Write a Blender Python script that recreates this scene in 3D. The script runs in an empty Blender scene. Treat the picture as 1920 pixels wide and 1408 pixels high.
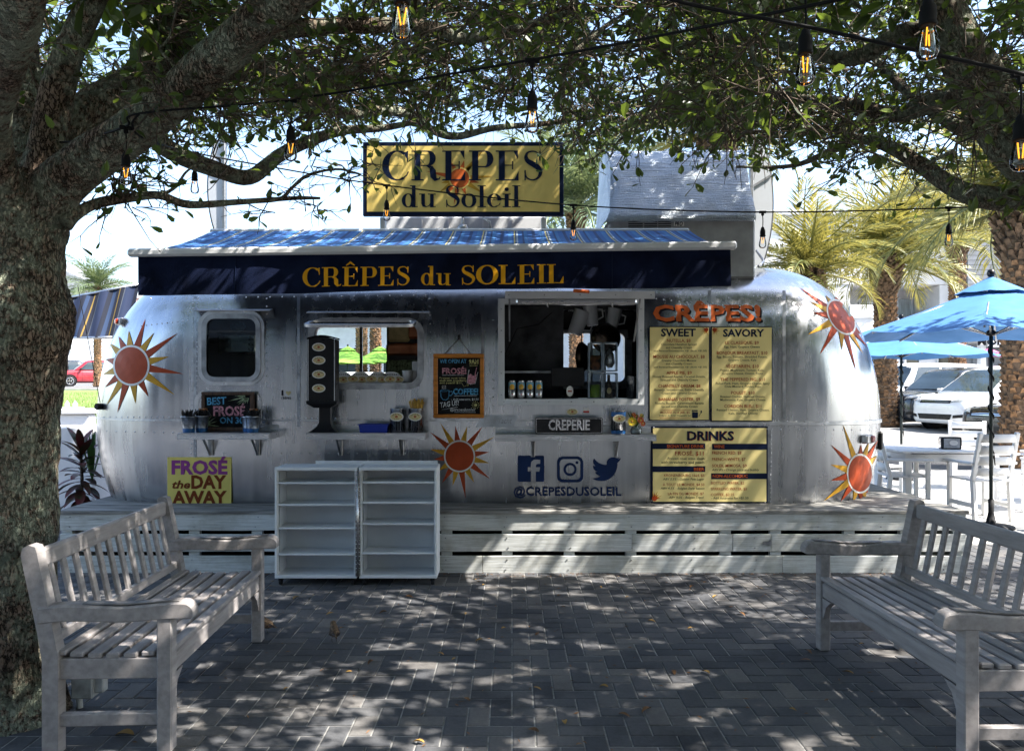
import bpy, bmesh, math, random
import numpy as np
from mathutils import Vector, Matrix, noise
from mathutils.bvhtree import BVHTree
R = math.radians
scene = bpy.context.scene
col = scene.collection
random.seed(7)
rng = np.random.default_rng(11)

# ------------------------------------------------------------------ camera, sky, sun, exposure
CAM_H, HOR, F = 1.52, 718.0, 1500.0
cam_d = bpy.data.cameras.new('camera'); cam = bpy.data.objects.new('camera', cam_d); col.objects.link(cam)
cam.location = (0, 0, CAM_H); cam.rotation_euler = (R(90), 0, 0)
cam_d.sensor_width = 36; cam_d.lens = F / 1920 * 36; cam_d.shift_y = 14 / 1920
cam_d.clip_start = 0.05; cam_d.clip_end = 4000
scene.camera = cam
SUN_EL, SUN_AZ = 52.0, 17.0          # height above the horizon; azimuth from +X towards the viewer
sd = Vector((math.cos(R(SUN_EL)) * math.cos(R(SUN_AZ)), -math.cos(R(SUN_EL)) * math.sin(R(SUN_AZ)), math.sin(R(SUN_EL))))
w = bpy.data.worlds.new('World'); scene.world = w; w.use_nodes = True
nt = w.node_tree; bg = nt.nodes['Background']
sky = nt.nodes.new('ShaderNodeTexSky'); sky.sky_type = 'NISHITA'; sky.sun_disc = False
sky.sun_elevation = R(SUN_EL); sky.sun_rotation = math.atan2(sd.x, sd.y)
sky.air_density = 1.0; sky.dust_density = 1.5; sky.ozone_density = 1.0
nt.links.new(sky.outputs[0], bg.inputs[0]); bg.inputs[1].default_value = 0.15
sun_d = bpy.data.lights.new('sun', 'SUN'); sun = bpy.data.objects.new('sun', sun_d); col.objects.link(sun)
sun_d.energy = 5.0; sun_d.angle = R(0.53); sun_d.color = (1.0, 0.95, 0.87)
sun.rotation_euler = sd.to_track_quat('Z', 'Y').to_euler(); sun.location = sd * 60
vs_ = scene.view_settings; vs_.view_transform = 'Standard'; vs_.look = 'None'; vs_.exposure = 1.80; vs_.gamma = 1
vs_.use_curve_mapping = False
cy = scene.cycles; cy.max_bounces = 5; cy.diffuse_bounces = 2; cy.glossy_bounces = 3; cy.transmission_bounces = 4; cy.transparent_max_bounces = 16; cy.caustics_reflective = False; cy.caustics_refractive = False

# ------------------------------------------------------------------ helpers
def P(px, py, Y):
    return Vector(((px - 960) / F * Y, Y, CAM_H - (py - HOR) / F * Y))
def lerp(a, b, t): return a + (b - a) * t
ORG = {}
def org(o): return ORG.get(o.name, Vector((0, 0, 0)))
def tag(o, label=None, cat=None, group=None, kind=None):
    if label: o['label'] = label
    if cat: o['category'] = cat
    if group: o['group'] = group
    if kind: o['kind'] = kind
    return o
def thing(name, label, cat, loc=(0, 0, 0), rotz=0, group=None, local=False):
    o = bpy.data.objects.new(name, None); col.objects.link(o)
    o.location = loc; o.rotation_euler = (0, 0, rotz); o.empty_display_size = .2
    if not local: ORG[o.name] = Vector(loc)
    return tag(o, label, cat, group)
def link(name, me, parent=None, loc=None):
    o = bpy.data.objects.new(name, me); col.objects.link(o)
    if parent: o.parent = parent; ORG[o.name] = org(parent)
    if loc is not None: o.location = loc
    return o
def children(o): return [c for c in bpy.data.objects if c.parent == o]
def copy_tree(o, parent=None):
    c = o.copy(); col.objects.link(c)
    if parent: c.parent = parent
    for ch in list(o.children): copy_tree(ch, c)
    return c

class MB:
    def __init__(s): s.v = []; s.f = []; s.m = []; s.s = []
    def add(s, vs, fs, M=None, mi=0, sm=False):
        o = len(s.v)
        if M is not None: vs = [M @ Vector(v) for v in vs]
        s.v += [tuple(v) for v in vs]; s.f += [tuple(i + o for i in f) for f in fs]
        s.m += [mi] * len(fs); s.s += [sm] * len(fs); return s
    def box(s, c, d, M=None, ch=0.0, mi=0):
        x, y, z = [q / 2 for q in d]
        T = Matrix.Translation(c) if M is None else M @ Matrix.Translation(c)
        if ch <= 0:
            vs = [(a * x, b * y, e * z) for a in (-1, 1) for b in (-1, 1) for e in (-1, 1)]
            fs = [(0, 1, 3, 2), (4, 6, 7, 5), (0, 4, 5, 1), (2, 3, 7, 6), (0, 2, 6, 4), (1, 5, 7, 3)]
            return s.add(vs, fs, T, mi)
        ch = min(ch, x * .9, y * .9, z * .9)
        vs = []; ix = {}
        for a in (-1, 1):
            for b in (-1, 1):
                for e in (-1, 1):
                    for k in range(3):
                        p = [a * (x - ch), b * (y - ch), e * (z - ch)]; p[k] = (a, b, e)[k] * (x, y, z)[k]
                        ix[(a, b, e, k)] = len(vs); vs.append(p)
        fs = []
        for a in (-1, 1):
            fs.append([ix[(a, b, e, 0)] for b, e in ((-1, -1), (1, -1), (1, 1), (-1, 1))][::a])
            fs.append([ix[(b, a, e, 1)] for b, e in ((-1, -1), (-1, 1), (1, 1), (1, -1))][::a])
            fs.append([ix[(b, e, a, 2)] for b, e in ((-1, -1), (1, -1), (1, 1), (-1, 1))][::a])
        for a in (-1, 1):
            for b in (-1, 1):
                fs.append((ix[(a, b, -1, 0)], ix[(a, b, 1, 0)], ix[(a, b, 1, 1)], ix[(a, b, -1, 1)]))
                fs.append((ix[(a, -1, b, 0)], ix[(a, 1, b, 0)], ix[(a, 1, b, 2)], ix[(a, -1, b, 2)]))
                fs.append((ix[(-1, a, b, 1)], ix[(1, a, b, 1)], ix[(1, a, b, 2)], ix[(-1, a, b, 2)]))
                for e in (-1, 1): fs.append((ix[(a, b, e, 0)], ix[(a, b, e, 1)], ix[(a, b, e, 2)]))
        return s.add(vs, fs, T, mi)
    def bar(s, p, q, wd, ht, ch=0.0, mi=0, up=(0, 0, 1)):
        p, q = Vector(p), Vector(q); d = q - p; L = d.length; d.normalize(); u = Vector(up)
        if abs(d.dot(u)) > .98: u = Vector((1, 0, 0))
        sx = d.cross(u).normalized(); uu = sx.cross(d)
        M = Matrix((sx, d, uu)).transposed().to_4x4(); M.translation = (p + q) / 2
        return s.box((0, 0, 0), (wd, L, ht), M, ch, mi)
    def tube(s, pts, rad, n=8, cap=True, mi=0, sm=True, closed=False):
        pts = [Vector(p) for p in pts]; m = len(pts)
        if not hasattr(rad, '__len__'): rad = [rad] * m
        vs = []; fs = []; nrm = None
        for i, p in enumerate(pts):
            if closed: t = pts[(i + 1) % m] - pts[i - 1]
            else: t = pts[min(i + 1, m - 1)] - pts[max(i - 1, 0)]
            if t.length < 1e-9: t = Vector((0, 0, 1))
            t.normalize()
            if nrm is None:
                a = Vector((0, 0, 1)) if abs(t.z) < .9 else Vector((1, 0, 0)); nrm = t.cross(a).normalized()
            nrm = (nrm - t * nrm.dot(t)).normalized(); b = t.cross(nrm)
            for k in range(n):
                an = 2 * math.pi * k / n
                vs.append(p + (nrm * math.cos(an) + b * math.sin(an)) * rad[i])
        for i in range(m if closed else m - 1):
            j = (i + 1) % m
            for k in range(n):
                k2 = (k + 1) % n; fs.append((i * n + k, i * n + k2, j * n + k2, j * n + k))
        s.add(vs, fs, None, mi, sm)
        if cap and not closed and n > 2:
            o = len(s.v) - m * n
            s.f += [tuple(o + k for k in range(n))[::-1], tuple(o + (m - 1) * n + k for k in range(n))]; s.m += [mi, mi]; s.s += [False, False]
        return s
    def lathe(s, prof, n=20, M=None, mi=0, sm=True, cap=True):
        vs = []; fs = []
        for r, z in prof:
            for k in range(n):
                a = 2 * math.pi * k / n; vs.append((r * math.cos(a), r * math.sin(a), z))
        for i in range(len(prof) - 1):
            for k in range(n):
                k2 = (k + 1) % n; fs.append((i * n + k, i * n + k2, (i + 1) * n + k2, (i + 1) * n + k))
        s.add(vs, fs, M, mi, sm)
        if cap:
            o = len(s.v) - len(vs); L = len(prof) - 1
            if prof[0][0] > 1e-6: s.f.append(tuple(o + k for k in range(n))[::-1]); s.m.append(mi); s.s.append(False)
            if prof[-1][0] > 1e-6: s.f.append(tuple(o + L * n + k for k in range(n))); s.m.append(mi); s.s.append(False)
        return s
    def prism(s, poly, a, b, M=None, mi=0, sm=False):
        """poly in local x,z; extruded along local y from a to b"""
        n = len(poly)
        vs = [(x, a, z) for x, z in poly] + [(x, b, z) for x, z in poly]
        fs = [tuple(range(n)), tuple(range(n, 2 * n))[::-1]]
        s.add(vs, fs, M, mi)
        s.add(vs, [((i + 1) % n, i, i + n, (i + 1) % n + n) for i in range(n)], M, mi, sm)
        return s
    def ring(s, outer, inner, a, b, M=None, mi=0):
        """frame between two outlines (x,z) of equal count, extruded along y"""
        n = len(outer)
        vs = [(x, a, z) for x, z in outer] + [(x, a, z) for x, z in inner] + [(x, b, z) for x, z in outer] + [(x, b, z) for x, z in inner]
        fs = []
        for i in range(n):
            j = (i + 1) % n
            fs += [(i, j, n + j, n + i), (2 * n + j, 2 * n + i, 3 * n + i, 3 * n + j), (j, i, 2 * n + i, 2 * n + j), (n + i, n + j, 3 * n + j, 3 * n + i)]
        return s.add(vs, fs, M, mi)
    def loft(s, rings, closed=True, mi=0, sm=True, cap=True):
        n = len(rings[0]); vs = [p for r in rings for p in r]; fs = []
        for i in range(len(rings) - 1):
            for k in range(n if closed else n - 1):
                k2 = (k + 1) % n; fs.append((i * n + k, i * n + k2, (i + 1) * n + k2, (i + 1) * n + k))
        if cap and closed: fs += [tuple(range(n))[::-1], tuple((len(rings) - 1) * n + k for k in range(n))]
        return s.add(vs, fs, None, mi, sm)
    def mesh(s, name, mats, off=None):
        me = bpy.data.meshes.new(name)
        vs = s.v if off is None else [(v[0] - off[0], v[1] - off[1], v[2] - off[2]) for v in s.v]
        me.from_pydata(vs, [], s.f)
        if not isinstance(mats, (list, tuple)): mats = [mats]
        for m in mats: me.materials.append(M_[m] if isinstance(m, str) else m)
        me.polygons.foreach_set('material_index', s.m); me.polygons.foreach_set('use_smooth', s.s)
        me.update(); return me
    def build(s, name, mats, parent=None, loc=None, smooth_angle=None):
        off = org(parent) if parent else (Vector(loc) if loc is not None else None)
        me = s.mesh(name, mats, off)
        o = link(name, me, parent, None if parent else loc)
        if smooth_angle:
            try: me.set_sharp_from_angle(angle=R(smooth_angle))
            except Exception: pass
        return o
def mesh_np(name, V, Fq, mats, rnd=None, smooth=False):
    """fast mesh from numpy: V (n,3), Fq (m,k) faces of equal size"""
    me = bpy.data.meshes.new(name); n = len(V); m, k = Fq.shape
    me.vertices.add(n); me.vertices.foreach_set('co', V.astype(np.float32).ravel())
    me.loops.add(m * k); me.loops.foreach_set('vertex_index', Fq.astype(np.int32).ravel())
    me.polygons.add(m); me.polygons.foreach_set('loop_start', np.arange(0, m * k, k, dtype=np.int32))
    try: me.polygons.foreach_set('loop_total', np.full(m, k, dtype=np.int32))
    except Exception: pass
    if rnd is not None:
        a = me.attributes.new('rnd', 'FLOAT', 'POINT'); a.data.foreach_set('value', rnd.astype(np.float32))
    if not isinstance(mats, (list, tuple)): mats = [mats]
    for q in mats: me.materials.append(M_[q])
    me.polygons.foreach_set('use_smooth', np.full(m, smooth, dtype=bool))
    me.update(calc_edges=True); me.validate(); return me
def rrect(x0, x1, z0, z1, r, n=6):
    r = min(r, (x1 - x0) / 2 - 1e-4, (z1 - z0) / 2 - 1e-4); out = []
    for cx, cz, a0 in ((x1 - r, z1 - r, 0), (x0 + r, z1 - r, 90), (x0 + r, z0 + r, 180), (x1 - r, z0 + r, 270)):
        for k in range(n + 1):
            a = R(a0 + 90 * k / n); out.append((cx + r * math.cos(a), cz + r * math.sin(a)))
    return out
def ell(cx, cz, rx, rz, n=28): return [(cx + rx * math.cos(2 * math.pi * k / n), cz + rz * math.sin(2 * math.pi * k / n)) for k in range(n)]
def crom(pts, sub=6):
    """Catmull-Rom through tuples of any width"""
    out = []; n = len(pts); A = [np.array(p, float) for p in pts]
    for i in range(n - 1):
        p0, p1, p2, p3 = A[max(i - 1, 0)], A[i], A[i + 1], A[min(i + 2, n - 1)]
        for k in range(sub):
            t = k / sub
            out.append(.5 * (2 * p1 + (p2 - p0) * t + (2 * p0 - 5 * p1 + 4 * p2 - p3) * t * t + (3 * p1 - p0 - 3 * p2 + p3) * t ** 3))
    out.append(A[-1]); return out

# ------------------------------------------------------------------ materials
M_ = {}
def new_mat(name):
    m = bpy.data.materials.new(name); m.use_nodes = True; M_[name] = m
    return m, m.node_tree.nodes, m.node_tree.links, m.node_tree.nodes['Principled BSDF']
def set_in(b, k, v):
    if k in b.inputs: b.inputs[k].default_value = v
def rgba(c): return (c[0], c[1], c[2], 1)
def vecnode(N, L, scale=(1, 1, 1), jitter=True):
    tc = N.new('ShaderNodeTexCoord'); mp = N.new('ShaderNodeMapping'); mp.inputs['Scale'].default_value = scale
    L.new(tc.outputs['Object'], mp.inputs[0])
    if jitter:
        oi = N.new('ShaderNodeObjectInfo'); ml = N.new('ShaderNodeMath'); ml.operation = 'MULTIPLY'; ml.inputs[1].default_value = 37.0
        L.new(oi.outputs['Random'], ml.inputs[0]); L.new(ml.outputs[0], mp.inputs['Location'])
    return mp.outputs[0]
def noise_n(N, L, vec, scale, detail=4, rough=.55):
    n = N.new('ShaderNodeTexNoise'); n.inputs['Scale'].default_value = scale; n.inputs['Detail'].default_value = detail; n.inputs['Roughness'].default_value = rough
    L.new(vec, n.inputs['Vector']); return n
def ramp(N, L, src, stops, interp='LINEAR'):
    r = N.new('ShaderNodeValToRGB'); r.color_ramp.interpolation = interp; e = r.color_ramp.elements
    while len(e) > len(stops): e.remove(e[-1])
    while len(e) < len(stops): e.new(1)
    for i, (p, c) in enumerate(stops):
        e[i].position = p; e[i].color = rgba(c) if hasattr(c, '__len__') else (c, c, c, 1)
    L.new(src, r.inputs[0]); return r
def mixc(N, L, fac, a, b, mode='MIX'):
    m = N.new('ShaderNodeMix'); m.data_type = 'RGBA'; m.blend_type = mode
    for i, v in ((0, fac), (6, a), (7, b)):
        if hasattr(v, 'is_linked'): L.new(v, m.inputs[i])
        else: m.inputs[i].default_value = v if i == 0 else rgba(v)
    return m.outputs[2]
def mathn(N, L, op, a, b=0.0):
    m = N.new('ShaderNodeMath'); m.operation = op
    for i, v in ((0, a), (1, b)):
        if hasattr(v, 'is_linked'): L.new(v, m.inputs[i])
        else: m.inputs[i].default_value = v
    return m.outputs[0]
def bumpn(N, L, h, strength, dist, bsdf):
    b = N.new('ShaderNodeBump'); b.inputs['Strength'].default_value = strength; b.inputs['Distance'].default_value = dist
    L.new(h, b.inputs['Height']); L.new(b.outputs[0], bsdf.inputs['Normal']); return b
SPEC = {k: .15 for k in ('cord', 'black_matt', 'navy_paint', 'navy_print', 'sun_red', 'sun_gold', 'menu_red', 'menu_black', 'orange_letter', 'gold_letter', 'chalk_board', 'brown_print', 'purple_print', 'interior', 'interior_dark')}; SPEC.update(black_plastic=.25, black_rubber=.25, board_yellow=.25, sign_yellow=.25)
def mat(name, c, rough=.6, metal=0.0, var=.12, vs=6, bump=0.0, bs=60, c2=None, stretch=(1, 1, 1), coat=0, spec=None, rvar=.12):
    if spec is None: spec = SPEC.get(name, .5)
    m, N, L, b = new_mat(name)
    v = vecnode(N, L, stretch); n = noise_n(N, L, v, vs, 5)
    if c2 is None: c2 = tuple(max(0, q * (1 - var * 2.2)) for q in c)
    c1 = tuple(min(1, q * (1 + var * .5)) for q in c)
    r = ramp(N, L, n.outputs[0], [(.32, c2), (.62, c1)])
    L.new(r.outputs[0], b.inputs['Base Color'])
    rr = ramp(N, L, n.outputs[0], [(.3, min(1, rough + rvar)), (.7, max(.02, rough - rvar * .6))]); L.new(rr.outputs[0], b.inputs['Roughness'])
    set_in(b, 'Metallic', metal); set_in(b, 'Specular IOR Level', spec); set_in(b, 'Coat Weight', coat); set_in(b, 'Coat Roughness', .06)
    if bump: bumpn(N, L, noise_n(N, L, v, bs, 4).outputs[0], bump, .01, b)
    return m
# aluminium skin of the trailer: brushed, dull, lightly dented
m, N, L, b = new_mat('aluminium')
v = vecnode(N, L, (1, 1, 1), False); n1 = noise_n(N, L, v, 1.1, 4, .55)
n2 = noise_n(N, L, vecnode(N, L, (7, 7, .35), False), 2.0, 4, .6)
base = ramp(N, L, n2.outputs[0], [(.3, (.47, .485, .51)), (.65, (.60, .61, .63))])
L.new(base.outputs[0], b.inputs['Base Color'])
rr = ramp(N, L, mathn(N, L, 'ADD', mathn(N, L, 'MULTIPLY', n1.outputs[0], .55), mathn(N, L, 'MULTIPLY', n2.outputs[0], .45)), [(.36, .17), (.64, .36)]); L.new(rr.outputs[0], b.inputs['Roughness'])
set_in(b, 'Metallic', 1.0)
h = mathn(N, L, 'ADD', mathn(N, L, 'MULTIPLY', noise_n(N, L, vecnode(N, L, (1.0, 1.0, .8), False), 2.2, 1, .4).outputs[0], 1.0), mathn(N, L, 'MULTIPLY', noise_n(N, L, v, 7, 1, .4).outputs[0], .08))
bumpn(N, L, h, .32, .03, b)
mat('alu_trim', (.62, .63, .65), .32, 1.0, .12, 9, .15, 40)
mat('alu_shelf', (.60, .61, .63), .30, 1.0, .1, 5, .1, 30, stretch=(1, 8, 8))
mat('steel', (.55, .55, .56), .22, 1.0, .1, 12)
mat('steel_dull', (.42, .43, .45), .42, 1.0, .2, 9, .2, 30)
mat('chrome', (.7, .7, .71), .12, 1.0, .05, 8)
mat('galv', (.50, .53, .57), .38, 1.0, .3, 30, .1, 60)
mat('white_paint', (.74, .75, .76), .45, 0, .06, 4, .05, 60)
mat('cabinet_white', (.80, .825, .85), .38, 0, .04, 3)
mat('white_plastic', (.80, .80, .80), .4, 0, .03, 5)
mat('black_plastic', (.012, .012, .014), .32, 0, .2, 6)
mat('black_rubber', (.015, .015, .017), .7, 0, .2, 10, .2, 80)
mat('black_matt', (.008, .008, .009), .85, 0, .2, 10)
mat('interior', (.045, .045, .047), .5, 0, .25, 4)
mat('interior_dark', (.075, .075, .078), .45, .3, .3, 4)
mat('navy_paint', (.006, .013, .040), .45, 0, .1, 6)
mat('navy_cloth', (.006, .011, .036), .85, 0, .25, 5, .3, 200, spec=.12)
mat('navy_print', (.012, .030, .10), .5, 0, .08, 6)
mat('gold_letter', (.85, .40, .012), .55, 0, .06, 8)
mat('board_yellow', (.90, .74, .31), .5, 0, .05, 3)
mat('sign_yellow', (.88, .64, .18), .5, 0, .06, 3)
mat('sun_red', (.42, .068, .022), .45, 0, .08, 9)
mat('sun_gold', (.62, .33, .035), .45, 0, .08, 9)
mat('menu_red', (.40, .055, .015), .55, 0, .05, 9)
mat('menu_black', (.006, .006, .012), .55, 0, .05, 9)
mat('orange_letter', (.62, .13, .03), .5, 0, .1, 9)
mat('white_print', (.78, .76, .72), .5, 0, .03, 9)
mat('sticker_yellow', (.80, .66, .16), .5, 0, .04, 5)
mat('purple_print', (.30, .06, .26), .5, 0, .04, 5)
mat('brown_print', (.20, .045, .012), .5, 0, .04, 5)
mat('label_tan', (.72, .58, .28), .5, 0, .1, 20)
mat('chalk_board', (.012, .012, .013), .75, 0, .4, 10)
mat('chalk_blue', (.10, .38, .62), .9, 0, .3, 60)
mat('chalk_pink', (.62, .28, .33), .9, 0, .3, 60)
mat('chalk_white', (.70, .72, .72), .9, 0, .3, 60)
mat('chalk_yellow', (.70, .66, .26), .9, 0, .3, 60)
mat('chalk_green', (.33, .42, .25), .9, 0, .4, 40)
mat('orange_wood', (.60, .20, .012), .38, 0, .15, 6, .1, 50, stretch=(1, 1, 6))
mat('dark_wood', (.075, .035, .016), .6, 0, .3, 8, .2, 60, stretch=(6, 1, 1))
mat('brown_wood', (.25, .10, .03), .5, 0, .2, 12)
mat('blue_plastic', (.008, .03, .30), .4, 0, .1, 6)
mat('blue_band', (.01, .11, .33), .5, 0, .1, 6)
mat('straw_yellow', (.62, .36, .05), .6, 0, .15, 30)
mat('can_blue', (.16, .44, .60), .35, 0, .05, 8)
mat('can_yellow', (.75, .42, .03), .35, 0, .05, 8)
mat('can_silver', (.66, .68, .70), .28, .9, .05, 8)
mat('can_red', (.55, .03, .03), .4, 0, .05, 8)
mat('lime_green', (.32, .62, .03), .4, 0, .2, 14)
mat('amber_food', (.42, .14, .04), .5, 0, .4, 20)
mat('pan_black', (.10, .075, .055), .32, 1.0, .2, 6); mat('block_edge', (.62, .69, .73), .15, .4, .2, 10)
mat('copper', (.45, .17, .08), .4, .7, .2, 6)
mat('petal_yellow', (.80, .58, .02), .6, 0, .1, 20)
mat('petal_orange', (.72, .13, .02), .6, 0, .2, 20)
mat('stem_green', (.06, .16, .03), .6, 0, .2, 12)
mat('amber_lens', (.55, .05, .01), .2, 0, .1, 12, coat=1)
mat('red_lens', (.20, .01, .01), .2, 0, .1, 12, coat=1)
mat('cord', (.008, .008, .009), .6, 0, .1, 20)
fm = mat('filament', (1.0, .42, .03), .5, 0, .05, 20); fb = fm.node_tree.nodes['Principled BSDF']; fb.inputs['Emission Color'].default_value = (1, .36, .02, 1); fb.inputs['Emission Strength'].default_value = .8
mat('bench_paint', (.335, .308, .302), .5, 0, .10, 4, .2, 70, c2=(.245, .226, .222), stretch=(8, 1, 8))
mat('bench_worn', (.20, .185, .18), .6, 0, .3, 14, .25, 60)
mat('bird_brown', (.16, .10, .055), .8, 0, .5, 60, .4, 120)
mat('bird_beak', (.05, .04, .03), .5)
mat('fallen_brown', (.22, .10, .03), .7, 0, .35, 14)
mat('fallen_gold', (.42, .24, .06), .7, 0, .25, 14)
mat('utility_grey', (.40, .41, .40), .6, 0, .2, 12, .1, 40)
mat('asphalt', (.06, .06, .062), .9, 0, .2, 3, .3, 150)
mat('concrete', (.30, .295, .285), .85, 0, .1, 2, .2, 90)
mat('patio_pale', (.50, .485, .455), .85, 0, .08, 2, .2, 60)
mat('stucco', (.78, .78, .79), .8, 0, .04, 2, .1, 90)
mat('stucco_wall', (.74, .74, .75), .8, 0, .06, 3, .1, 90)
mat('siding_grey', (.20, .215, .24), .7, 0, .08, 3)
mat('siding_white', (.72, .74, .76), .7, 0, .05, 3)
mat('roof_grey', (.30, .31, .33), .7, 0, .15, 3)
mat('roof_orange', (.52, .20, .10), .7, 0, .15, 3)
mat('dark_glass', (.03, .04, .045), .08, 0, .3, .6, spec=.8)
mat('curtain', (.55, .60, .60), .8, 0, .2, 18, stretch=(1, 1, .05))
mat('undersheet_dark', (.11, .125, .16), .9, 0, .2, 4, spec=.1); mat('umbrella_blue', (.05, .18, .43), .8, 0, .06, 5)
mat('umbrella_green', (.20, .40, .05), .8, 0, .06, 5)
mat('umbrella_pink', (.62, .13, .30), .8, 0, .06, 5)
mat('pole_green', (.012, .022, .022), .4, .3, .1, 6)
mat('car_white', (.80, .81, .82), .3, 0, .02, 3, coat=1)
mat('car_dark', (.016, .022, .032), .25, .2, .05, 3, coat=1)
mat('car_black', (.008, .009, .011), .25, .2, .05, 3, coat=1)
mat('car_red', (.26, .008, .018), .3, .1, .05, 3, coat=1)
mat('car_silver', (.55, .58, .60), .3, .3, .05, 3, coat=1)
mat('car_glass', (.035, .055, .065), .05, 0, .2, .5, spec=.9)
mat('headlamp', (.45, .48, .5), .1, .2, .3, 8, coat=1)
mat('plate_grey', (.50, .53, .57), .35, .9, .1, 9)
mat('croton_leaf', (.10, .012, .016), .45, 0, .6, 9, c2=(.03, .05, .015))
mat('grass_ground', (.16, .24, .05), .9, 0, .2, 2, .4, 60)
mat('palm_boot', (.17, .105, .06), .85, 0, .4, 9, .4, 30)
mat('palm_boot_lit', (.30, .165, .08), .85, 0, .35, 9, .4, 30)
mat('vent_dark', (.03, .03, .032), .6)
mat('unit_grey', (.36, .36, .355), .6, .1, .1, 6)
mat('cloud_panel', (.68, .71, .75), .35, .2, .05, 3)
# foil blanket with embossed bubbles
m, N, L, b = new_mat('foil')
v = vecnode(N, L, (1, 1, 1), False); n = noise_n(N, L, v, 5, 4, .6)
vo = N.new('ShaderNodeTexVoronoi'); vo.inputs['Scale'].default_value = 90; L.new(v, vo.inputs['Vector'])
L.new(ramp(N, L, n.outputs[0], [(.3, (.30, .34, .38)), (.7, (.46, .49, .52))]).outputs[0], b.inputs['Base Color'])
set_in(b, 'Metallic', .85); set_in(b, 'Roughness', .42)
wv_ = noise_n(N, L, vecnode(N, L, (1.5, 14, 26), False), 2.4, 4, .6)
bumpn(N, L, mathn(N, L, 'ADD', vo.outputs['Distance'], mathn(N, L, 'MULTIPLY', wv_.outputs[0], 6.0)), .8, .012, b)
# glass: thin sheet, reflects more at grazing angles
def glass(name, tint, refl=.9, edge=None, rough=.02):
    m, N, L, b = new_mat(name); N.remove(b); out = N['Material Output']
    tr = N.new('ShaderNodeBsdfTransparent'); tr.inputs[0].default_value = rgba(tint)
    gl = N.new('ShaderNodeBsdfGlossy'); gl.inputs['Roughness'].default_value = rough; gl.inputs[0].default_value = (refl, refl, refl, 1)
    fr = N.new('ShaderNodeFresnel'); fr.inputs[0].default_value = 1.5
    mx = N.new('ShaderNodeMixShader'); L.new(fr.outputs[0], mx.inputs[0]); L.new(tr.outputs[0], mx.inputs[1]); L.new(gl.outputs[0], mx.inputs[2])
    if edge:
        lw = N.new('ShaderNodeLayerWeight'); lw.inputs[0].default_value = .35
        r = ramp(N, L, lw.outputs['Facing'], [(.35, tint), (.95, edge)]); L.new(r.outputs[0], tr.inputs[0])
    L.new(mx.outputs[0], out.inputs[0])
glass('window_glass', (.55, .6, .6)); glass('clear_glass', (.93, .95, .95))
glass('bulb_glass', (.96, .97, .98), .95, (.74, .78, .81)); glass('block_glass', (.85, .9, .92), .95, (.45, .52, .58))
# bark with lichen
m, N, L, b = new_mat('bark')
v = vecnode(N, L, (1, 1, .38), False); v1 = vecnode(N, L, (1, 1, 1), False)
vo = N.new('ShaderNodeTexVoronoi'); vo.feature = 'DISTANCE_TO_EDGE'; vo.inputs['Scale'].default_value = 52
nw = noise_n(N, L, v, 14, 5, .7); vm = N.new('ShaderNodeVectorMath'); vm.operation = 'MULTIPLY_ADD'; vm.inputs[1].default_value = (.10, .10, .10)
L.new(nw.outputs['Color'], vm.inputs[0]); L.new(v, vm.inputs[2]); L.new(vm.outputs[0], vo.inputs['Vector'])
crack = ramp(N, L, vo.outputs['Distance'], [(0.0, 0.0), (.16, 1.0)])
nb = noise_n(N, L, v1, 16, 6, .7)
bark = ramp(N, L, nb.outputs[0], [(.3, (.13, .092, .068)), (.7, (.34, .25, .185))])
nl = noise_n(N, L, v1, 2.6, 6, .75); nl2 = noise_n(N, L, v1, 22, 6, .75)
lic = mathn(N, L, 'MULTIPLY', ramp(N, L, nl.outputs[0], [(.42, 0.0), (.54, 1.0)]).outputs[0], ramp(N, L, nl2.outputs[0], [(.40, 0.0), (.52, 1.0)]).outputs[0])
c = mixc(N, L, crack.outputs[0], (.018, .013, .010), bark.outputs[0])
c = mixc(N, L, mathn(N, L, 'MULTIPLY', lic, .80), c, (.36, .41, .31)); L.new(c, b.inputs['Base Color']); set_in(b, 'Roughness', .95); set_in(b, 'Specular IOR Level', .15)
bumpn(N, L, mathn(N, L, 'ADD', crack.outputs[0], mathn(N, L, 'ADD', mathn(N, L, 'MULTIPLY', nl2.outputs[0], .7), mathn(N, L, 'MULTIPLY', nb.outputs[0], 1.2))), 1.0, .022, b)
mat('twig', (.115, .085, .062), .9, 0, .3, 20)
# leaves: translucent, one shade per leaf
def leafmat(name, ca, cb, tcol, tfac=.35, rough=.45):
    m, N, L, b = new_mat(name); out = N['Material Output']
    at = N.new('ShaderNodeAttribute'); at.attribute_name = 'rnd'; oi = N.new('ShaderNodeObjectInfo')
    f = mathn(N, L, 'FRACT', mathn(N, L, 'ADD', at.outputs['Fac'], oi.outputs['Random']))
    r = ramp(N, L, f, [(0, ca), (.9, cb), (1, tcol)]); L.new(r.outputs[0], b.inputs['Base Color']); set_in(b, 'Roughness', rough)
    tl = N.new('ShaderNodeBsdfTranslucent'); r2 = ramp(N, L, f, [(0, tuple(q * .7 for q in tcol)), (1, tcol)]); L.new(r2.outputs[0], tl.inputs[0])
    mx = N.new('ShaderNodeMixShader'); mx.inputs[0].default_value = tfac
    L.new(b.outputs[0], mx.inputs[1]); L.new(tl.outputs[0], mx.inputs[2]); L.new(mx.outputs[0], out.inputs[0])
leafmat('oak_leaf', (.016, .034, .011), (.042, .075, .020), (.20, .28, .035), .36)
leafmat('palm_leaf', (.07, .11, .03), (.25, .235, .065), (.42, .36, .08), .35, .45)
leafmat('palm_leaf_far', (.10, .15, .08), (.17, .22, .12), (.26, .30, .12), .3, .5)
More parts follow.
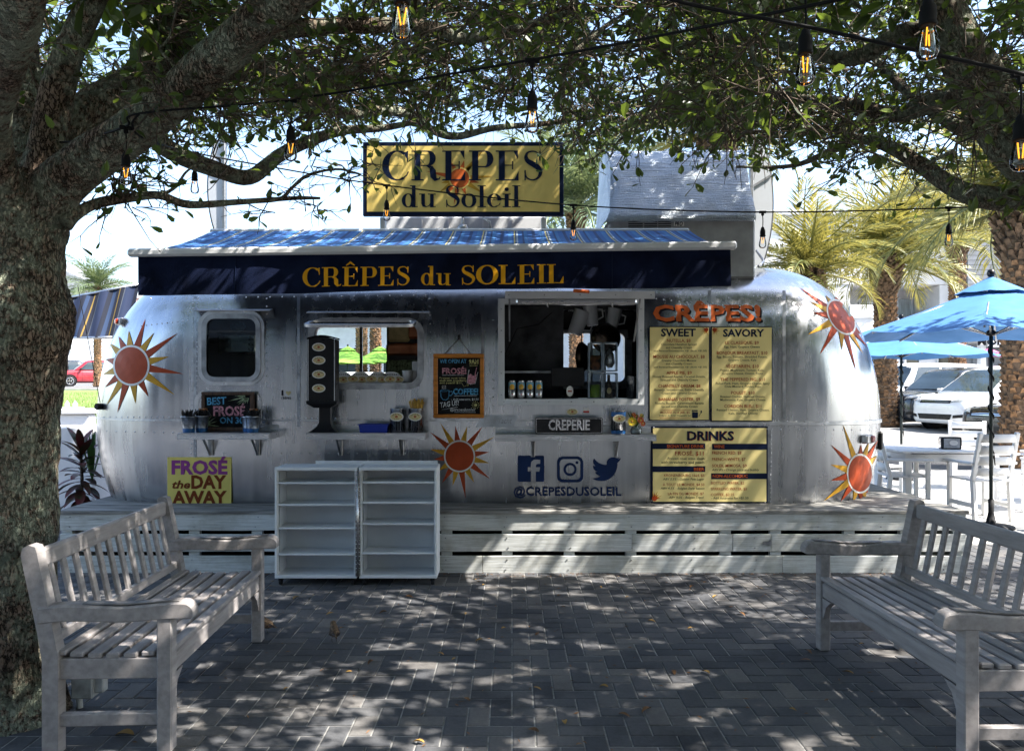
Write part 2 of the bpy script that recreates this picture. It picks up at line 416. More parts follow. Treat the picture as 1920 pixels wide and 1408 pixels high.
# pavers: grey concrete, sand joints
m, N, L, b = new_mat('paver')
at = N.new('ShaderNodeAttribute'); at.attribute_name = 'rnd'; oi = N.new('ShaderNodeObjectInfo')
f = mathn(N, L, 'FRACT', mathn(N, L, 'ADD', at.outputs['Fac'], oi.outputs['Random']))
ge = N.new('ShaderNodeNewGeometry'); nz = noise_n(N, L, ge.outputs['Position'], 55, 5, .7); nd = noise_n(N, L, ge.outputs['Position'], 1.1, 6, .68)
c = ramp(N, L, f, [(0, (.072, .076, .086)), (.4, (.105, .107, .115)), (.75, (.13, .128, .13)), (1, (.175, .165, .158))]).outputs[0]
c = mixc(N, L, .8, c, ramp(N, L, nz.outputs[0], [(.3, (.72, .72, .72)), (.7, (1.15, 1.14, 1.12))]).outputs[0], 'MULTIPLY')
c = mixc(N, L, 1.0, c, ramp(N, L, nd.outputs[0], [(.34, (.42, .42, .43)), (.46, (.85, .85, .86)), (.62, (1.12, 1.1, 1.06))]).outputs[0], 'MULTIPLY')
L.new(c, b.inputs['Base Color']); set_in(b, 'Roughness', .88); set_in(b, 'Specular IOR Level', .3)
bumpn(N, L, nz.outputs[0], .5, .004, b)
mat('joint_sand', (.30, .295, .285), .95, 0, .2, 20, .4, 300)
# whitewashed deck boards
m, N, L, b = new_mat('deck_board')
v = vecnode(N, L, (.6, 9, 9)); n = noise_n(N, L, v, 5, 6, .7); v2 = vecnode(N, L, (1, 1, 1)); n2 = noise_n(N, L, v2, 3.5, 5, .65)
wv = noise_n(N, L, vecnode(N, L, (1.2, 40, 40)), 3, 4, .6)
c = ramp(N, L, n.outputs[0], [(.27, (.22, .21, .19)), (.38, (.60, .615, .60)), (.7, (.80, .82, .81))]).outputs[0]
c = mixc(N, L, .7, c, ramp(N, L, wv.outputs[0], [(.35, (.68, .67, .64)), (.6, (1, 1, 1))]).outputs[0], 'MULTIPLY')
c = mixc(N, L, .8, c, ramp(N, L, n2.outputs[0], [(.3, (.62, .59, .52)), (.55, (1, 1, 1))]).outputs[0], 'MULTIPLY')
L.new(c, b.inputs['Base Color']); set_in(b, 'Roughness', .75); bumpn(N, L, wv.outputs[0], .4, .004, b)
mat('deck_top', (.30, .29, .27), .85, 0, .3, 5, .3, 40, stretch=(.6, 6, 6))
# striped awning canvas
def stripes(name, period, stops, axis='X'):
    m, N, L, b = new_mat(name)
    tc = N.new('ShaderNodeTexCoord'); sp = N.new('ShaderNodeSeparateXYZ'); L.new(tc.outputs['Object'], sp.inputs[0])
    f = mathn(N, L, 'FRACT', mathn(N, L, 'ADD', mathn(N, L, 'DIVIDE', sp.outputs[axis], period), 20.0))
    c = ramp(N, L, f, stops, 'CONSTANT').outputs[0]
    n = noise_n(N, L, tc.outputs['Object'], 3, 5); c = mixc(N, L, .6, c, ramp(N, L, n.outputs[0], [(.3, (.75, .75, .75)), (.6, (1, 1, 1))]).outputs[0], 'MULTIPLY')
    L.new(c, b.inputs['Base Color']); set_in(b, 'Roughness', .85)
SB, SN, SL, SY, SW = (.028, .125, .37), (.014, .05, .17), (.05, .19, .45), (.52, .45, .19), (.36, .45, .54)
stripes('awning_stripe', .262, [(0, SB), (.16, SN), (.26, SB), (.40, SL), (.52, SB), (.58, SY), (.625, SN), (.66, SW), (.71, SB), (.84, SN), (.9, SL)])
stripes('awning_stripe_shaded', .30, [(0, (.007, .016, .05)), (.2, (.003, .006, .018)), (.36, (.014, .034, .085)), (.5, (.004, .008, .024)), (.63, (.20, .13, .025)), (.68, (.003, .006, .018)), (.84, (.06, .07, .085)), (.87, (.006, .016, .05))], 'X')  # rear awning: shade of the backlit underside worked into the stripe colours
def lap(name, c, period):
    m, N, L, b = new_mat(name); set_in(b, 'Base Color', rgba(c)); set_in(b, 'Roughness', .7)
# ------------------------------------------------------------------ ground, pavers, lawn, road
def gz(Y): return 0.0 if Y < 12.5 else min(.24, (Y - 12.5) / 10 * .24)
mb = MB()
ys = [-60, 1.0, 12.5, 22.5, 60, 400, 3000]; xs = [-3000, -60, -12, 12, 60, 3000]
g = [[(x, y, gz(y) - .030) for x in xs] for y in ys]
for j in range(len(ys) - 1):
    for i in range(len(xs) - 1): mb.add([g[j][i], g[j][i + 1], g[j + 1][i + 1], g[j + 1][i]], [(0, 1, 2, 3)])
ground = mb.build('ground', 'asphalt'); tag(ground, kind='structure')
mb = MB(); mb.add([(-9, -9, -.0045), (11, -9, -.0045), (11, 9.8, -.0045), (-9, 9.8, -.0045)], [(0, 1, 2, 3)])
plaza = mb.build('paved_plaza', 'joint_sand'); tag(plaza, kind='structure')
U = .1016
def paver_verts(w_, h_, dz):
    g_ = .0036; b_ = .005
    x, y = w_ / 2 - g_, h_ / 2 - g_
    vs = [(-x, -y, -.02), (x, -y, -.02), (x, y, -.02), (-x, y, -.02), (-x, -y, -b_ * .5), (x, -y, -b_ * .5), (x, y, -b_ * .5), (-x, y, -b_ * .5),
          (-x + b_, -y + b_, 0), (x - b_, -y + b_, 0), (x - b_, y - b_, 0), (-x + b_, y - b_, 0)]
    fs = [(8, 9, 10, 11)]
    for k in range(4):
        k2 = (k + 1) % 4; fs += [(k, k2, 4 + k2, 4 + k), (4 + k, 4 + k2, 8 + k2, 8 + k)]
    return vs, fs
pav = []
for iy in range(int(.9 / U), int(9.6 / U)):
    for ix in range(int(-6.5 / U), int(8.6 / U)):
        d = (ix - iy) % 4
        if d == 0: pav.append(((ix + 1) * U, (iy + .5) * U, 0))
        elif d == 3: pav.append(((ix + .5) * U, (iy + 1) * U, 1))
def in_view(x, y):
    px = 960 + x / y * F; py = HOR + CAM_H / y * F
    return 60 < px < 1860 and 1085 < py < 1400
near = sorted([p for p in pav if in_view(p[0], p[1])], key=lambda p: p[1] + .12 * abs(p[0]))[:300]
nset = set(near)
pm = []
for k in (0, 1):
    vs, fs = paver_verts(2 * U, U, 0) if k == 0 else paver_verts(U, 2 * U, 0)
    pm.append(MB().add(vs, fs).mesh('paver', 'paver'))
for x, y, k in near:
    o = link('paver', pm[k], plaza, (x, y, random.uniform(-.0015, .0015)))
    o.rotation_euler = (random.uniform(-.006, .006), random.uniform(-.006, .006), random.uniform(-.006, .006))
V = []; Fq = []; rn = []
tmpl = [paver_verts(2 * U, U, 0), paver_verts(U, 2 * U, 0)]
for x, y, k in pav:
    if (x, y, k) in nset: continue
    if x > 3.95 and y > 7.55: continue
    vs, fs = tmpl[k]; o = len(V); dz = random.uniform(-.0015, .0015); tx, ty = random.uniform(-.006, .006), random.uniform(-.006, .006)
    V += [(x + a, y + b_, c + dz + a * tx + b_ * ty) for a, b_, c in vs]; Fq += [[i + o for i in f] for f in fs]; rn += [random.random()] * len(vs)
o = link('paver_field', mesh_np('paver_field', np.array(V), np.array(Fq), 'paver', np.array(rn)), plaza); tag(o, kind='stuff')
# pale sunlit terrace to the right
mb = MB(); mb.box((10.45, 11.4, -.013), (13.0, 7.7, .034)); mb.box((-10.0, 11.2, -.013), (6.4, 2.6, .03))
tag(mb.build('terrace', 'patio_pale'), kind='structure')
mb = MB(); mb.add([(-60, 15.4, gz(15.4) - .012), (60, 15.4, gz(15.4) - .012), (60, 31, gz(31) - .012), (-60, 31, gz(31) - .012)], [(0, 1, 2, 3)])
mb.v[0] = (-60, 15.4, .05); mb.v[1] = (60, 15.4, .05); mb.v[2] = (60, 22.5, .232); mb.v[3] = (-60, 22.5, .232)
mb.add([(-60, 22.5, .232), (60, 22.5, .232), (60, 31, .236), (-60, 31, .236)], [(0, 1, 2, 3)])
tag(mb.build('parking_road', 'concrete'), kind='structure')
mb = MB(); mb.box((20, 31.9, .25), (78, 1.8, .24), ch=.02); tag(mb.build('far_pavement', 'concrete'), kind='structure')
# raised lawn, its pavement and street on the left
mb = MB(); mb.add([(-40, 12.3, 1.02), (-6.4, 12.3, 1.02), (-14, 44, 1.12), (-60, 44, 1.12)], [(0, 1, 2, 3)])
mb.add([(-6.4, 12.3, -.03), (-6.4, 12.3, 1.02), (-14, 44, 1.12), (-14, 44, -.03)], [(0, 1, 2, 3)])
lawn = mb.build('lawn', 'grass_ground'); tag(lawn, kind='structure')
nb_ = 9000; yy = 12.5 + rng.random(nb_) ** 2 * 22; xx = -.55 * yy + (rng.random(nb_) - .5) * 4.5 * (yy / 14)
xx = np.minimum(xx, -6.45 - (yy - 12.3) * .24)
hh = .05 + rng.random(nb_) * .05; an = rng.random(nb_) * 6.28; zz = 1.02 + (yy - 12.3) / 31.7 * .1
b0 = np.stack([xx + .006 * np.cos(an), yy + .006 * np.sin(an), zz], 1); b1 = np.stack([xx - .006 * np.cos(an), yy - .006 * np.sin(an), zz], 1)
b2 = np.stack([xx + (rng.random(nb_) - .5) * .05, yy + (rng.random(nb_) - .5) * .05, zz + hh], 1)
V = np.concatenate([b0, b1, b2]); Fq = np.stack([np.arange(nb_), np.arange(nb_) + nb_, np.arange(nb_) + 2 * nb_], 1)
o = link('grass', mesh_np('grass', V, Fq, 'grass_ground')); tag(o, 'short sunlit grass on the raised lawn at left', 'grass', kind='stuff')
mb = MB(); mb.box((-26, 45.4, .62), (44, 3.2, 1.24), ch=.03); tag(mb.build('lawn_kerb', 'concrete'), kind='structure')
mb = MB(); mb.box((-30, 57.5, .65), (60, 21, 1.30)); tag(mb.build('far_street', 'concrete'), kind='structure')

# ------------------------------------------------------------------ text helpers
_cap = None
def text_np(s, res=2, offset=0.0, shear=0.0, spacing=1.0):
    cu = bpy.data.curves.new('t', 'FONT'); cu.body = s; cu.size = 1; cu.resolution_u = res; cu.offset = offset; cu.shear = shear; cu.space_character = spacing
    cu.fill_mode = 'FRONT'
    ob = bpy.data.objects.new('t', cu); me = bpy.data.meshes.new_from_object(ob)
    vs = [tuple(v.co) for v in me.vertices]; fs = [tuple(p.vertices) for p in me.polygons]
    bpy.data.objects.remove(ob); bpy.data.curves.remove(cu); bpy.data.meshes.remove(me)
    return vs, fs
def text(mb, s, x0, x1, zb, cap, y, mi=0, offset=.012, shear=0.0, rot=0.0, fn=None, spacing=1.0, res=2):
    """letters between world x0..x1 on base line zb, capital height cap, facing -y at depth y"""
    global _cap
    if _cap is None: _cap = max(v[1] for v in text_np('H')[0])
    vs, fs = text_np(s, res, offset, shear, spacing)
    if not vs: return
    a = min(v[0] for v in vs); b = max(v[0] for v in vs); k = (x1 - x0) / (b - a); kz = cap / _cap
    out = []
    for v in vs:
        X = x0 + (v[0] - a) * k; Z = zb + v[1] * kz
        if rot: dx = X - x0; Z += dx * math.tan(rot)
        p = (X, y, Z); out.append(fn(p) if fn else p)
    mb.add(out, [f[::1] for f in fs], None, mi)
# Didone letters drawn as thick and thin strokes; unit capital height
def stroke(pts, wds):
    L_, R_ = [], []
    for i, p in enumerate(pts):
        a = pts[max(i - 1, 0)]; b = pts[min(i + 1, len(pts) - 1)]; dx, dy = b[0] - a[0], b[1] - a[1]; l = math.hypot(dx, dy) or 1
        nx, ny = -dy / l, dx / l; w_ = wds[i] / 2
        L_.append((p[0] + nx * w_, p[1] + ny * w_)); R_.append((p[0] - nx * w_, p[1] - ny * w_))
    return [[L_[i], L_[i + 1], R_[i + 1], R_[i]] for i in range(len(pts) - 1)]
def rct(x0, x1, y0, y1): return [[(x0, y0), (x1, y0), (x1, y1), (x0, y1)]]
TH, HA = .175, .042
def arc(cx, cy, rx, ry, a0, a1, thick, thin, n=22, pw=1.5):
    pts = []; wd = []
    for k in range(n + 1):
        a = R(lerp(a0, a1, k / n)); pts.append((cx + rx * math.cos(a), cy + ry * math.sin(a))); wd.append(thin + (thick - thin) * abs(math.cos(a)) ** pw)
    return stroke(pts, wd)
def stem(x, y0, y1, w_=TH, sl=.09, sr=.09, top=True, bot=True):
    o = rct(x, x + w_, y0, y1)
    if bot: o += rct(x - sl, x + w_ + sr, y0, y0 + HA)
    if top: o += rct(x - sl, x + w_ + sr, y1 - HA, y1)
    return o
def tri(a, b, c): return [[a, b, c]]
def glyph(ch):
    if ch == 'C': return arc(.43, .5, .345, .48, 52, 300, TH + .02, HA) + rct(.70, .735, .62, .98) + tri((.735, .64), (.735, .98), (.60, .93)) + stroke([(.60, .085), (.69, .17), (.745, .30)], [HA, HA, HA * .9]), .80
    if ch == 'O': return arc(.43, .5, .345, .48, 0, 360, TH + .02, HA, 36), .86
    if ch == 'E' or ch == 'Ê':
        o = stem(.09, 0, 1, sr=0) + rct(.26, .64, .96, 1) + rct(.26, .66, 0, .042) + rct(.26, .50, .49, .53) + tri((.64, 1), (.64, .70), (.50, 1)) + tri((.66, 0), (.66, .32), (.52, 0)) + rct(.47, .505, .37, .65)
        if ch == 'Ê': o += stroke([(.16, 1.08), (.34, 1.24), (.52, 1.08)], [.05, .12, .05])
        return o, .74
    if ch == 'L': return stem(.09, 0, 1) + rct(.26, .66, 0, .042) + tri((.66, 0), (.66, .38), (.50, 0)), .72
    if ch == 'I': return stem(.09, 0, 1), .36
    if ch == 'P': return stem(.09, 0, 1, sr=.09) + rct(.26, .46, .958, 1) + rct(.26, .46, .44, .482) + arc(.45, .72, .165, .26, -90, 90, TH, HA), .74
    if ch == 'R': return stem(.09, 0, 1, sr=.09) + rct(.26, .46, .958, 1) + rct(.26, .46, .48, .522) + arc(.45, .74, .165, .24, -90, 90, TH, HA) + stroke([(.44, .50), (.57, .44), (.62, .32), (.63, .14), (.70, .03), (.80, .05), (.83, .12)], [HA, .12, TH, TH, .12, HA, HA * .8]), .86
    if ch == 'S':
        pts = [(.50, .70), (.49, .84), (.40, .95), (.28, .975), (.15, .93), (.10, .80), (.15, .66), (.30, .55), (.44, .44), (.52, .30), (.47, .12), (.34, .025), (.20, .04), (.10, .14), (.075, .31)]
        sp = crom(pts, 4); n = len(sp) - 1
        wd = [HA + (TH - HA) * math.exp(-((k / n - .52) / .17) ** 2) for k in range(n + 1)]
        return stroke([tuple(p) for p in sp], wd) + rct(.485, .52, .66, .99) + rct(.06, .095, 0, .35), .60
    if ch == 'd': return arc(.27, .31, .19, .30, 0, 360, .15, .035, 28) + stem(.42, 0, 1, .15, .08, 0, True, False) + rct(.42, .66, 0, .04), .68
    if ch == 'u': return stem(.10, .16, .62, .15, .09, 0, True, False) + stroke([(.175, .18), (.20, .07), (.30, .022), (.42, .07), (.48, .18)], [.15, .12, .04, .04, .04]) + stem(.46, 0, .62, .15, .09, .08, True, False) + rct(.46, .69, 0, .04), .70
    if ch == 'o': return arc(.29, .31, .21, .30, 0, 360, .15, .035, 28), .58
    if ch == 'l': return stem(.09, 0, 1, .15, .08, .08), .33
    if ch == 'i': return stem(.09, 0, .62, .15, .08, .08) + arc(.165, .82, .042, .045, 0, 360, .09, .09, 14), .33
    if ch == 'e': return arc(.28, .31, .20, .295, 0, 300, .15, .035, 26) + rct(.12, .52, .315, .35) + stroke([(.37, .045), (.46, .10), (.51, .20)], [.035, .035, .03]), .56
    return [], .35
def didone(mb, s, x0, x1, zb, cap, y, mi=0, rot=0.0, gap=.03, fn=None):
    qs = []; x = 0
    for ch in s:
        g_, a = glyph(ch); qs += [([(p[0] + x, p[1]) for p in q]) for q in g_]; x += a + gap
    a = min(p[0] for q in qs for p in q); b = max(p[0] for q in qs for p in q); k = (x1 - x0) / (b - a)
    for i, q in enumerate(qs):
        vs = []
        for p in q:
            X = x0 + (p[0] - a) * k; Z = zb + p[1] * cap + (X - x0) * math.tan(rot); v = (X, y - .00012 * (i % 9), Z); vs.append(fn(v) if fn else v)
        mb.add(vs, [tuple(range(len(vs)))], None, mi)
# ------------------------------------------------------------------ the aluminium trailer
YW, YC, HW = 6.8, 8.0, 1.2
ZB, ZW, Z0, ZT = .40, 1.17, 1.75, 2.645
XL, XR = -3.89, 3.46
S = F / YW
def WX(px, Y=YW): return (px - 960) / F * Y
def WZ(py, Y=YW): return CAM_H - (py - HOR) / F * Y
def half_w(z):
    if z <= Z0: return HW - (.03 * ((ZW - z) / .77) ** 2 if z < ZW else 0)
    return HW * max(0, 1 - ((z - Z0) / (ZT - Z0)) ** 2.8) ** .5
def inset(z):
    if z < ZW: return .16 * ((ZW - z) / .77) ** 2
    return 1.02 * (1 - max(0, 1 - ((z - ZW) / (ZT - ZW)) ** 2) ** .5)
def outline(z, d=0.0, nf=230, nc=26, ns=10):
    hw = max(half_w(z) - d, .002); xl = XL + inset(z) + d; xr = XR - inset(z) - d; r = .76 * hw; pts = []
    for k in range(nf): t = k / nf; pts.append((lerp(xl + r, xr - r, t), YC - hw, z))
    for k in range(nc): a = R(-90 + 90 * k / nc); pts.append((xr - r + r * math.cos(a), YC - hw + r + r * math.sin(a), z))
    for k in range(ns): pts.append((xr, YC - hw + r + (2 * hw - 2 * r) * k / ns, z))
    for k in range(nc): a = R(90 * k / nc); pts.append((xr - r + r * math.cos(a), YC + hw - r + r * math.sin(a), z))
    for k in range(nf): t = k / nf; pts.append((lerp(xr - r, xl + r, t), YC + hw, z))
    for k in range(nc): a = R(90 + 90 * k / nc); pts.append((xl + r + r * math.cos(a), YC + hw - r + r * math.sin(a), z))
    for k in range(ns): pts.append((xl, YC + hw - r - (2 * hw - 2 * r) * k / ns, z))
    for k in range(nc): a = R(180 + 90 * k / nc); pts.append((xl + r + r * math.cos(a), YC - hw + r + r * math.sin(a), z))
    return pts
def hole(p0, p1, q0, q1, e=0): return (WX(p0) + e, WX(p1) - e, WZ(q1) + e, WZ(q0) - e)
HF = [hole(384, 487, 592, 715), hole(590, 787, 604, 722), hole(943, 1203, 566, 752)]
HB = [(-2.28, -1.18, 1.50, 2.19), (.50, 1.32, 1.50, 2.12)]
zs = [lerp(ZB, Z0, k / 58) for k in range(58)] + [Z0 + (ZT - Z0) * math.sin(R(90 * k / 40)) for k in range(41)]
def shell(d, zz):
    rings = [outline(z, d) for z in zz]; n = len(rings[0]); mb = MB()
    mb.v = [p for r in rings for p in r]
    for i in range(len(rings) - 1):
        for k in range(n):
            k2 = (k + 1) % n; q = (i * n + k, i * n + k2, (i + 1) * n + k2, (i + 1) * n + k)
            cx = sum(mb.v[j][0] for j in q) / 4; cy = sum(mb.v[j][1] for j in q) / 4; cz = sum(mb.v[j][2] for j in q) / 4
            hs = HF if cy < YC - .6 else (HB if cy > YC + .6 else [])
            if any(h[0] < cx < h[1] and h[2] < cz < h[3] for h in hs): continue
            mb.f.append(q); mb.m.append(0); mb.s.append(True)
    return mb
trailer = thing('travel_trailer', 'long rounded silver aluminium trailer serving as a crepe stand', 'trailer', (0, YC, .49))
sh = shell(0, zs); body = sh.build('body', 'aluminium', trailer)
full = MB(); rings = [outline(z) for z in zs]; full.loft(rings, cap=False)
BV = BVHTree.FromPolygons([Vector(v) for v in full.v], full.f)
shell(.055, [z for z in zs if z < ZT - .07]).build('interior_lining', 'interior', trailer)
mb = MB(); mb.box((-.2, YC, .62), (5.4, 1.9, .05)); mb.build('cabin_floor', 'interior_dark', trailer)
CAMP = Vector((0, 0, CAM_H))
def cast_cam(px, py, off=.004):
    d = (P(px, py, 5) - CAMP).normalized(); h, n, i, ds = BV.ray_cast(CAMP, d)
    if h is None: return None
    if n.dot(d) > 0: n = -n
    return h + n * off
def on_wall(p, off=.004):
    h, n, i, ds = BV.ray_cast(Vector((p[0], 3, p[2])), Vector((0, 1, 0)))
    if h is None: return Vector(p)
    if n.y > 0: n = -n
    return h + n * off
for a, b, c, d_ in HB:
    mb = MB(); mb.ring(rrect(a - .05, b + .05, c - .05, d_ + .05, .12), rrect(a + .035, b - .035, c + .035, d_ - .035, .07), YC + HW - .075, YC + HW + .02); rw = mb.build('rear_window', 'steel_dull', trailer)
    mb = MB(); mb.box(((a + b) / 2, YC + HW - .02, (c + d_) / 2), (.03, .03, d_ - c)); mb.build('mullion', 'steel_dull', rw)
# seams: rub rails, panel laps and rivets
def rail(z, d, h, k0, k1, name, m='alu_trim', zz=None):
    mb = MB(); o = outline(z, -d); i_ = outline(z, .004); idx = [k % len(o) for k in range(k0, k1)]
    rings = [[(i_[k][0], i_[k][1], z - h), (o[k][0], o[k][1], z - h * .7), (o[k][0], o[k][1], z + h * .7), (i_[k][0], i_[k][1], z + h)] for k in idx]
    mb.loft(rings, closed=True, sm=False); return mb.build(name, m, trailer)
rail(WZ(794), .012, .020, 145, 290, 'rub_rail'); rail(WZ(791), .004, .012, 590, 230 + 590 + 0, 'panel_lap') if False else None
rail(WZ(788), .0035, .010, -30, 146, 'panel_lap')
def rivet(mb, c, n, r=.0072):
    n = n.normalized(); a = n.orthogonal().normalized(); b = n.cross(a); vs = []
    for rr_, h_ in ((1, 0), (.75, .5)):
        for k in range(6): an = k * math.pi / 3; vs.append(c + (a * math.cos(an) + b * math.sin(an)) * r * rr_ + n * r * h_)
    vs.append(c + n * r * .75)
    mb.add(vs, [(k, (k + 1) % 6, 6 + (k + 1) % 6, 6 + k) for k in range(6)] + [(6 + k, 6 + (k + 1) % 6, 12) for k in range(6)], None, 0, True)
mb = MB()
def riv_line(p0, q0, p1, q1, step):
    n = max(1, int(math.hypot(p1 - p0, q1 - q0) / step))
    for k in range(n + 1):
        c = cast_cam(lerp(p0, p1, k / n), lerp(q0, q1, k / n), 0)
        if c is None: continue
        h, nn, i, ds = BV.find_nearest(c); nn = -nn if nn.y > 0 else nn; rivet(mb, c, nn)
for a in ((195, 782, 930, 786, 11), (362, 560, 358, 940, 9), (370, 560, 366, 940, 9), (265, 611, 362, 600, 9), (500, 560, 500, 720, 14), (805, 560, 812, 780, 15), (1438, 808, 1436, 940, 8), (1446, 808, 1444, 940, 8), (880, 800, 1215, 803, 14),
          (1215, 786, 1640, 793, 16), (1215, 803, 1630, 806, 16), (520, 690, 580, 690, 14), (200, 808, 360, 812, 17), (510, 850, 830, 850, 17), (1230, 560, 1560, 600, 14), (925, 600, 925, 760, 16), (420, 850, 420, 930, 22), (940, 850, 1210, 850, 30), (560, 600, 562, 780, 16), (260, 560, 910, 552, 22)): riv_line(*a)
o = mb.build('rivets', 'alu_trim', trailer); tag(o, kind='stuff')
mb = MB()   # vertical panel laps
for px, y0, y1 in ((366, 556, 942), (1442, 806, 942), (905, 556, 765), (560, 556, 800), (1470, 545, 785), (1330, 545, 600)):
    n = 14; r0 = [cast_cam(px - 3, lerp(y0, y1, k / n), .003) for k in range(n + 1)]; r1 = [cast_cam(px + 3, lerp(y0, y1, k / n), .004) for k in range(n + 1)]
    for k in range(n): mb.add([r0[k], r1[k], r1[k + 1], r0[k + 1]], [(0, 3, 2, 1)])
mb.build('panel_lap', 'steel_dull', trailer)
# windows
def wring(name, p0, p1, q0, q1, r, wpx, y0, y1, m='alu_trim', parent=trailer):
    mb = MB(); o = rrect(WX(p0), WX(p1), WZ(q1), WZ(q0), r / S, 7); i_ = rrect(WX(p0 + wpx), WX(p1 - wpx), WZ(q1 - wpx), WZ(q0 + wpx), max(r - wpx, 2) / S, 7)
    mb.ring(o, i_, y0, y1); return mb.build(name, m, parent)
w1 = wring('window', 372, 496, 582, 722, 30, 10, YW - .012, YW + .06); tag(w1, 'small window with rounded corners and a double metal frame')
wring('frame', 380, 490, 589, 716, 24, 9, YW - .028, YW - .012, 'steel_dull', w1)
mb = MB(); mb.prism(rrect(WX(388), WX(482), WZ(708), WZ(597), 16 / S), YW + .002, YW + .006); mb.build('pane', 'window_glass', w1)
w2 = wring('window', 578, 795, 596, 730, 30, 12, YW - .012, YW + .06, 'steel_dull'); tag(w2, 'wide window with its pane propped open outwards')
# raised pane of the wide window
mb = MB(); pts_o = rrect(WX(586), WX(784), 0, .30, .07); pts_i = rrect(WX(594), WX(776), .03, .27, .05)
M = Matrix.Translation((0, YW - .012, WZ(594))) @ Matrix.Rotation(R(-66), 4, 'X') @ Matrix.Translation((0, 0, -.30))
M = Matrix.Translation((0, YW - .35, WZ(594) + .015)) @ Matrix.Rotation(R(-69), 4, 'X')
M = Matrix.Translation((0, YW - .33, WZ(611, YW - .33))) @ Matrix.Rotation(R(-78), 4, 'X')
mb.ring(pts_o, pts_i, -.012, .012, M); fl = mb.build('raised_pane', 'alu_trim', trailer)
mb = MB(); mb.prism(pts_i, -.002, .002, M); mb.build('pane', 'window_glass', fl)
for px0, px1, py in ((366, 508, 581), (576, 806, 585)):
    mb = MB(); z = WZ(py); mb.add([on_wall((WX(px0), 0, z + .012), .001), on_wall((WX(px1), 0, z + .012), .001), (WX(px1), YW - .035, z - .006), (WX(px0), YW - .035, z - .006), (WX(px1), YW - .033, z - .014), (WX(px0), YW - .033, z - .014), on_wall((WX(px1), 0, z - .006), .001), on_wall((WX(px0), 0, z - .006), .001)],
        [(0, 3, 2, 1), (3, 5, 4, 2), (5, 7, 6, 4)]); mb.build('drip_cap', 'steel_dull', trailer)
hp = wring('hatch', 365, 490, 732, 812, 22, 8, YW - .010, YW + .01); tag(hp, 'small rounded hatch below the first window')
mb = MB(); mb.prism(rrect(WX(373), WX(482), WZ(804), WZ(740), 14 / S), YW - .006, YW + .004); mb.build('panel', 'aluminium', hp)
# service window with its lifted flap
sw = thing('tmp', None, None); bpy.data.objects.remove(sw)
mb = MB(); o_ = [(WX(934), WZ(759)), (WX(1207), WZ(759)), (WX(1207), WZ(560)), (WX(934), WZ(560))]; i_ = [(WX(946), WZ(748)), (WX(1196), WZ(748)), (WX(1196), WZ(570)), (WX(946), WZ(570))]
mb.ring(o_, i_, YW - .024, YW + .08); sv = mb.build('service_window', 'white_paint', trailer); tag(sv, 'open service window framed in white metal')
mb = MB()
for px in range(945, 1200, 42):
    for py in (753,): rivet(mb, Vector((WX(px), YW - .024, WZ(py))), Vector((0, -1, 0)), .006)
for py in range(580, 750, 40):
    for px in (940, 1201): rivet(mb, Vector((WX(px), YW - .024, WZ(py))), Vector((0, -1, 0)), .006)
mb.build('screws', 'steel_dull', sv)
YF = 6.38
z1 = WZ(546, YF); z2 = WZ(560, YF); xa, xb = WX(947, YF), WX(1228, YF)
flap = MB(); zh = WZ(560) + .035
M = Matrix.Identity(4)
prof = [(YF, z1), (YF, z2), (YF + .02, z2), (YF + .02, z2 + .02), (YW - .03, zh - .02), (YW - .03, zh + .005)]
flap.prism([(p[0], p[1]) for p in prof], -xa, -xb, Matrix.Rotation(R(90), 4, 'Z'))
fo = flap.build('service_flap', 'white_paint', trailer); tag(fo, 'white flap of the service window lifted like a small roof')
mb = MB(); mb.box(((xa + xb) / 2 - .02, 6.52, z2 - .012), (.98, .10, .05), ch=.015); mb.build('tube_lamp_housing', 'alu_shelf', fo)
mb = MB()
for t in (.28, .72): x = lerp(xa, xb, t); mb.tube([(x, 6.60, z2 + .02), (x + .012, 6.50, z2 - .055), (x, 6.44, z2 - .03)], .006, 6)
mb.build('clip', 'white_plastic', fo)
mb = MB()
for x in (xa + .035, xb - .11): mb.bar((x, YF + .05, z2 + .01), (x, YW - .04, WZ(640)), .014, .014)
mb.build('stay', 'steel_dull', fo)
mb = MB()
for k in range(5): x = lerp(xa + .03, xb - .03, k / 4); rivet(mb, Vector((x, YF, (z1 + z2) / 2)), Vector((0, -1, 0)), .006)
mb.build('screws', 'steel_dull', fo)
# fold-down counters
def counter(p0, p1, py, depth, lab):
    Yf = YW - depth; z = WZ(py, Yf); x0, x1 = WX(p0, Yf), WX(p1, Yf); mb = MB(); h = .045
    mb.box(((x0 + x1) / 2, YW - depth / 2, z - .003), (x1 - x0, depth, .006)); mb.box(((x0 + x1) / 2, Yf + .004, z - h / 2 - .008), (x1 - x0 - .002, .006, h))
    for x in (x0 + .004, x1 - .004): mb.box((x, YW - depth / 2, z - h / 2 - .008), (.006, depth - .012, h))
    mb.box(((x0 + x1) / 2, YW - .006, z + .03), (x1 - x0, .006, .055))
    c = mb.build('counter', 'alu_shelf', trailer); tag(c, lab)
    for t in (.24, .77):
        x = lerp(x0, x1, t); b = MB(); b.box((x, YW - .018, z - .13), (.035, .022, .15), ch=.004); b.bar((x, YW - .02, z - .20), (x, Yf + .06, z - .02), .018, .010); b.box((x, YW - depth * .45, z - .022), (.045, depth * .7, .016)); b.tube([(x - .02, YW - .03, z - .07), (x + .02, YW - .03, z - .07)], .008, 8); b.build('bracket', 'steel_dull', c)
    return z
ZC1 = counter(331, 505, 812, .27, 'metal counter under the small window')
ZC2 = counter(573, 798, 812, .25, 'metal counter under the wide window')
ZC3 = counter(928, 1231, 815, .27, 'metal counter under the service window')
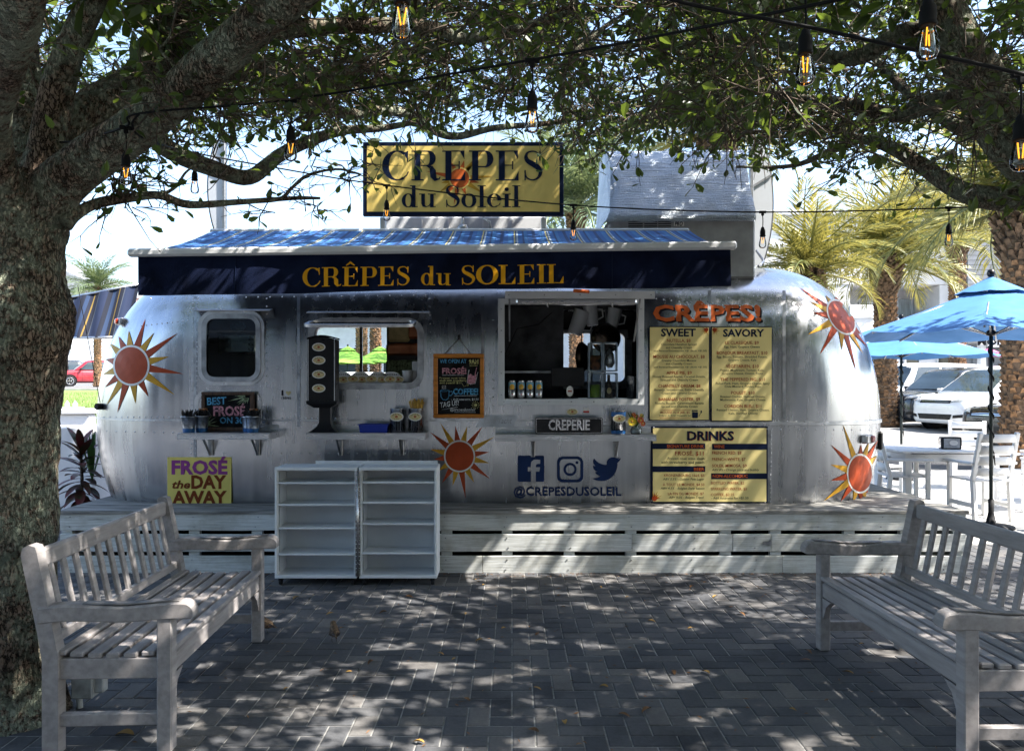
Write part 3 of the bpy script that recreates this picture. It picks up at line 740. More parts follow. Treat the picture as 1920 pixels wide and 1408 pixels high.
# lamps, vents, plates on the skin
def lamp(px, py, lens, w_, h_, face):
    c = cast_cam(px, py, 0); mb = MB(); Mt = Matrix.Translation(c) @ Matrix.Rotation(R(face), 4, 'Z')
    mb.box((0, -.02, 0), (w_, .06, h_), Mt, .012); o = mb.build('marker_lamp', 'steel_dull', trailer)
    mb = MB(); mb.box((-w_ * .25 if face < 0 else w_ * .25, -.045, 0), (w_ * .5, .045, h_ * .8), Mt, .012); mb.build('lens', lens, o)
lamp(232, 603, 'amber_lens', .10, .065, -40); lamp(1622, 823, 'red_lens', .13, .075, 40)
c = cast_cam(1648, 826, 0)
if c is not None:
    mb = MB(); mb.box((0, -.012, 0), (.075, .04, .165), Matrix.Translation(c) @ Matrix.Rotation(R(62), 4, 'Z'), .012); mb.build('tail_lamp', 'black_plastic', trailer)
c = cast_cam(192, 762, 0); mb = MB(); mb.tube([c + Vector((0, 0, 0)), c + Vector((-.03, -.05, 0))], .028, 12); mb.build('latch_knob', 'black_rubber', trailer)
mb = MB(); a = cast_cam(190, 755, .01); mb.tube([a, P(150, 560, 7.2), P(146, 535, 7.3)], .0035, 5); mb.build('guy_wire', 'cord', trailer)
# ------------------------------------------------------------------ sun emblems, lettering and logos on the skin
def emblem(c, rx, rz, tips, conv, name, tilt=0.0, lab=None):
    """all in zoomed picture units, conv turns them into picture pixels; drawn on the skin itself"""
    root = MB(); em = None
    def cc(a, r): x, y = rx * r * math.cos(a), rz * r * math.sin(a); return (c[0] + x * math.cos(tilt) - y * math.sin(tilt), c[1] + x * math.sin(tilt) + y * math.cos(tilt))
    disc = MB(); n = 40
    def put(mb, grid, mi=0):
        for i in range(len(grid) - 1):
            for k in range(len(grid[0]) - 1):
                q = [grid[i][k], grid[i][k + 1], grid[i + 1][k + 1], grid[i + 1][k]]
                if all(p is not None for p in q): mb.add(q, [(0, 1, 2, 3)], None, mi, True)
    put(disc, [[cast_cam(*conv(*cc(2 * math.pi * k / n, r)), off=.007) for k in range(n + 1)] for r in (.02, .3, .6, .90)])
    ringm = MB(); put(ringm, [[cast_cam(*conv(*cc(2 * math.pi * k / n, r)), off=.0058) for k in range(n + 1)] for r in (.88, 1.0)])
    raylist = []
    for i, (tx, ty, g_) in enumerate(tips):
        dx, dy = tx - c[0], ty - c[1]; 
        xr, yr = dx * math.cos(-tilt) - dy * math.sin(-tilt), dx * math.sin(-tilt) + dy * math.cos(-tilt)
        a = math.atan2(yr / rz, xr / rx); wd = .20
        b0, b1 = cc(a - wd, .96), cc(a + wd, .96); m_ = 12; grid = []
        for k in range(m_ + 1):
            t = k / m_; grid.append([cast_cam(*conv(lerp(lerp(b0[0], b1[0], s_), tx, t), lerp(lerp(b0[1], b1[1], s_), ty, t)), off=.0042 + .0004 * (i % 3)) for s_ in (0, .5, 1)])
        rq = MB(); put(rq, grid); raylist.append((rq, ('sun_red', 'sun_gold')[g_]))
    o = disc.build(name, 'sun_red', trailer)
    if lab: tag(o, lab)
    ringm.build('ring', 'white_print', o)
    for q, m_ in raylist:
        if q.f: q.build('ray', m_, o)
def alt(pts, first=0): return [(x, y, (i + first) % 2) for i, (x, y) in enumerate(pts)]
cv4 = lambda x, y: (x / 2.995, 470 + y / 2.995)
cv5 = lambda x, y: (640 + x / 2.995, 470 + y / 2.995)
cv6 = lambda x, y: (1280 + x / 2.995, 470 + y / 2.995)
emblem((740, 645), 102, 114, alt([(818, 382), (867, 460), (1000, 463), (950, 595), (1030, 692), (980, 808), (835, 820), (762, 860), (660, 912), (598, 870), (590, 768), (580, 695), (592, 610), (612, 515), (667, 480), (725, 448)]), cv4, 'sun_emblem', 0, 'rust red sun emblem on the left rounded corner')
emblem((664, 1153), 88, 90, alt([(555, 965), (640, 983), (707, 985), (795, 985), (860, 1045), (830, 1130), (830, 1192), (835, 1280), (745, 1300), (698, 1390), (625, 1320), (565, 1305), (545, 1235), (520, 1172), (500, 1115), (497, 1017)], 1), cv5, 'sun_emblem', 0, 'rust red sun emblem below the orange chalkboard')
emblem((993, 1250), 73, 112, [(897, 970, 1), (830, 1088, 0), (828, 1200, 1), (830, 1290, 0), (790, 1405, 1), (885, 1408, 0), (955, 1420, 1), (1000, 1418, 0), (1027, 1400, 1), (1052, 1382, 0), (1045, 1070, 1), (1092, 1065, 0), (1000, 1085, 0), (1090, 1150, 1), (1082, 1290, 0)], cv6, 'sun_emblem', 0, 'rust red sun emblem at the lower right corner')
emblem((888, 375), 66, 112, [(650, 205, 0), (708, 285, 1), (728, 350, 0), (695, 475, 1), (770, 583, 0), (893, 562, 1), (975, 685, 0), (1012, 580, 1), (1035, 540, 0), (800, 250, 1), (860, 250, 0), (960, 380, 1), (1000, 470, 0)], cv6, 'sun_emblem', R(-33), 'rust red sun emblem on the upper right dome')
wall4 = lambda p: tuple(on_wall(p, .004)); wall3 = lambda p: tuple(on_wall(p, .0025))
mb = MB(); text(mb, 'CRÊPES!', WX(1226), WX(1430), WZ(601), 29 / S, 0, 0, .035, fn=wall4); text(mb, 'CRÊPES!', WX(1229), WX(1433), WZ(604), 29 / S, 0, 1, .035, fn=wall3)
mb.build('crepes_lettering', ['orange_letter', 'menu_black'], trailer)
mb = MB(); text(mb, '@CREPESDUSOLEIL', WX(963), WX(1165), WZ(929), 15.5 / S, YW - .004, 0, .02); mb.build('handle_lettering', 'navy_print', trailer)
# logos: square with a letter cut out, camera outline, bird
def holes_fill(outer, inners, y):
    cu = bpy.data.curves.new('t', 'CURVE'); cu.dimensions = '2D'; cu.fill_mode = 'FRONT'
    for lp in [outer] + inners:
        s_ = cu.splines.new('POLY'); s_.points.add(len(lp) - 1); s_.use_cyclic_u = True
        for i, (x, z) in enumerate(lp): s_.points[i].co = (x, z, 0, 1)
    ob = bpy.data.objects.new('t', cu); me = bpy.data.meshes.new_from_object(ob)
    vs = [(v.co.x, y, v.co.y) for v in me.vertices]; fs = [tuple(p.vertices) for p in me.polygons]
    bpy.data.objects.remove(ob); bpy.data.curves.remove(cu); bpy.data.meshes.remove(me); return vs, fs
def px_poly(pts, cv): return [(WX(cv(*p)[0]), WZ(cv(*p)[1])) for p in pts]
fo_ = px_poly([(990, 1150), (1139, 1150), (1139, 1297), (990, 1297)], cv5)
ff = px_poly([(1064, 1297.5), (1064, 1240), (1047, 1240), (1047, 1215), (1064, 1215), (1064, 1198), (1068, 1183), (1080, 1174), (1096, 1172), (1117, 1174), (1117, 1196), (1104, 1196), (1095, 1199), (1092, 1206), (1092, 1215), (1116, 1215), (1112, 1240), (1092, 1240), (1092, 1297.5)][::-1], cv5)
ff = [(x, max(z, fo_[2][1] + .002)) for x, z in ff]
mb = MB(); mb.add(*holes_fill(rrect(fo_[0][0], fo_[1][0], fo_[2][1], fo_[0][1], .012, 3), [ff], YW - .004)); mb.build('square_logo', 'navy_print', trailer)
x0, z0 = WX(cv5(1211, 0)[0]), WZ(cv5(0, 1300)[1]); x1, z1_ = WX(cv5(1358, 0)[0]), WZ(cv5(0, 1155)[1]); t_ = 15 / 2.995 / S; cx, cz = (x0 + x1) / 2, (z0 + z1_) / 2
mb = MB(); mb.ring(rrect(x0, x1, z0, z1_, .05, 8), rrect(x0 + t_, x1 - t_, z0 + t_, z1_ - t_, .036, 8), YW - .005, YW - .003); mb.ring(ell(cx, cz, .056, .056), ell(cx, cz, .036, .036), YW - .005, YW - .003); mb.prism(ell(cx + .058, cz + .058, .0125, .0125, 14), YW - .005, YW - .003); mb.build('camera_logo', 'navy_print', trailer)
bird = [(1571, 1163), (1552, 1170), (1566, 1158), (1550, 1164), (1535, 1160), (1518, 1159), (1500, 1168), (1490, 1184), (1489, 1201), (1468, 1199), (1445, 1190), (1427, 1175), (1419, 1166), (1413, 1180), (1416, 1196), (1427, 1210), (1413, 1206), (1416, 1224), (1428, 1236), (1440, 1241), (1425, 1243), (1433, 1255), (1447, 1263), (1454, 1265), (1435, 1276), (1410, 1279), (1432, 1289), (1458, 1293), (1487, 1289), (1512, 1276), (1533, 1255), (1546, 1228), (1551, 1200), (1550, 1192), (1562, 1180)]
mb = MB(); bp = px_poly([(p[0], p[1]) for p in bird], cv5); mb.add(*holes_fill([tuple(q) for q in crom([b + () for b in bp], 2)], [], YW - .004)); mb.build('bird_logo', 'navy_print', trailer)
# stickers
def sticker(px0, px1, py0, py1, m, name='sticker', y=YW - .003, shape='rect'):
    mb = MB()
    if shape == 'oval': mb.prism(ell(WX((px0 + px1) / 2), WZ((py0 + py1) / 2), (px1 - px0) / 2 / S, (py1 - py0) / 2 / S, 24), y, y + .002)
    else: mb.prism(rrect(WX(px0), WX(px1), WZ(py1), WZ(py0), .006, 3), y, y + .002)
    return mb.build(name, m, trailer)
st = sticker(314, 434, 857, 948, 'sticker_yellow', 'day_sticker'); tag(st, 'yellow sticker with purple and brown lettering')
mb = MB(); yy_ = YW - .005
text(mb, 'FROSÉ', WX(322), WX(427), WZ(888), 24 / S, yy_, 0, .04); mb.build('lettering', 'purple_print', st)
mb = MB(); text(mb, 'the', WX(323), WX(357), WZ(915), 14 / S, yy_, 0, .03, .25); text(mb, 'DAY', WX(359), WX(425), WZ(915), 23 / S, yy_, 0, .04); text(mb, 'AWAY', WX(323), WX(426), WZ(944), 23 / S, yy_, 0, .04); mb.build('lettering', 'brown_print', st)
def oval_badge(mbw, mbt, mbr, cx, cz, y, k=1.0):
    mbw.prism(ell(cx, cz, .058 * k, .036 * k, 24), y - .001, y + .001); mbt.prism(ell(cx, cz, .049 * k, .028 * k, 24), y - .0022, y - .001)
    mbr.prism(ell(cx, cz + .001, .008 * k, .007 * k, 10), y - .0034, y - .0022)
    for a in range(0, 360, 30): mbr.prism([(cx + .008 * k * math.cos(R(a - 18)), cz + .007 * k * math.sin(R(a - 18))), (cx + .016 * k * math.cos(R(a)), cz + .012 * k * math.sin(R(a))), (cx + .008 * k * math.cos(R(a + 18)), cz + .007 * k * math.sin(R(a + 18)))][::-1], y - .003, y - .0022)
def badge_text(mbk, cx, cz, y, k=1.0):
    s_ = 'CREPES'
    for i, ch in enumerate(s_):
        a = R(148 - i * 23); x = cx + .036 * k * math.cos(a); z = cz + .0195 * k * math.sin(a) - .004 * k
        text(mbk, ch, x - .0045 * k, x + .0045 * k, z, .0105 * k, y - .0024, 0, .02, res=1)
    text(mbk, 'du Soleil', cx - .022 * k, cx + .022 * k, cz - .021 * k, .008 * k, y - .0024, 0, .01, res=1)
def badge(parent, cx, cz, y, k=1.0, name='badge', mt=None):
    a, b, c, d = MB(), MB(), MB(), MB(); oval_badge(a, b, c, cx, cz, y, k); badge_text(d, cx, cz, y, k)
    mb = MB()
    for i, q in enumerate((a, b, c, d)):
        if mt is not None: q.v = [tuple(mt @ Vector(v)) for v in q.v]
        mb.v, o_ = mb.v + q.v, len(mb.v); mb.f += [tuple(j + o_ for j in f) for f in q.f]; mb.m += [i] * len(q.f); mb.s += q.s
    return mb.build(name, ['white_print', 'label_tan', 'sun_red', 'navy_paint'], parent)
badge(trailer, WX(1073), WZ(772), YW - .003, .9, 'oval_sticker')
mb = MB(); mb.prism(rrect(WX(1093), WX(1105), WZ(776), WZ(767), .008), YW - .004, YW - .001); mb.box((WX(1099), YW - .003, WZ(765.5)), (.04, .004, .012)); o = mb.build('jar_sticker', 'white_print', trailer)
mb = MB(); mb.box((WX(1099), YW - .0045, WZ(772)), (.05, .002, .016)); mb.build('label', 'can_red', o)
mb = MB(); text(mb, 'I', WX(528), WX(531.5), WZ(741), 9 / S, YW - .004, 0, .05); text(mb, 'CRÊPES', WX(527), WX(546), WZ(748.5), 4 / S, YW - .004, 0, .02)
hc, hz = WX(541), WZ(737); hr = .024
mb.add([(hc, YW - .004, hz - hr * 1.0)] + [(hc + hr * .062 * 16 * math.sin(t) ** 3, YW - .004, hz + hr * .062 * (13 * math.cos(t) - 5 * math.cos(2 * t) - 2 * math.cos(3 * t) - math.cos(4 * t))) for t in [2 * math.pi * k / 24 for k in range(24)]], [tuple(range(1, 25))[::-1]], None, 1)
mb.build('heart_sticker', ['menu_black', 'label_tan'], trailer)
# name plate of slanted outline with script
mb = MB(); sl = [(WX(892), WZ(800)), (WX(962), WZ(800)), (WX(972), WZ(778)), (WX(903), WZ(778))]; mb.prism(sl, YW - .010, YW - .002); np_ = mb.build('name_plate', 'plate_grey', trailer)
mb = MB(); text(mb, 'Land Yacht', WX(907), WX(960), WZ(794), 11 / S, YW - .0115, 0, 0, .35); mb.build('lettering', 'steel_dull', np_)
mb = MB(); mb.box((WX(880), YW - .006, WZ(786)), (.15, .012, .012)); mb.build('trim_strip', 'alu_trim', trailer)

# ------------------------------------------------------------------ awning in front, rear awning, roof sign, roof cooler
aw = thing('awning', 'blue striped awning with navy valance over the trailer front', 'awning', (-.4, 6.9, 2.8))
TA = [P(398, 437, 6.92), P(1292, 436, 6.92)]; FA = [P(249, 478, 5.40), P(1378, 464, 5.40)]
nx, ny = 60, 14; rows = []
for j in range(ny + 1):
    t = j / ny; row = []
    for i in range(nx + 1):
        u = i / nx; a = TA[0].lerp(TA[1], u); b = FA[0].lerp(FA[1], u); p = a.lerp(b, t); p.z -= .035 * math.sin(math.pi * t) + .006 * math.sin(u * 26) * math.sin(math.pi * t); p.z += .018; row.append(p)
    rows.append(row)
mb = MB(); mb.loft(rows, closed=False, cap=False); mb.build('fabric', 'awning_stripe', aw); mb.v = [(v[0], v[1], v[2] - .012) for v in mb.v]; mb.build('added_undersheet', 'undersheet_dark', aw)  # dark sheet added under the fabric, to dull its blue mirrored in the trailer
mb = MB(); mb.bar(TA[0] + Vector((-.02, .03, .01)), TA[1] + Vector((.0, .03, .01)), .10, .05, .012); o = mb.build('roller_case', 'white_paint', aw)
mb = MB(); mb.bar(FA[0] + Vector((-.03, 0, .012)), FA[1] + Vector((.01, 0, .012)), .06, .055, .014); mb.build('front_rail', 'white_paint', aw)
# valance: hanging cloth in gentle waves, two seams
def val(u, t):
    top = FA[0].lerp(FA[1], u); p = Vector((top.x, top.y, top.z)); hh_ = lerp(.262, .250, u) + .006 * math.sin(u * 9) ; p.z -= .012 + hh_ * t
    p.y += (-.012 + .016 * math.sin(u * 23 + 1.0) + .010 * math.sin(u * 51)) * t; p.x += lerp(.035, -.03, u) * 1.0; return p
rows = [[val(i / 90, j / 8) for i in range(91)] for j in range(9)]
mb = MB(); mb.loft(rows, closed=False, cap=False); va = mb.build('valance', 'navy_cloth', aw)
VB = BVHTree.FromPolygons([Vector(v) for v in mb.v], mb.f)
def on_val(p):
    h, n, i, d_ = VB.ray_cast(Vector((p[0], 3, p[2])), Vector((0, 1, 0)))
    return (p[0], (h.y if h else 5.4) - .004 + (p[1] - 5.4) * 1.0, p[2])
YV = 5.40; rt = R(.55)
for s_, a, b, zb in (('CRÊPES', 567, 769, 538), ('du', 790, 845, 535.5), ('SOLEIL', 866, 1056, 534)):
    mb = MB(); didone(mb, s_, WX(a, YV), WX(b, YV), WZ(zb, YV), 36 / F * YV, YV, 0, rt, fn=on_val); mb.build('lettering', 'gold_letter', va)
mb = MB()
for u in (.165, .80): mb.tube([val(u, j / 8) + Vector((0, -.003, 0)) for j in range(9)], .0018, 4)
mb.build('seam', 'navy_paint', va)
mb = MB(); mb.tube([P(1075, 545, 5.38), P(1105, 547, 5.38)], .012, 8); mb.build('orange_tab', 'orange_letter', aw)
# rear awning at the left end
ra = thing('rear_awning', 'shade-darkened navy awning with yellow stripes behind the left end of the trailer', 'awning', P(180, 640, 9.6))
a0, a1, b0, b1 = P(258, 527, 9.35), P(60, 548, 9.35), P(258, 616, 10.9), P(60, 628, 10.9)
q0, q1, r0, r1 = P(262, 533, 9.2), P(100, 564, 9.2), P(240, 632, 8.9), P(100, 634, 8.9)
rows = [[q0.lerp(q1, i / 24).lerp(r0.lerp(r1, i / 24), j / 8) + Vector((0, .02 * math.sin(i * 1.1), 0)) for i in range(25)] for j in range(9)]
mb = MB(); mb.loft(rows, closed=False, cap=False); mb.build('fabric', 'awning_stripe_shaded', ra)
rows = [[q0.lerp(q1, i / 24).lerp(a0.lerp(a1, i / 24) + Vector((0, 1.2, .12)), j / 4) for i in range(25)] for j in range(5)]
mb = MB(); mb.loft(rows, closed=False, cap=False); mb.build('top_fabric', 'awning_stripe_shaded', ra)
mb = MB(); mb.tube([r0, r1], .014, 8); mb.tube([q0, q1], .014, 8); mb.build('rod', 'alu_trim', ra)
# roof sign
YS = 7.25
rs = thing('roof_sign', 'yellow roof sign with navy border and serif lettering above the awning', 'sign', P(868, 440, YS))
sx0, sx1, sz0, sz1 = WX(680, YS), WX(1057, YS), WZ(405, YS), WZ(266, YS)
mb = MB(); mb.box(((sx0 + sx1) / 2, YS + .03, (sz0 + sz1) / 2), (sx1 - sx0, .05, sz1 - sz0), ch=.006); mb.build('board', 'navy_paint', rs)
k_ = 8 / F * YS; mb = MB(); mb.box(((sx0 + sx1) / 2, YS + .003, (sz0 + sz1) / 2), (sx1 - sx0 - 2 * k_, .004, sz1 - sz0 - 2 * k_)); mb.build('panel', 'sign_yellow', rs)
cs = lambda X, Y: (640 + X / 2.995, Y / 2.995)
def SX(X): return WX(cs(X, 0)[0], YS)
def SZ(Y): return WZ(cs(0, Y)[1], YS)
mb = [MB(), MB(), MB()]; ec = (664, 1002)
for tx, ty, g_ in ((475, 962, 0), (852, 990, 1), (805, 835, 1), (690, 900, 0), (618, 915, 0), (548, 1082, 1), (805, 1092, 1), (632, 1150, 0), (775, 1028, 0), (560, 1030, 1), (735, 925, 1), (700, 1095, 0), (590, 1090, 0)):
    a = math.atan2(ty - ec[1], tx - ec[0]); r_ = 60; p0 = (ec[0] + r_ * math.cos(a - .22), ec[1] + r_ * math.sin(a - .22)); p1 = (ec[0] + r_ * math.cos(a + .22), ec[1] + r_ * math.sin(a + .22))
    mb[g_].prism([(SX(p0[0]), SZ(p0[1])), (SX(p1[0]), SZ(p1[1])), (SX(tx), SZ(ty))], YS - .0016, YS - .0005)
mb[2].prism(ell(SX(664), SZ(1002), 62 / 2.995 / F * YS, 62 / 2.995 / F * YS), YS - .0024, YS - .0005); mb[0].prism(ell(SX(664), SZ(1002), 54 / 2.995 / F * YS, 54 / 2.995 / F * YS), YS - .0034, YS - .0005)
for q, n_, m_ in ((mb[0], 'sun_mark', 'orange_letter'), (mb[1], 'sun_rays', 'sun_gold'), (mb[2], 'sun_ring', 'sign_yellow')): q.build(n_, m_, rs)
mb = MB(); didone(mb, 'CREPES', SX(230), SX(1130), SZ(1016), 168 / 2.995 / F * YS, YS - .006); mb.build('lettering', 'navy_paint', rs); mb = MB()
didone(mb, 'du', SX(340), SX(530), SZ(1166), 123 / 2.995 / F * YS, YS - .006); mb.build('lettering', 'navy_paint', rs); mb = MB(); didone(mb, 'Soleil', SX(588), SX(1005), SZ(1166), 123 / 2.995 / F * YS, YS - .006); mb.build('lettering', 'navy_paint', rs)
for px in (715, 1020):
    mb = MB(); x = WX(px, YS); mb.box((x, YS + .08, (sz0 + 2.55) / 2), (.045, .045, sz0 - 2.55), ch=.005); mb.build('post', 'white_paint', rs)
mb = MB(); mb.lathe([(.045, 0), (.05, .03), (.03, .06), (.012, .07)], 14, Matrix.Translation(P(868, 434, 7.2))); mb.tube([P(868, 424, 7.2), P(868, 408, 7.22)], .012, 8); mb.tube([P(905, 408, 7.2), P(918, 416, 7.2), P(921, 436, 7.2)], .01, 8); mb.build('cable_gland', 'steel_dull', rs)
ru = thing('roof_vent_unit', 'white panelled roof vent unit below the yellow roof sign', 'vent', P(870, 440, 7.7))
YV2 = 7.62; mb = MB(); mb.box((WX(872, YV2), YV2 + .4, (WZ(405, YV2) + 2.5) / 2), (WX(1028, YV2) - WX(722, YV2), .7, WZ(400, YV2) - 2.5), ch=.02); mb.build('housing', 'white_paint', ru)
for px in (790, 840, 905, 960):
    mb = MB(); mb.box((WX(px, YV2), YV2 + .045, WZ(420, YV2)), (.014, .012, .11)); mb.build('rib', 'white_plastic', ru)
# cooler under a foil blanket
co = thing('roof_cooler', 'grey roof cooler under a silver foil blanket', 'cooler', P(1278, 500, 7.3))
YK = 7.15; kx0, kx1 = WX(1142, YK), WX(1416, YK); kz0, kz1 = WZ(505, YK) - .08, WZ(408, YK); D = .95
mb = MB(); mb.box(((kx0 + kx1) / 2, YK + D / 2, (kz0 + kz1) / 2), (kx1 - kx0, D, kz1 - kz0), ch=.015); mb.build('housing', 'unit_grey', co)
for j in range(4):
    for a, b in ((1178, 1205), (1208, 1232), (1234, 1258)):
        mb = MB(); mb.box(((WX(a, YK) + WX(b, YK)) / 2, YK - .001, WZ(416 + j * 4.2, YK)), (WX(b, YK) - WX(a, YK), .01, .010)); mb.build('louvre', 'vent_dark', co)
mb = MB(); mb.box((WX(1273, YK), YK - .001, WZ(420, YK)), (.09, .004, .04)); pl = mb.build('sticker', 'white_print', co)
mb = MB(); text(mb, 'PRO', WX(1265, YK), WX(1280, YK), WZ(424, YK), 8 / F * YK, YK - .004, 0, .03, .2); mb.build('lettering', 'menu_black', pl)
prof = [(1416, 413, 7.10), (1417, 404, 7.09), (1412, 380, 7.16), (1404, 345, 7.30), (1400, 315, 7.42), (1398, 296, 7.55), (1396, 284, 7.72)]
rows = []
for k, (px, py, Y) in enumerate(crom(prof, 4)):
    pr = P(px, py, Y); t = k / 24; lx = lerp(1133, 1152, min(1, t * 2.2)) if t < .45 else lerp(1152, 1134, (t - .45) / .55); pl_ = P(lx, py + 3, Y)
    rows.append([pr.lerp(pl_, i / 20) + Vector((0, .012 * noise.noise((i * .5, k * .7, 1)), .012 * noise.noise((i * .4, k * .4, 5)))) for i in range(21)])
rows.append([p + Vector((0, .5, .03)) for p in rows[-1]]); rows.append([p + Vector((0, .05, -.45)) for p in rows[-1]])
mb = MB(); mb.loft(rows, closed=False, cap=False); bl = mb.build('foil_blanket', 'foil', co); md = bl.modifiers.new('s', 'SOLIDIFY'); md.thickness = .012
side = [rows[k][20] for k in range(0, len(rows) - 2, 2)]; mb = MB(); mb.add(side + [Vector((side[-1].x, side[-1].y + .45, side[-1].z)), Vector((side[0].x, side[0].y + .75, side[0].z))], [tuple(range(len(side) + 2))]); mb.build('blanket_side', 'foil', co)
mb = MB(); mb.add([p + Vector((0, .02, 0)) for p in [rows[k][0] for k in range(0, len(rows) - 2, 2)]] + [Vector((rows[-3][0].x, rows[-3][0].y + .45, rows[-3][0].z)), Vector((rows[0][0].x, rows[0][0].y + .75, rows[0][0].z))], [tuple(range(len(side) + 2))]); mb.build('blanket_side', 'foil', co)
# curved wind panels standing on the roof
def dpanel(px_post, px_edge, y0, y1, Y, lab):
    r = thing('curved_roof_panel', lab, 'panel', P(px_post, y1, Y), group='curved panels on the trailer roof')
    xp, xe = WX(px_post, Y), WX(px_edge, Y); za, zb = WZ(y1, Y), WZ(y0, Y); n = 16; arc_ = [(lerp(xp, xe, math.sin(math.pi * lerp(.12, .88, k / n)) ** .7), lerp(za, zb, k / n)) for k in range(n + 1)]
    mb = MB(); mb.prism([(xp, za)] + arc_ + [(xp, zb)], Y, Y + .03); mb.build('sheet', 'cloud_panel', r)
    mb = MB(); mb.tube([(x, Y + .015, z) for x, z in arc_], .016, 6); mb.build('rim', 'vent_dark', r)
    mb = MB(); mb.box((xp, Y + .01, (za + zb) / 2 - .1), (.035, .06, zb - za + .3), ch=.006); mb.build('post', 'steel_dull', r)
    mb = MB(); mb.bar((xp, Y - .01, lerp(za, zb, .62)), (lerp(xp, xe, .95), Y - .01, lerp(za, zb, .72)), .012, .02); mb.build('brace', 'steel_dull', r)
dpanel(1409, 1449, 262, 498, 8.1, 'curved pale panel standing right of the foil covered cooler'); dpanel(420, 390, 262, 440, 8.0, 'curved pale panel standing on the roof above the awning left end')
mb = MB(); mb.tube([P(1418, 470, 7.6), P(1432, 490, 7.5), P(1422, 500, 7.3)], .012, 6); mb.build('conduit', 'steel_dull', co)
# ------------------------------------------------------------------ deck
DY = 6.41; dx0, dx1 = WX(110, DY), WX(1813, DY); DT = WZ(957, DY)
deck = thing('wooden_deck', 'low whitewashed pallet board deck around the trailer', 'deck', (0, DY, 0))
rows_ = [(962, 994.5), (1001.5, 1034), (1042, 1075)]
joints = [[], [520, 1185, 1374, 1446], [905, 1467]]
for (a, b), js in zip(rows_, joints):
    xs_ = [112] + js + [1812]
    for i in range(len(xs_) - 1):
        mb = MB(); x0, x1 = WX(xs_[i], DY) + .002, WX(xs_[i + 1], DY) - .002; z0, z1 = WZ(b, DY), WZ(a, DY)
        nseg = max(1, int((x1 - x0) / .35)); rr = []
        for k in range(nseg + 1):
            x = lerp(x0, x1, k / nseg); e = .003 * noise.noise((x * 2, z0 * 9, 0)); e2 = .003 * noise.noise((x * 2, z1 * 9, 4)); y = DY + .003 * noise.noise((x * 1.3, z0 * 7, 8))
            rr.append([(x, y + .003, z0 + e), (x, y, z0 + e + .004), (x, y, z1 + e2 - .004), (x, y + .003, z1 + e2), (x, y + .022, z1 + e2), (x, y + .022, z0 + e)])
        mb.loft(rr, sm=False); mb.build('board', 'deck_board', deck)
for px in (122, 245, 362, 480, 600, 720, 837, 951, 1068, 1184, 1362, 1456, 1595, 1700, 1800):
    mb = MB(); mb.box((WX(px, DY), DY + .048, WZ(1076, DY) / 2 + .23), (20 / F * DY, .045, .45)); mb.build('post', 'deck_board', deck)
for px in (1362, 1456, 1595):
    mb = MB(); mb.box((WX(px, DY), DY + .012, WZ(1080, DY)), (22 / F * DY, .022, .034)); mb.build('foot', 'deck_board', deck)
mb = MB()
for (a, b) in rows_:
    for px in list(range(130, 1800, 117)):
        for q in (.22, .78): mb.lathe([(.006, 0), (.006, .003)], 6, Matrix.Translation((WX(px + random.uniform(-4, 4), DY), DY - .001, lerp(WZ(b, DY), WZ(a, DY), q))) @ Matrix.Rotation(R(90), 4, 'X'))
tag(mb.build('nail_heads', 'steel_dull', deck), kind='stuff')
mb = MB(); mb.box((WX(1437, DY), DY - .006, WZ(1017.5, DY)), (.06, .006, .028)); mb.box((WX(1444, DY), DY - .006, WZ(1017.5, DY)), (.02, .008, .045)); mb.build('hinge', 'steel_dull', deck)
pw = .138
for j in range(25):
    y = DY - .018 + j * (pw + .006) + pw / 2; mb = MB(); mb.box(((dx0 + dx1) / 2, y, DT - .013), (dx1 - dx0 + .02, pw, .026), ch=.003)
    mb.build('plank', 'deck_top', deck)
for s_, x in ((1, dx1 - .012), (-1, dx0 + .012)):
    for (a, b) in rows_:
        mb = MB(); mb.box((x, DY + 1.76, (WZ(a, DY) + WZ(b, DY)) / 2), (.022, 3.46, WZ(a, DY) - WZ(b, DY))); mb.build('board', 'deck_board', deck)
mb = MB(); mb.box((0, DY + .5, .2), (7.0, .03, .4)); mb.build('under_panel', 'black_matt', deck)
for px in (1020, 1140, 700):      # trailer wheels glimpsed through the slats
    c = Vector((WX(px, 7.05), 7.05, .33)); mb = MB(); mb.lathe([(.12, -.08), (.30, -.09), (.33, -.05), (.33, .05), (.30, .09), (.12, .08)], 24, Matrix.Translation(c) @ Matrix.Rotation(R(90), 4, 'X')); mb.build('wheel', 'black_rubber', trailer)

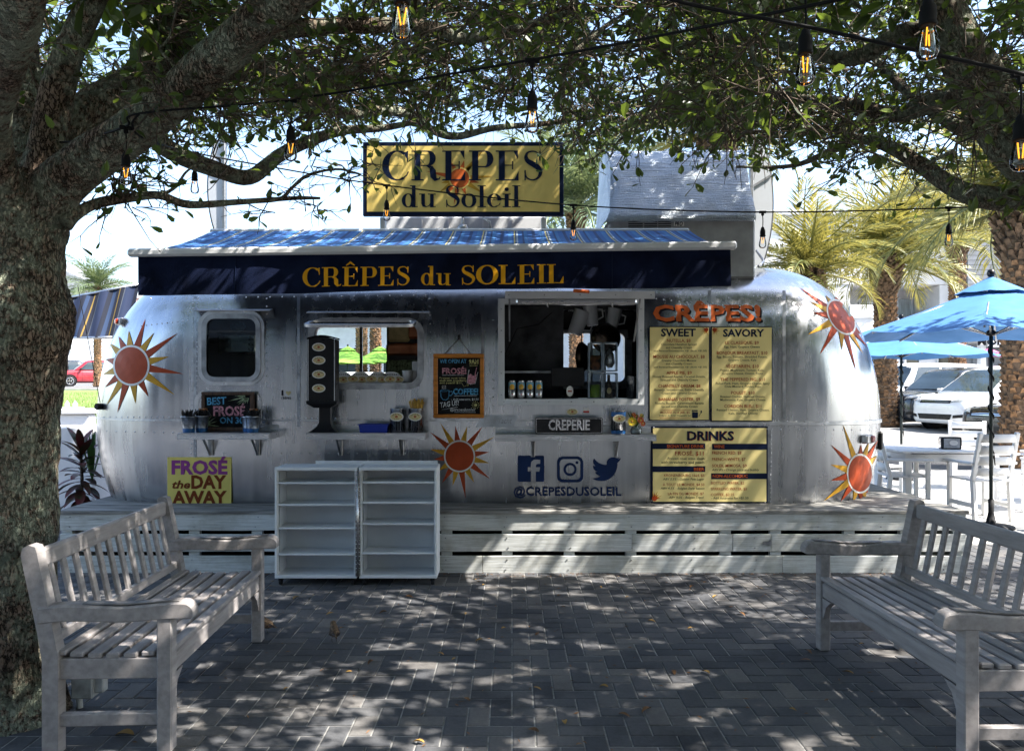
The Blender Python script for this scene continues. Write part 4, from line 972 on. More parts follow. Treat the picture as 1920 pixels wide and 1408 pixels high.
# ------------------------------------------------------------------ white folding cabinet
CY = 6.0
cab = thing('folding_display_cabinet', 'white double shelf cabinet on casters in front of the trailer', 'cabinet', (WX(668, CY), CY, 0))
cz0, cz1 = .055, WZ(876, CY); cx0, cxm, cx1 = WX(515, CY), WX(671, CY), WX(819, CY); T = .018; CD = .27
for k, (x0, x1, sh_) in enumerate(((cx0, cxm - .008, (906, 947, 991, 1040)), (cxm + .008, cx1, (905, 943, 983, 1038)))):
    mb = MB(); mb.box(((x0 + x1) / 2, CY + CD - .006, (cz0 + cz1) / 2), (x1 - x0 - .004, .010, cz1 - cz0 - .004))
    for x in (x0 + T / 2, x1 - T / 2): mb.box((x, CY + CD / 2 - .004, (cz0 + cz1) / 2), (T, CD - .012, cz1 - cz0 - .05), ch=.002)
    h = mb.build('carcass', 'cabinet_white', cab)
    mb = MB(); mb.box(((x0 + x1) / 2, CY + CD / 2, cz1 - .0125), (x1 - x0, CD, .025), ch=.003); mb.build('top', 'cabinet_white', h)
    mb = MB(); mb.box(((x0 + x1) / 2, CY + CD / 2, cz0 + .0125), (x1 - x0, CD, .025), ch=.003); mb.build('bottom', 'cabinet_white', h)
    for py in sh_:
        mb = MB(); mb.box(((x0 + x1) / 2, CY + CD / 2 - .01, WZ(py, CY)), (x1 - x0 - 2 * T - .004, CD - .04, .014), ch=.002); mb.build('shelf', 'cabinet_white', h)
    mb = MB()
    for x in (x0 + .035, x1 - .035):
        for y in (CY + .04, CY + CD - .04):
            mb.lathe([(.008, -.011), (.022, -.011), (.024, -.006), (.024, .006), (.022, .011), (.008, .011)], 14, Matrix.Translation((x, y, .024)) @ Matrix.Rotation(R(90), 4, 'Y')); mb.box((x, y + .004, .043), (.032, .03, .02))
    mb.build('casters', 'black_rubber', cab)
mb = MB(); mb.tube([(cxm, CY - .006, cz0 + .02), (cxm, CY - .006, cz1 - .03)], .008, 8); n = 26
for i in range(n): z = lerp(cz0 + .03, cz1 - .04, i / (n - 1)); mb.box((cxm, CY - .001, z), (.034, .006, (cz1 - cz0) / n * .78))
mb.build('hinge', 'steel', cab)
mb = MB(); mb.box((cxm + .1, CY + CD - .03, cz1 + .012), (.95, .008, .030)); mb.build('back_lip', 'white_paint', cab)
for x in (cx0 + T, cxm - .028, cxm + .03, cx1 - T):
    mb = MB(); mb.box((x + (.001 if x in (cx0 + T, cxm + .03) else -.001), CY + .06, (cz0 + cz1) / 2), (.003, .012, cz1 - cz0 - .08)); mb.build('shelf_track', 'steel_dull', cab)

# ------------------------------------------------------------------ benches
def bench(name, label, loc, rotz):
    t = thing(name, label, 'bench', loc, rotz, group='slatted garden benches', local=True); Lb = 1.46; w_ = .062
    def B(nm, f, m='bench_paint'): q = MB(); f(q); return q.build(nm, m, t)
    for y in (w_ / 2, Lb - w_ / 2):
        B('leg', lambda q: q.box((-w_ / 2, y, .295), (w_, w_, .59), ch=.006))
        def back(q):   # rear leg leaning back above the seat, rounded head
            pr = [(-.455, 0), (-.520, 0), (-.520, .38), (-.535, .48), (-.605, .815), (-.598, .847), (-.575, .858), (-.548, .850), (-.540, .825), (-.478, .52), (-.455, .40)]
            q.prism(pr, y - w_ / 2, y + w_ / 2)
        B('rear_leg', back)
        def arm(q):
            pts_ = crom([(-.535, .572, .036), (-.40, .580, .034), (-.20, .572, .032), (-.02, .584, .035), (.05, .585, .036), (.078, .578, .027), (.086, .570, .010)], 4)
            q.loft([[(x, y - .032, z - hh), (x, y + .032, z - hh), (x, y + .036, z - hh * .85), (x, y + .036, z + hh * .7), (x, y + .027, z + hh), (x, y - .027, z + hh), (x, y - .036, z + hh * .7), (x, y - .036, z - hh * .85)] for x, z, hh in [(p[0], p[1], p[2]) for p in pts_]], sm=False)
        a_ = B('armrest', arm)
        q = MB(); q.loft([[(x, y - .030, z), (x, y + .030, z), (x, y + .02, z + .003), (x, y - .02, z + .003)] for x, z in ((-.36, .6145), (-.2, .609), (-.05, .620), (.03, .6235))]); q.build('worn_top', 'bench_worn', a_)
        B('end_rail', lambda q: q.box((-.26, y, .345), (.40, .035, .085), ch=.004)); B('foot_rail', lambda q: q.box((-.26, y, .135), (.40, .035, .052), ch=.004))
        s_ = 1 if y < .5 else -1
        B('brace', lambda q: q.prism([(y + s_ * w_ / 2, .30), (y + s_ * (w_ / 2 + .11), .302), (y + s_ * (w_ / 2 + .05), .262), (y + s_ * (w_ / 2 + .012), .19), (y + s_ * w_ / 2, .185)][::s_], -.045, -.015, Matrix(((0, 1, 0, 0), (1, 0, 0, 0), (0, 0, 1, 0), (0, 0, 0, 1)))))
    B('front_rail', lambda q: q.box((-.030, Lb / 2, .348), (.034, Lb - 2 * w_, .085), ch=.008)); B('back_rail', lambda q: q.box((-.475, Lb / 2, .36), (.03, Lb - 2 * w_, .07), ch=.005))
    sx_ = [-.030, -.102, -.174, -.246, -.318, -.390, -.452]; szz = [.412, .404, .398, .396, .398, .404, .412]
    for i, (x, z) in enumerate(zip(sx_, szz)): B('seat_slat', lambda q: q.box((0, Lb / 2, 0), (.054 if i < 6 else .044, Lb - (0.125 if i in (0,) else .03), .022), Matrix.Translation((x, 0, z)) @ Matrix.Rotation((x + .246) * -.16, 4, 'Y'), .005))
    B('seat_bearer', lambda q: q.box((-.245, .10, .372), (.40, .04, .03))); B('seat_bearer', lambda q: q.box((-.245, Lb - .10, .372), (.40, .04, .03)))
    B('top_rail', lambda q: q.bar((-.565, w_, .790), (-.565, Lb - w_, .790), .034, .082, .010)); B('lower_back_rail', lambda q: q.bar((-.500, w_, .462), (-.500, Lb - w_, .462), .032, .045, .006))
    n = 12
    for i in range(n):
        y = lerp(w_ + .075, Lb - w_ - .075, i / (n - 1)); B('back_slat', lambda q: q.bar((-.503, y, .478), (-.562, y, .762), .036, .018, .003, up=(1, 0, .2)))
    return t
bench('garden_bench', 'grey slatted bench at left, with its back to the tree trunk', (-1.40, 3.29, 0), R(2.7))
bench('garden_bench', 'grey slatted bench at right, cut by the picture edge', (1.745, 4.60, 0), R(181.2))

# ------------------------------------------------------------------ boards and menus on the wall
YM = YW - .022; SM = F / YM
def t4(X, Y): return ((1200 + X / 3.5214 - 960) / F * YM, CAM_H - (560 + Y / 3.5214 - HOR) / F * YM)
def mrect(x0, x1, y0, y1): a = t4(x0, y1); b = t4(x1, y0); return a[0], b[0], a[1], b[1]
CAPK = 1 / 3.5214 / F * YM
def board(name, label, x0, x1, y0, y1, brd):
    t = thing(name, label, 'menu board', (t4((x0 + x1) / 2, y1)[0], YM, t4(0, y1)[1]), group='yellow menu boards'); a, b, c, d_ = mrect(x0, x1, y0, y1)
    mb = MB(); mb.box(((a + b) / 2, YM + .007, (c + d_) / 2), (b - a, .012, d_ - c), ch=.002); mb.build('panel', 'navy_paint', t)
    a, b, c, d_ = mrect(x0 + brd, x1 - brd, y0 + brd, y1 - brd); mb = MB(); mb.box(((a + b) / 2, YM - .0005, (c + d_) / 2), (b - a, .003, d_ - c)); mb.build('face', 'board_yellow', t)
    return t
def lines(t, items):
    by = {}
    for s_, a, b, base, cap, m_, *ex in items: by.setdefault(m_, []).append((s_, a, b, base, cap, ex))
    for m_, its in by.items():
        for s_, a, b, base, cap, ex in its:
            mb = MB(); xa, zb = t4(a, base); xb, _ = t4(b, base); text(mb, s_, xa, xb, zb, cap * CAPK, YM - .0035, 0, (.004 if cap < 18 else .010) if cap < 30 else .03, ex[0] if ex else 0, res=2); mb.build('lettering', m_, t)
def mini_sun(t, cx, cy, r, angs, clip=None):
    mb = [MB(), MB()]; x, z = t4(cx, cy); k = CAPK
    mb[0].prism(ell(x, z, r * k, r * k, 20), YM - .0034, YM - .0022)
    for i, a in enumerate(angs):
        a = R(a); l = r * (2.4 + .8 * (i % 2)); mb[i % 2].prism([(x + r * k * math.cos(a - .25), z + r * k * math.sin(a - .25)), (x + l * k * math.cos(a), z + l * k * math.sin(a)), (x + r * k * math.cos(a + .25), z + r * k * math.sin(a + .25))][::-1], YM - .0030, YM - .0022)
    mb[0].build('sun_mark', 'menu_red', t); mb[1].build('sun_rays', 'sun_gold', t)
Rr, K = 'menu_red', 'menu_black'
t = board('menu_board', 'tall yellow menu board headed SWEET', 58, 461, 182, 806, 7)
lines(t, [('SWEET', 138, 368, 248, 48, 'navy_paint'), ('NUTELLA, $8', 178, 333, 287, 20, Rr), ('Chocolate Hazelnut Spread', 140, 372, 309, 14, K), ('and Chantilly Cream', 170, 343, 330, 14, K), ('add Bananas/Strawberries +$1 (Both +$1.50)', 90, 440, 350, 11, K),
  ('MOUSSE AU CHOCOLAT, $8', 88, 426, 393, 20, Rr), ('Creamy Chocolate Mousse', 143, 370, 415, 14, K), ('and Chantilly Cream', 170, 343, 436, 14, K), ('add Bananas/Strawberries +$1 (Both +$1.50)', 90, 440, 457, 11, K),
  ('APPLE PIE, $9', 174, 341, 499, 20, Rr), ('Honey Roasted Apples, Caramel Drizzle,', 85, 432, 521, 14, K), ('Streusel and Chantilly Cream', 134, 382, 543, 14, K), ('CHANTILLY DREAM, $8', 120, 398, 586, 20, Rr), ('Bananas, Strawberries, Extra Chantilly', 95, 423, 608, 14, K), ('Cream and Caramel Drizzle', 143, 377, 630, 14, K),
  ('BANANAS FOSTER, $9', 123, 396, 674, 20, Rr), ('Nutella, Banana, Caramelized Banana', 99, 420, 696, 14, K), ('Spread and Chantilly Cream', 141, 380, 718, 14, K), ('MOUSSE IN A JAR, $5', 135, 327, 758, 15, Rr), ('Crêpes du Soleil Keepsake Jar', 126, 336, 776, 10, K)])
mini_sun(t, 438, 205, 13, [175, 198, 220, 242, 264, 286, 152])
mb = MB()
for y in (734, 787): a, b, c, d_ = mrect(130, 336, y, y + 2); mb.box(((a + b) / 2, YM - .003, (c + d_) / 2), (b - a, .001, d_ - c))
mb.build('rule', Rr, t)
mb = MB(); a, b, c, d_ = mrect(344, 382, 748, 788); mb.prism(rrect(a, b, c, d_, .008), YM - .004, YM - .0022); a, b, c, d_ = mrect(342, 380, 735, 744); mb.prism(rrect(a, b, c, d_, .002), YM - .004, YM - .0022)
x, z = t4(404, 746); mb.prism(ell(x, z, .006, .012, 12), YM - .004, YM - .0022); a = t4(402, 752); b = t4(388, 778); mb.bar((a[0], YM - .003, a[1]), (b[0], YM - .003, b[1]), .002, .003); mb.build('jar_mark', 'navy_paint', t)
t = board('menu_board', 'tall yellow menu board headed SAVORY', 468, 876, 183, 811, 7)
lines(t, [('SAVORY', 547, 820, 250, 46, 'navy_paint'), ('LE CLASSIQUE, $9', 562, 783, 301, 20, Rr), ('Egg, Ham, Gruyere Cheese', 556, 790, 325, 14, K), ('BONJOUR BREAKFAST, $10', 507, 840, 368, 20, Rr), ('Egg, Bacon, Tomato, Shredded Potato,', 507, 840, 391, 14, K), ('Gruyere Cheese, Kale', 581, 767, 412, 14, K),
  ('VÉGÉTARIEN, $10', 566, 783, 456, 20, Rr), ('Potato, Mushroom, Tomato, Kale,', 531, 819, 479, 14, K), ('Gruyere Cheese, Onions, Pesto', 541, 810, 500, 14, K), ('THE PEPPERED PIG, $11', 530, 822, 543, 20, Rr), ('Pulled Pork, Ham, Gruyere Cheese, Spicy', 500, 855, 566, 14, K), ('Chile Mustard, Pickles, Kale', 558, 797, 586, 14, K),
  ('POULET, $10', 601, 756, 631, 20, Rr), ('Roasted Chicken, Sherried Onions,', 530, 826, 653, 14, K), ('Mushrooms, Kale, Gruyere Cheese', 530, 828, 674, 14, K), ('CORDON BLEU, $11', 556, 800, 719, 20, Rr), ('Roasted Chicken, Ham, Gruyere Cheese,', 506, 854, 741, 14, K), ('Kale, Sherried Onions', 585, 775, 763, 14, K)])
mini_sun(t, 490, 205, 13, [5, -18, -40, -62, -84, -106, 28])
t = board('menu_board', 'wide yellow menu board headed DRINKS, below the two tall ones', 74, 845, 843, 1350, 11)
lines(t, [('DRINKS', 313, 621, 935, 56, 'sun_red')]); lines(t, [('FROSÉ, $11', 231, 420, 1033, 25, Rr), ('Frozen rosé wine slush', 183, 424, 1062, 16, K), ('with strawberry and peach', 139, 424, 1087, 16, K), ('KRONENBOURG 1664, $5', 158, 424, 1174, 17, Rr), ('ABV 5.5% - Golden Pale Lager', 151, 424, 1197, 14, K, .2),
  ('À TOUT LE MONDE, $4.50', 150, 424, 1235, 17, Rr), ('ABV 4.5% - Belgian Style Saison', 135, 424, 1257, 14, K, .2), ('LA FIN DU MONDE, $7', 184, 421, 1295, 17, Rr), ('ABV 9.0% - Belgian Tripel', 190, 421, 1317, 14, K, .2),
  ('FRENCH RED, $8', 476, 669, 1027, 19, Rr), ('FRENCH WHITE, $7', 475, 696, 1069, 19, Rr), ('SOLEIL MIMOSA, $9', 475, 704, 1111, 19, Rr), ('ABV 8% - Orange juice and bubbly', 474, 786, 1136, 15, K, .2), ('BOTTLED WATER, $2', 469, 686, 1224, 17, Rr), ('SPARKLING WATER, $3', 468, 704, 1263, 17, Rr), ('COFFEE, $2.25', 467, 621, 1301, 17, Rr), ('- Add Amaretto for +$1.50', 471, 715, 1322, 15, K)])
xa, zb = t4(310, 932); xb, _ = t4(618, 932); mb = MB(); text(mb, 'DRINKS', xa, xb, zb, 56 * CAPK, YM - .0045, 0, .03); mb.build('heading', 'navy_paint', t)
mb = MB()
for x0, x1, y0, y1 in ((78, 430, 955, 992), (476, 836, 957, 996), (78, 430, 1105, 1143), (470, 836, 1152, 1190)): a, b, c, d_ = mrect(x0, x1, y0, y1); mb.box(((a + b) / 2, YM - .0025, (c + d_) / 2), (b - a, .002, d_ - c))
mb.build('bar', 'navy_paint', t)
for s_, a, b, base in (('SIGNATURE DRINK', 177, 422, 984), ('WINE', 486, 557, 985), ('BEER', 355, 424, 1135), ('NON-ALCOHOLIC', 479, 709, 1180)):
    mb = MB(); xa, zb = t4(a, base); xb, _ = t4(b, base); text(mb, s_, xa, xb, zb, 20 * CAPK, YM - .0055, 0, .02); mb.build('bar_lettering', 'orange_letter', t)
mini_sun(t, 95, 1318, 17, [2, 22, 44, 66, 88, 108])
mb = MB()
for X, Y in ((90, 852), (467, 852), (838, 860), (76, 1332), (447, 1341), (826, 1346)): x, z = t4(X, Y); mb.lathe([(.006, 0), (.004, .003)], 8, Matrix.Translation((x, YM, z)) @ Matrix.Rotation(R(90), 4, 'X'))
mb.build('screws', 'steel', t)
# orange chalkboard
YQ = YW - .045
def q6(X, Y): return ((570 + X / 5.414 - 960) / F * YQ, CAM_H - (570 + Y / 5.414 - HOR) / F * YQ)
KQ = 1 / 5.414 / F * YQ
cbt = thing('hanging_chalkboard', 'chalkboard in an orange wooden frame hanging on the trailer wall', 'chalkboard', (q6(1570, 0)[0], YQ, q6(0, 1158)[1]))
a, b = q6(1312, 1158), q6(1827, 505); c, d_ = q6(1357, 1118), q6(1787, 548)
for (x0, z0_, x1, z1_) in ((a[0], a[1], b[0], c[1]), (a[0], d_[1], b[0], b[1]), (a[0], c[1] + .001, c[0], d_[1] - .001), (d_[0], c[1] + .001, b[0], d_[1] - .001)):
    mb = MB(); mb.box(((x0 + x1) / 2, YQ + .010, (z0_ + z1_) / 2), (x1 - x0, .022, z1_ - z0_), ch=.004); mb.build('frame_bar', 'orange_wood', cbt)
mb = MB(); mb.box(((a[0] + b[0]) / 2, YQ + .012, (a[1] + b[1]) / 2), (b[0] - a[0] - .01, .008, b[1] - a[1] - .01)); mb.build('slate', 'chalk_board', cbt)
hk = q6(1572, 345); mb = MB(); mb.tube([(q6(1430, 505)[0], YQ + .008, q6(0, 505)[1]), (hk[0], YQ - .002, hk[1] - .005), (q6(1692, 505)[0], YQ + .008, q6(0, 505)[1])], .0035, 6, sm=False); mb.build('cord', 'dark_wood', cbt)
mb = MB(); mb.box((hk[0], YW - .010, hk[1] + .008), (.022, .016, .042), ch=.004); mb.tube([(hk[0], YW - .02, hk[1]), (hk[0], YQ - .014, hk[1] - .006), (hk[0], YQ - .014, hk[1] + .006)], .003, 6); mb.build('hook', 'black_plastic', cbt)
def chalk(t, items, q, k, y, nm='chalk_lettering'):
    by = {}
    for it in items: by.setdefault(it[5], []).append(it)
    for m_, its in by.items():
        mb = MB()
        for s_, a, b, base, cap, _, *ex in its: mb = MB(); xa, zb = q(a, base); xb, _z = q(b, base); text(mb, s_, xa, xb, zb, cap * k, y, 0, ex[0] if ex else .02, 0, ex[1] if len(ex) > 1 else 0); mb.build(nm, m_, t)
def scrib(mb, pts, q, y, r=.0018): mb.tube([(q(*p)[0], y, q(*p)[1]) for p in pts], r, 4)
yc = YQ + .0065
chalk(cbt, [('WE OPEN AT', 1378, 1650, 600, 38, 'chalk_blue'), ('9AM', 1675, 1770, 605, 42, 'chalk_yellow'), ('FROSÉ!', 1402, 1648, 708, 56, 'chalk_pink', .035), ('Frozen rosé wine', 1377, 1640, 760, 18, 'chalk_yellow', .01), ('slush with strawberry', 1377, 1650, 785, 18, 'chalk_yellow', .01), ('and peach! $11', 1377, 1595, 808, 18, 'chalk_yellow', .01),
  ('COFFEE!', 1512, 1768, 918, 58, 'chalk_blue', .035), ('- Add amaretto, $1.50', 1495, 1772, 978, 22, 'chalk_white', .01), ('TAG US!', 1380, 1570, 1052, 50, 'chalk_white', .02, R(8)), ('@crepesdusoleil', 1483, 1735, 1085, 28, 'chalk_white', .01)], q6, KQ, yc)
mb = [MB() for _ in range(4)]   # white, yellow, blue, pink strokes
for pts_ in ([(1402, 723), (1625, 722)], [(1523, 933), (1755, 930)], [(1398, 1072), (1560, 1046)], [(1525, 1098), (1742, 1100)], [(1678, 668), (1670, 700)], [(1672, 668), (1655, 800), (1690, 815), (1738, 808), (1765, 690)], [(1400, 862), (1408, 848), (1400, 838), (1408, 826)], [(1416, 862), (1424, 848), (1416, 838), (1424, 826)], [(1432, 862), (1440, 848), (1432, 838), (1440, 826)]): scrib(mb[0], pts_, q6, yc)
for pts_ in ([(1678, 615), (1765, 612)], [(1680, 630), (1762, 628)], [(1605, 805), (1620, 838), (1660, 825)], [(1650, 815), (1670, 812), (1662, 834)]): scrib(mb[1], pts_, q6, yc)
for k in range(12):
    a_ = R(k * 30); scrib(mb[1], [(1742 + 24 * math.cos(a_), 1025 + 24 * math.sin(a_)), (1742 + 42 * math.cos(a_), 1025 + 42 * math.sin(a_))], q6, yc, .0015)
x, z = q6(1742, 1025); mb[1].prism(ell(x, z, 15 * KQ, 15 * KQ, 14), yc - .001, yc)
scrib(mb[2], [(1384, 878), (1390, 940), (1408, 970), (1440, 975), (1462, 960), (1470, 930), (1472, 875)], q6, yc, .003); scrib(mb[2], [(1384, 878), (1410, 870), (1450, 868), (1472, 875), (1445, 886), (1405, 888), (1384, 878)], q6, yc, .002); scrib(mb[2], [(1472, 890), (1500, 885), (1508, 910), (1490, 930), (1470, 930)], q6, yc, .003)
mb[3].add([(q6(*p)[0], yc, q6(*p)[1]) for p in ((1668, 720), (1655, 800), (1690, 812), (1736, 804), (1752, 710), (1720, 730), (1690, 708))], [tuple(range(7))]); scrib(mb[3], [(1735, 720), (1752, 645)], q6, yc - .001, .003)
for q, m_ in zip(mb, ('chalk_white', 'chalk_yellow', 'chalk_blue', 'chalk_pink')): q.build('chalk_drawing', m_, cbt)
# chalk sign standing on the first counter
YR = YW - .06
def q5(X, Y): return ((320 + X / 5.213 - 960) / F * YR, CAM_H - (570 + Y / 5.213 - HOR) / F * YR)
KR = 1 / 5.213 / F * YR; lift = 0
fs_ = thing('chalkboard_sign', 'dark framed chalkboard sign standing on the left metal counter', 'chalkboard', (q5(556, 0)[0], YR, ZC1))
a, b = q5(298, 1262), q5(815, 858); c, d_ = q5(330, 1205), q5(775, 890)
a = (a[0], ZC1 + .001)
for (x0, z0_, x1, z1_) in ((a[0], a[1], b[0], c[1]), (a[0], d_[1], b[0], b[1]), (a[0], c[1] + .001, c[0], d_[1] - .001), (d_[0], c[1] + .001, b[0], d_[1] - .001)):
    mb = MB(); mb.box(((x0 + x1) / 2, YR + .010, (z0_ + z1_) / 2), (x1 - x0, .022, z1_ - z0_), ch=.003); mb.build('frame_bar', 'dark_wood', fs_)
mb = MB(); mb.box(((a[0] + b[0]) / 2, YR + .012, (a[1] + b[1]) / 2), (b[0] - a[0] - .01, .008, b[1] - a[1] - .01)); mb.build('slate', 'chalk_board', fs_)
yc = YR + .0065
chalk(fs_, [('BEST', 352, 540, 988, 70, 'chalk_blue', .02, R(3)), ('FROSÉ', 412, 725, 1090, 88, 'chalk_pink', .035), ('ON 30A', 478, 765, 1166, 58, 'chalk_blue', .02)], q5, KR, yc)
mb = MB()
for (ox, oy), tips in (((760, 900), [(556, 950), (640, 970), (655, 985), (690, 985), (715, 985), (745, 975), (620, 900)]), ((335, 1180), [(440, 1105), (455, 1145), (475, 1195), (400, 1085), (370, 1080), (420, 1195)])):
    for tx, ty in tips:
        dx, dy = tx - ox, ty - oy; l = math.hypot(dx, dy); nx_, ny_ = -dy / l * 9, dx / l * 9; p = [(ox + dx * .25 + nx_, oy + dy * .25 + ny_), (ox + dx * .25 - nx_, oy + dy * .25 - ny_), (tx, ty)]
        mb.add([(q5(*u)[0], yc - .0005, q5(*u)[1]) for u in p], [(0, 1, 2)])
mb.build('chalk_drawing', 'chalk_green', fs_)

# ------------------------------------------------------------------ things on the counters
def bucket(px, py_top, Y, label, wood=True, k=1.0):
    x = WX(px, Y); z = ZC1 + .001; t = thing('utensil_bucket', label, 'bucket', (x, Y, z), group='small metal buckets on the left counter'); h = .135 * k
    Mt = Matrix.Translation((x, Y, z)); mb = MB(); mb.lathe([(.043 * k, 0), (.047 * k, .035 * k), (.0605 * k, h), (.063 * k, h), (.063 * k, h - .006), (.057 * k, h - .01), (.042 * k, .006)], 20, Mt); mb.build('pail', 'galv', t)
    mb = MB(); mb.lathe([(.0445 * k, .001), (.0487 * k, .034 * k)], 20, Mt, cap=False); mb.build('band', 'blue_band', t)
    mb = MB()
    for i in range(34):
        a = random.uniform(0, 6.28); r = .05 * k * math.sqrt(random.random()); l = random.uniform(.02, .062); dx, dy = r * math.cos(a), r * math.sin(a)
        mb.bar((x + dx * .8, Y + dy * .8, z + h - .03), (x + dx * 1.25, Y + dy * 1.25, z + h + l), .010, .004)
    mb.build('utensils', 'black_plastic', t)
    if wood:
        mb = MB(); top = h + .055; arc_ = [(x + .06 * k * math.cos(a), Y + .03, z + h + .055 * math.sin(a)) for a in [math.pi * i / 12 for i in range(13)]]; mb.tube(arc_, .002, 5); mb.build('wire', 'steel', t)
        mb = MB(); mb.tube([(x - .035, Y + .03, z + h + .052), (x + .035, Y + .03, z + h + .052)], .010, 10); mb.build('grip', 'brown_wood', t)
bucket(354, 0, 6.60, 'leftmost metal bucket of black utensils on the left counter', False); bucket(378, 0, 6.67, 'metal bucket of black utensils behind the leftmost one', True)
bucket(474, 0, 6.60, 'rightmost metal bucket of black utensils on the left counter', True); bucket(466, 0, 6.70, 'metal bucket half hidden behind the rightmost one', False, .95)
# black cup dispenser
YD = 6.65; x0, x1 = WX(580, YD), WX(633, YD); xm = (x0 + x1) / 2
dp = thing('cup_lid_dispenser', 'tall black dispenser with four oval labels on the middle counter', 'dispenser', (xm, YD, ZC2))
zt, zm = WZ(637, YD), WZ(752, YD); mb = MB(); n = 12; top = [(lerp(x1, x0, k / n), zt + .018 * math.sin(math.pi * k / n)) for k in range(n + 1)]
mb.prism([(x0, zm), (x1, zm)] + top, YD - .06, YD + .06); mb.build('housing', 'black_plastic', dp)
mb = MB(); mb.prism([(lerp(x0, x1, k / n) - .0 + (.006 if k == n else (-.006 if k == 0 else 0)), zt + .021 * math.sin(math.pi * k / n) + .001) for k in range(n + 1)] + [(lerp(x1, x0, k / n), zt + .021 * math.sin(math.pi * k / n) + .014) for k in range(n + 1)], YD - .068, YD + .065); mb.build('cap', 'black_matt', dp)
mb = MB(); mb.loft([[(x0 - .008, YD - .07, zm + .004), (x1 + .008, YD - .07, zm + .004), (x1 + .008, YD + .06, zm + .004), (x0 - .008, YD + .06, zm + .004)], [(x0 - .006, YD - .075, zm - .02), (x1 + .006, YD - .075, zm - .02), (x1 + .006, YD + .06, zm - .02), (x0 - .006, YD + .06, zm - .02)], [(x0 + .05, YD - .05, zm - .055), (x1 - .05, YD - .05, zm - .055), (x1 - .05, YD + .05, zm - .055), (x0 + .05, YD + .05, zm - .055)]], sm=False); mb.build('chin', 'black_plastic', dp)
nw0, nw1 = WX(600, YD), WX(621, YD); b0, b1 = WX(582, YD), WX(634, YD); rr = []
for t_ in [k / 12 for k in range(13)]:
    z = lerp(zm - .05, ZC2 + .004, t_); f = max(0, (t_ - .55) / .45) ** 2; rr.append([(lerp(nw0, b0, f), YD - lerp(.035, .07, f), z), (lerp(nw1, b1, f), YD - lerp(.035, .07, f), z), (lerp(nw1, b1, f), YD + lerp(.035, .06, f), z), (lerp(nw0, b0, f), YD + lerp(.035, .06, f), z)])
mb = MB(); mb.loft(rr, sm=False); mb.build('pedestal', 'black_plastic', dp)
for py in (651.5, 676, 702, 728): badge(dp, WX(601, YD), WZ(py, YD), YD - .0615, .95)
mb = MB(); mb.box((x1 - .012, YD - .061, (zt + zm) / 2), (.008, .004, zt - zm)); mb.box((x0 + .006, YD - .061, (zt + zm) / 2), (.006, .004, zt - zm)); mb.build('edge_strip', 'alu_trim', dp)
# perforated cylinders
def perf_can(px0, px1, ptop, Y, zb, label, name='perforated_holder', straws=False, bdg=True, mat_='steel'):
    x = WX((px0 + px1) / 2, Y); r = (px1 - px0) / 2 / F * Y; h = WZ(ptop, Y) - zb; t = thing(name, label, 'holder', (x, Y, zb), group='perforated steel holders')
    Mt = Matrix.Translation((x, Y, zb)); mb = MB(); mb.lathe([(r, 0), (r, h), (r + .0015, h + .002), (r - .004, h + .002), (r - .005, .01)], 28, Mt); mb.build('cylinder', mat_, t)
    mb = MB()
    for j in range(11):
        for k in range(18):
            a = 2 * math.pi * k / 18 - math.pi / 2; z = lerp(.02, h * .62, j / 10); c = Vector((math.cos(a), math.sin(a), 0))
            mb.box((0, 0, 0), (.0058, .0008, .0062), Matrix.Translation((x + c.x * (r + .0003), Y + c.y * (r + .0003), zb + z)) @ Matrix.Rotation(a + math.pi / 2, 4, 'Z'))
    tag(mb.build('perforations', 'black_matt', t), kind='stuff')
    if bdg: badge(t, x, zb + h * .67, Y - r - .003, r / .062 * .98)
    if straws:
        mb = MB()
        for i in range(60):
            a = random.uniform(0, 6.28); q = r * .85 * math.sqrt(random.random()); dx, dy = q * math.cos(a), q * math.sin(a); l = random.uniform(.045, .085)
            mb.tube([(x + dx * .7, Y + dy * .7, zb + h - .05), (x + dx * 1.35, Y + dy * 1.35, zb + h + l)], .0032, 5)
        mb.build('straws', 'straw_yellow', t)
    return t
perf_can(731, 760, 766, 6.66, ZC2 + .001, 'perforated steel holder with dark top, left of the straw holder'); perf_can(766, 794, 766, 6.66, ZC2 + .001, 'perforated steel holder full of yellow straws', straws=True)
YB = 6.65; bx = thing('blue_tray', 'small blue plastic tray on the middle counter', 'tray', (WX(702, YB), YB, ZC2)); z = ZC2 + .001
mb = MB(); o4 = lambda a, b, c: [(WX(677 - a, YB), YB - .05 - b, z + c), (WX(727 + a, YB), YB - .05 - b, z + c), (WX(727 + a, YB), YB + .05 + b, z + c), (WX(677 - a, YB), YB + .05 + b, z + c)]
mb.loft([o4(0, 0, 0), o4(2, .01, .062), o4(4, .016, .064), o4(4, .016, .070), o4(1, .006, .070), o4(-1, -.004, .008)], sm=False); mb.build('tub', 'blue_plastic', bx)
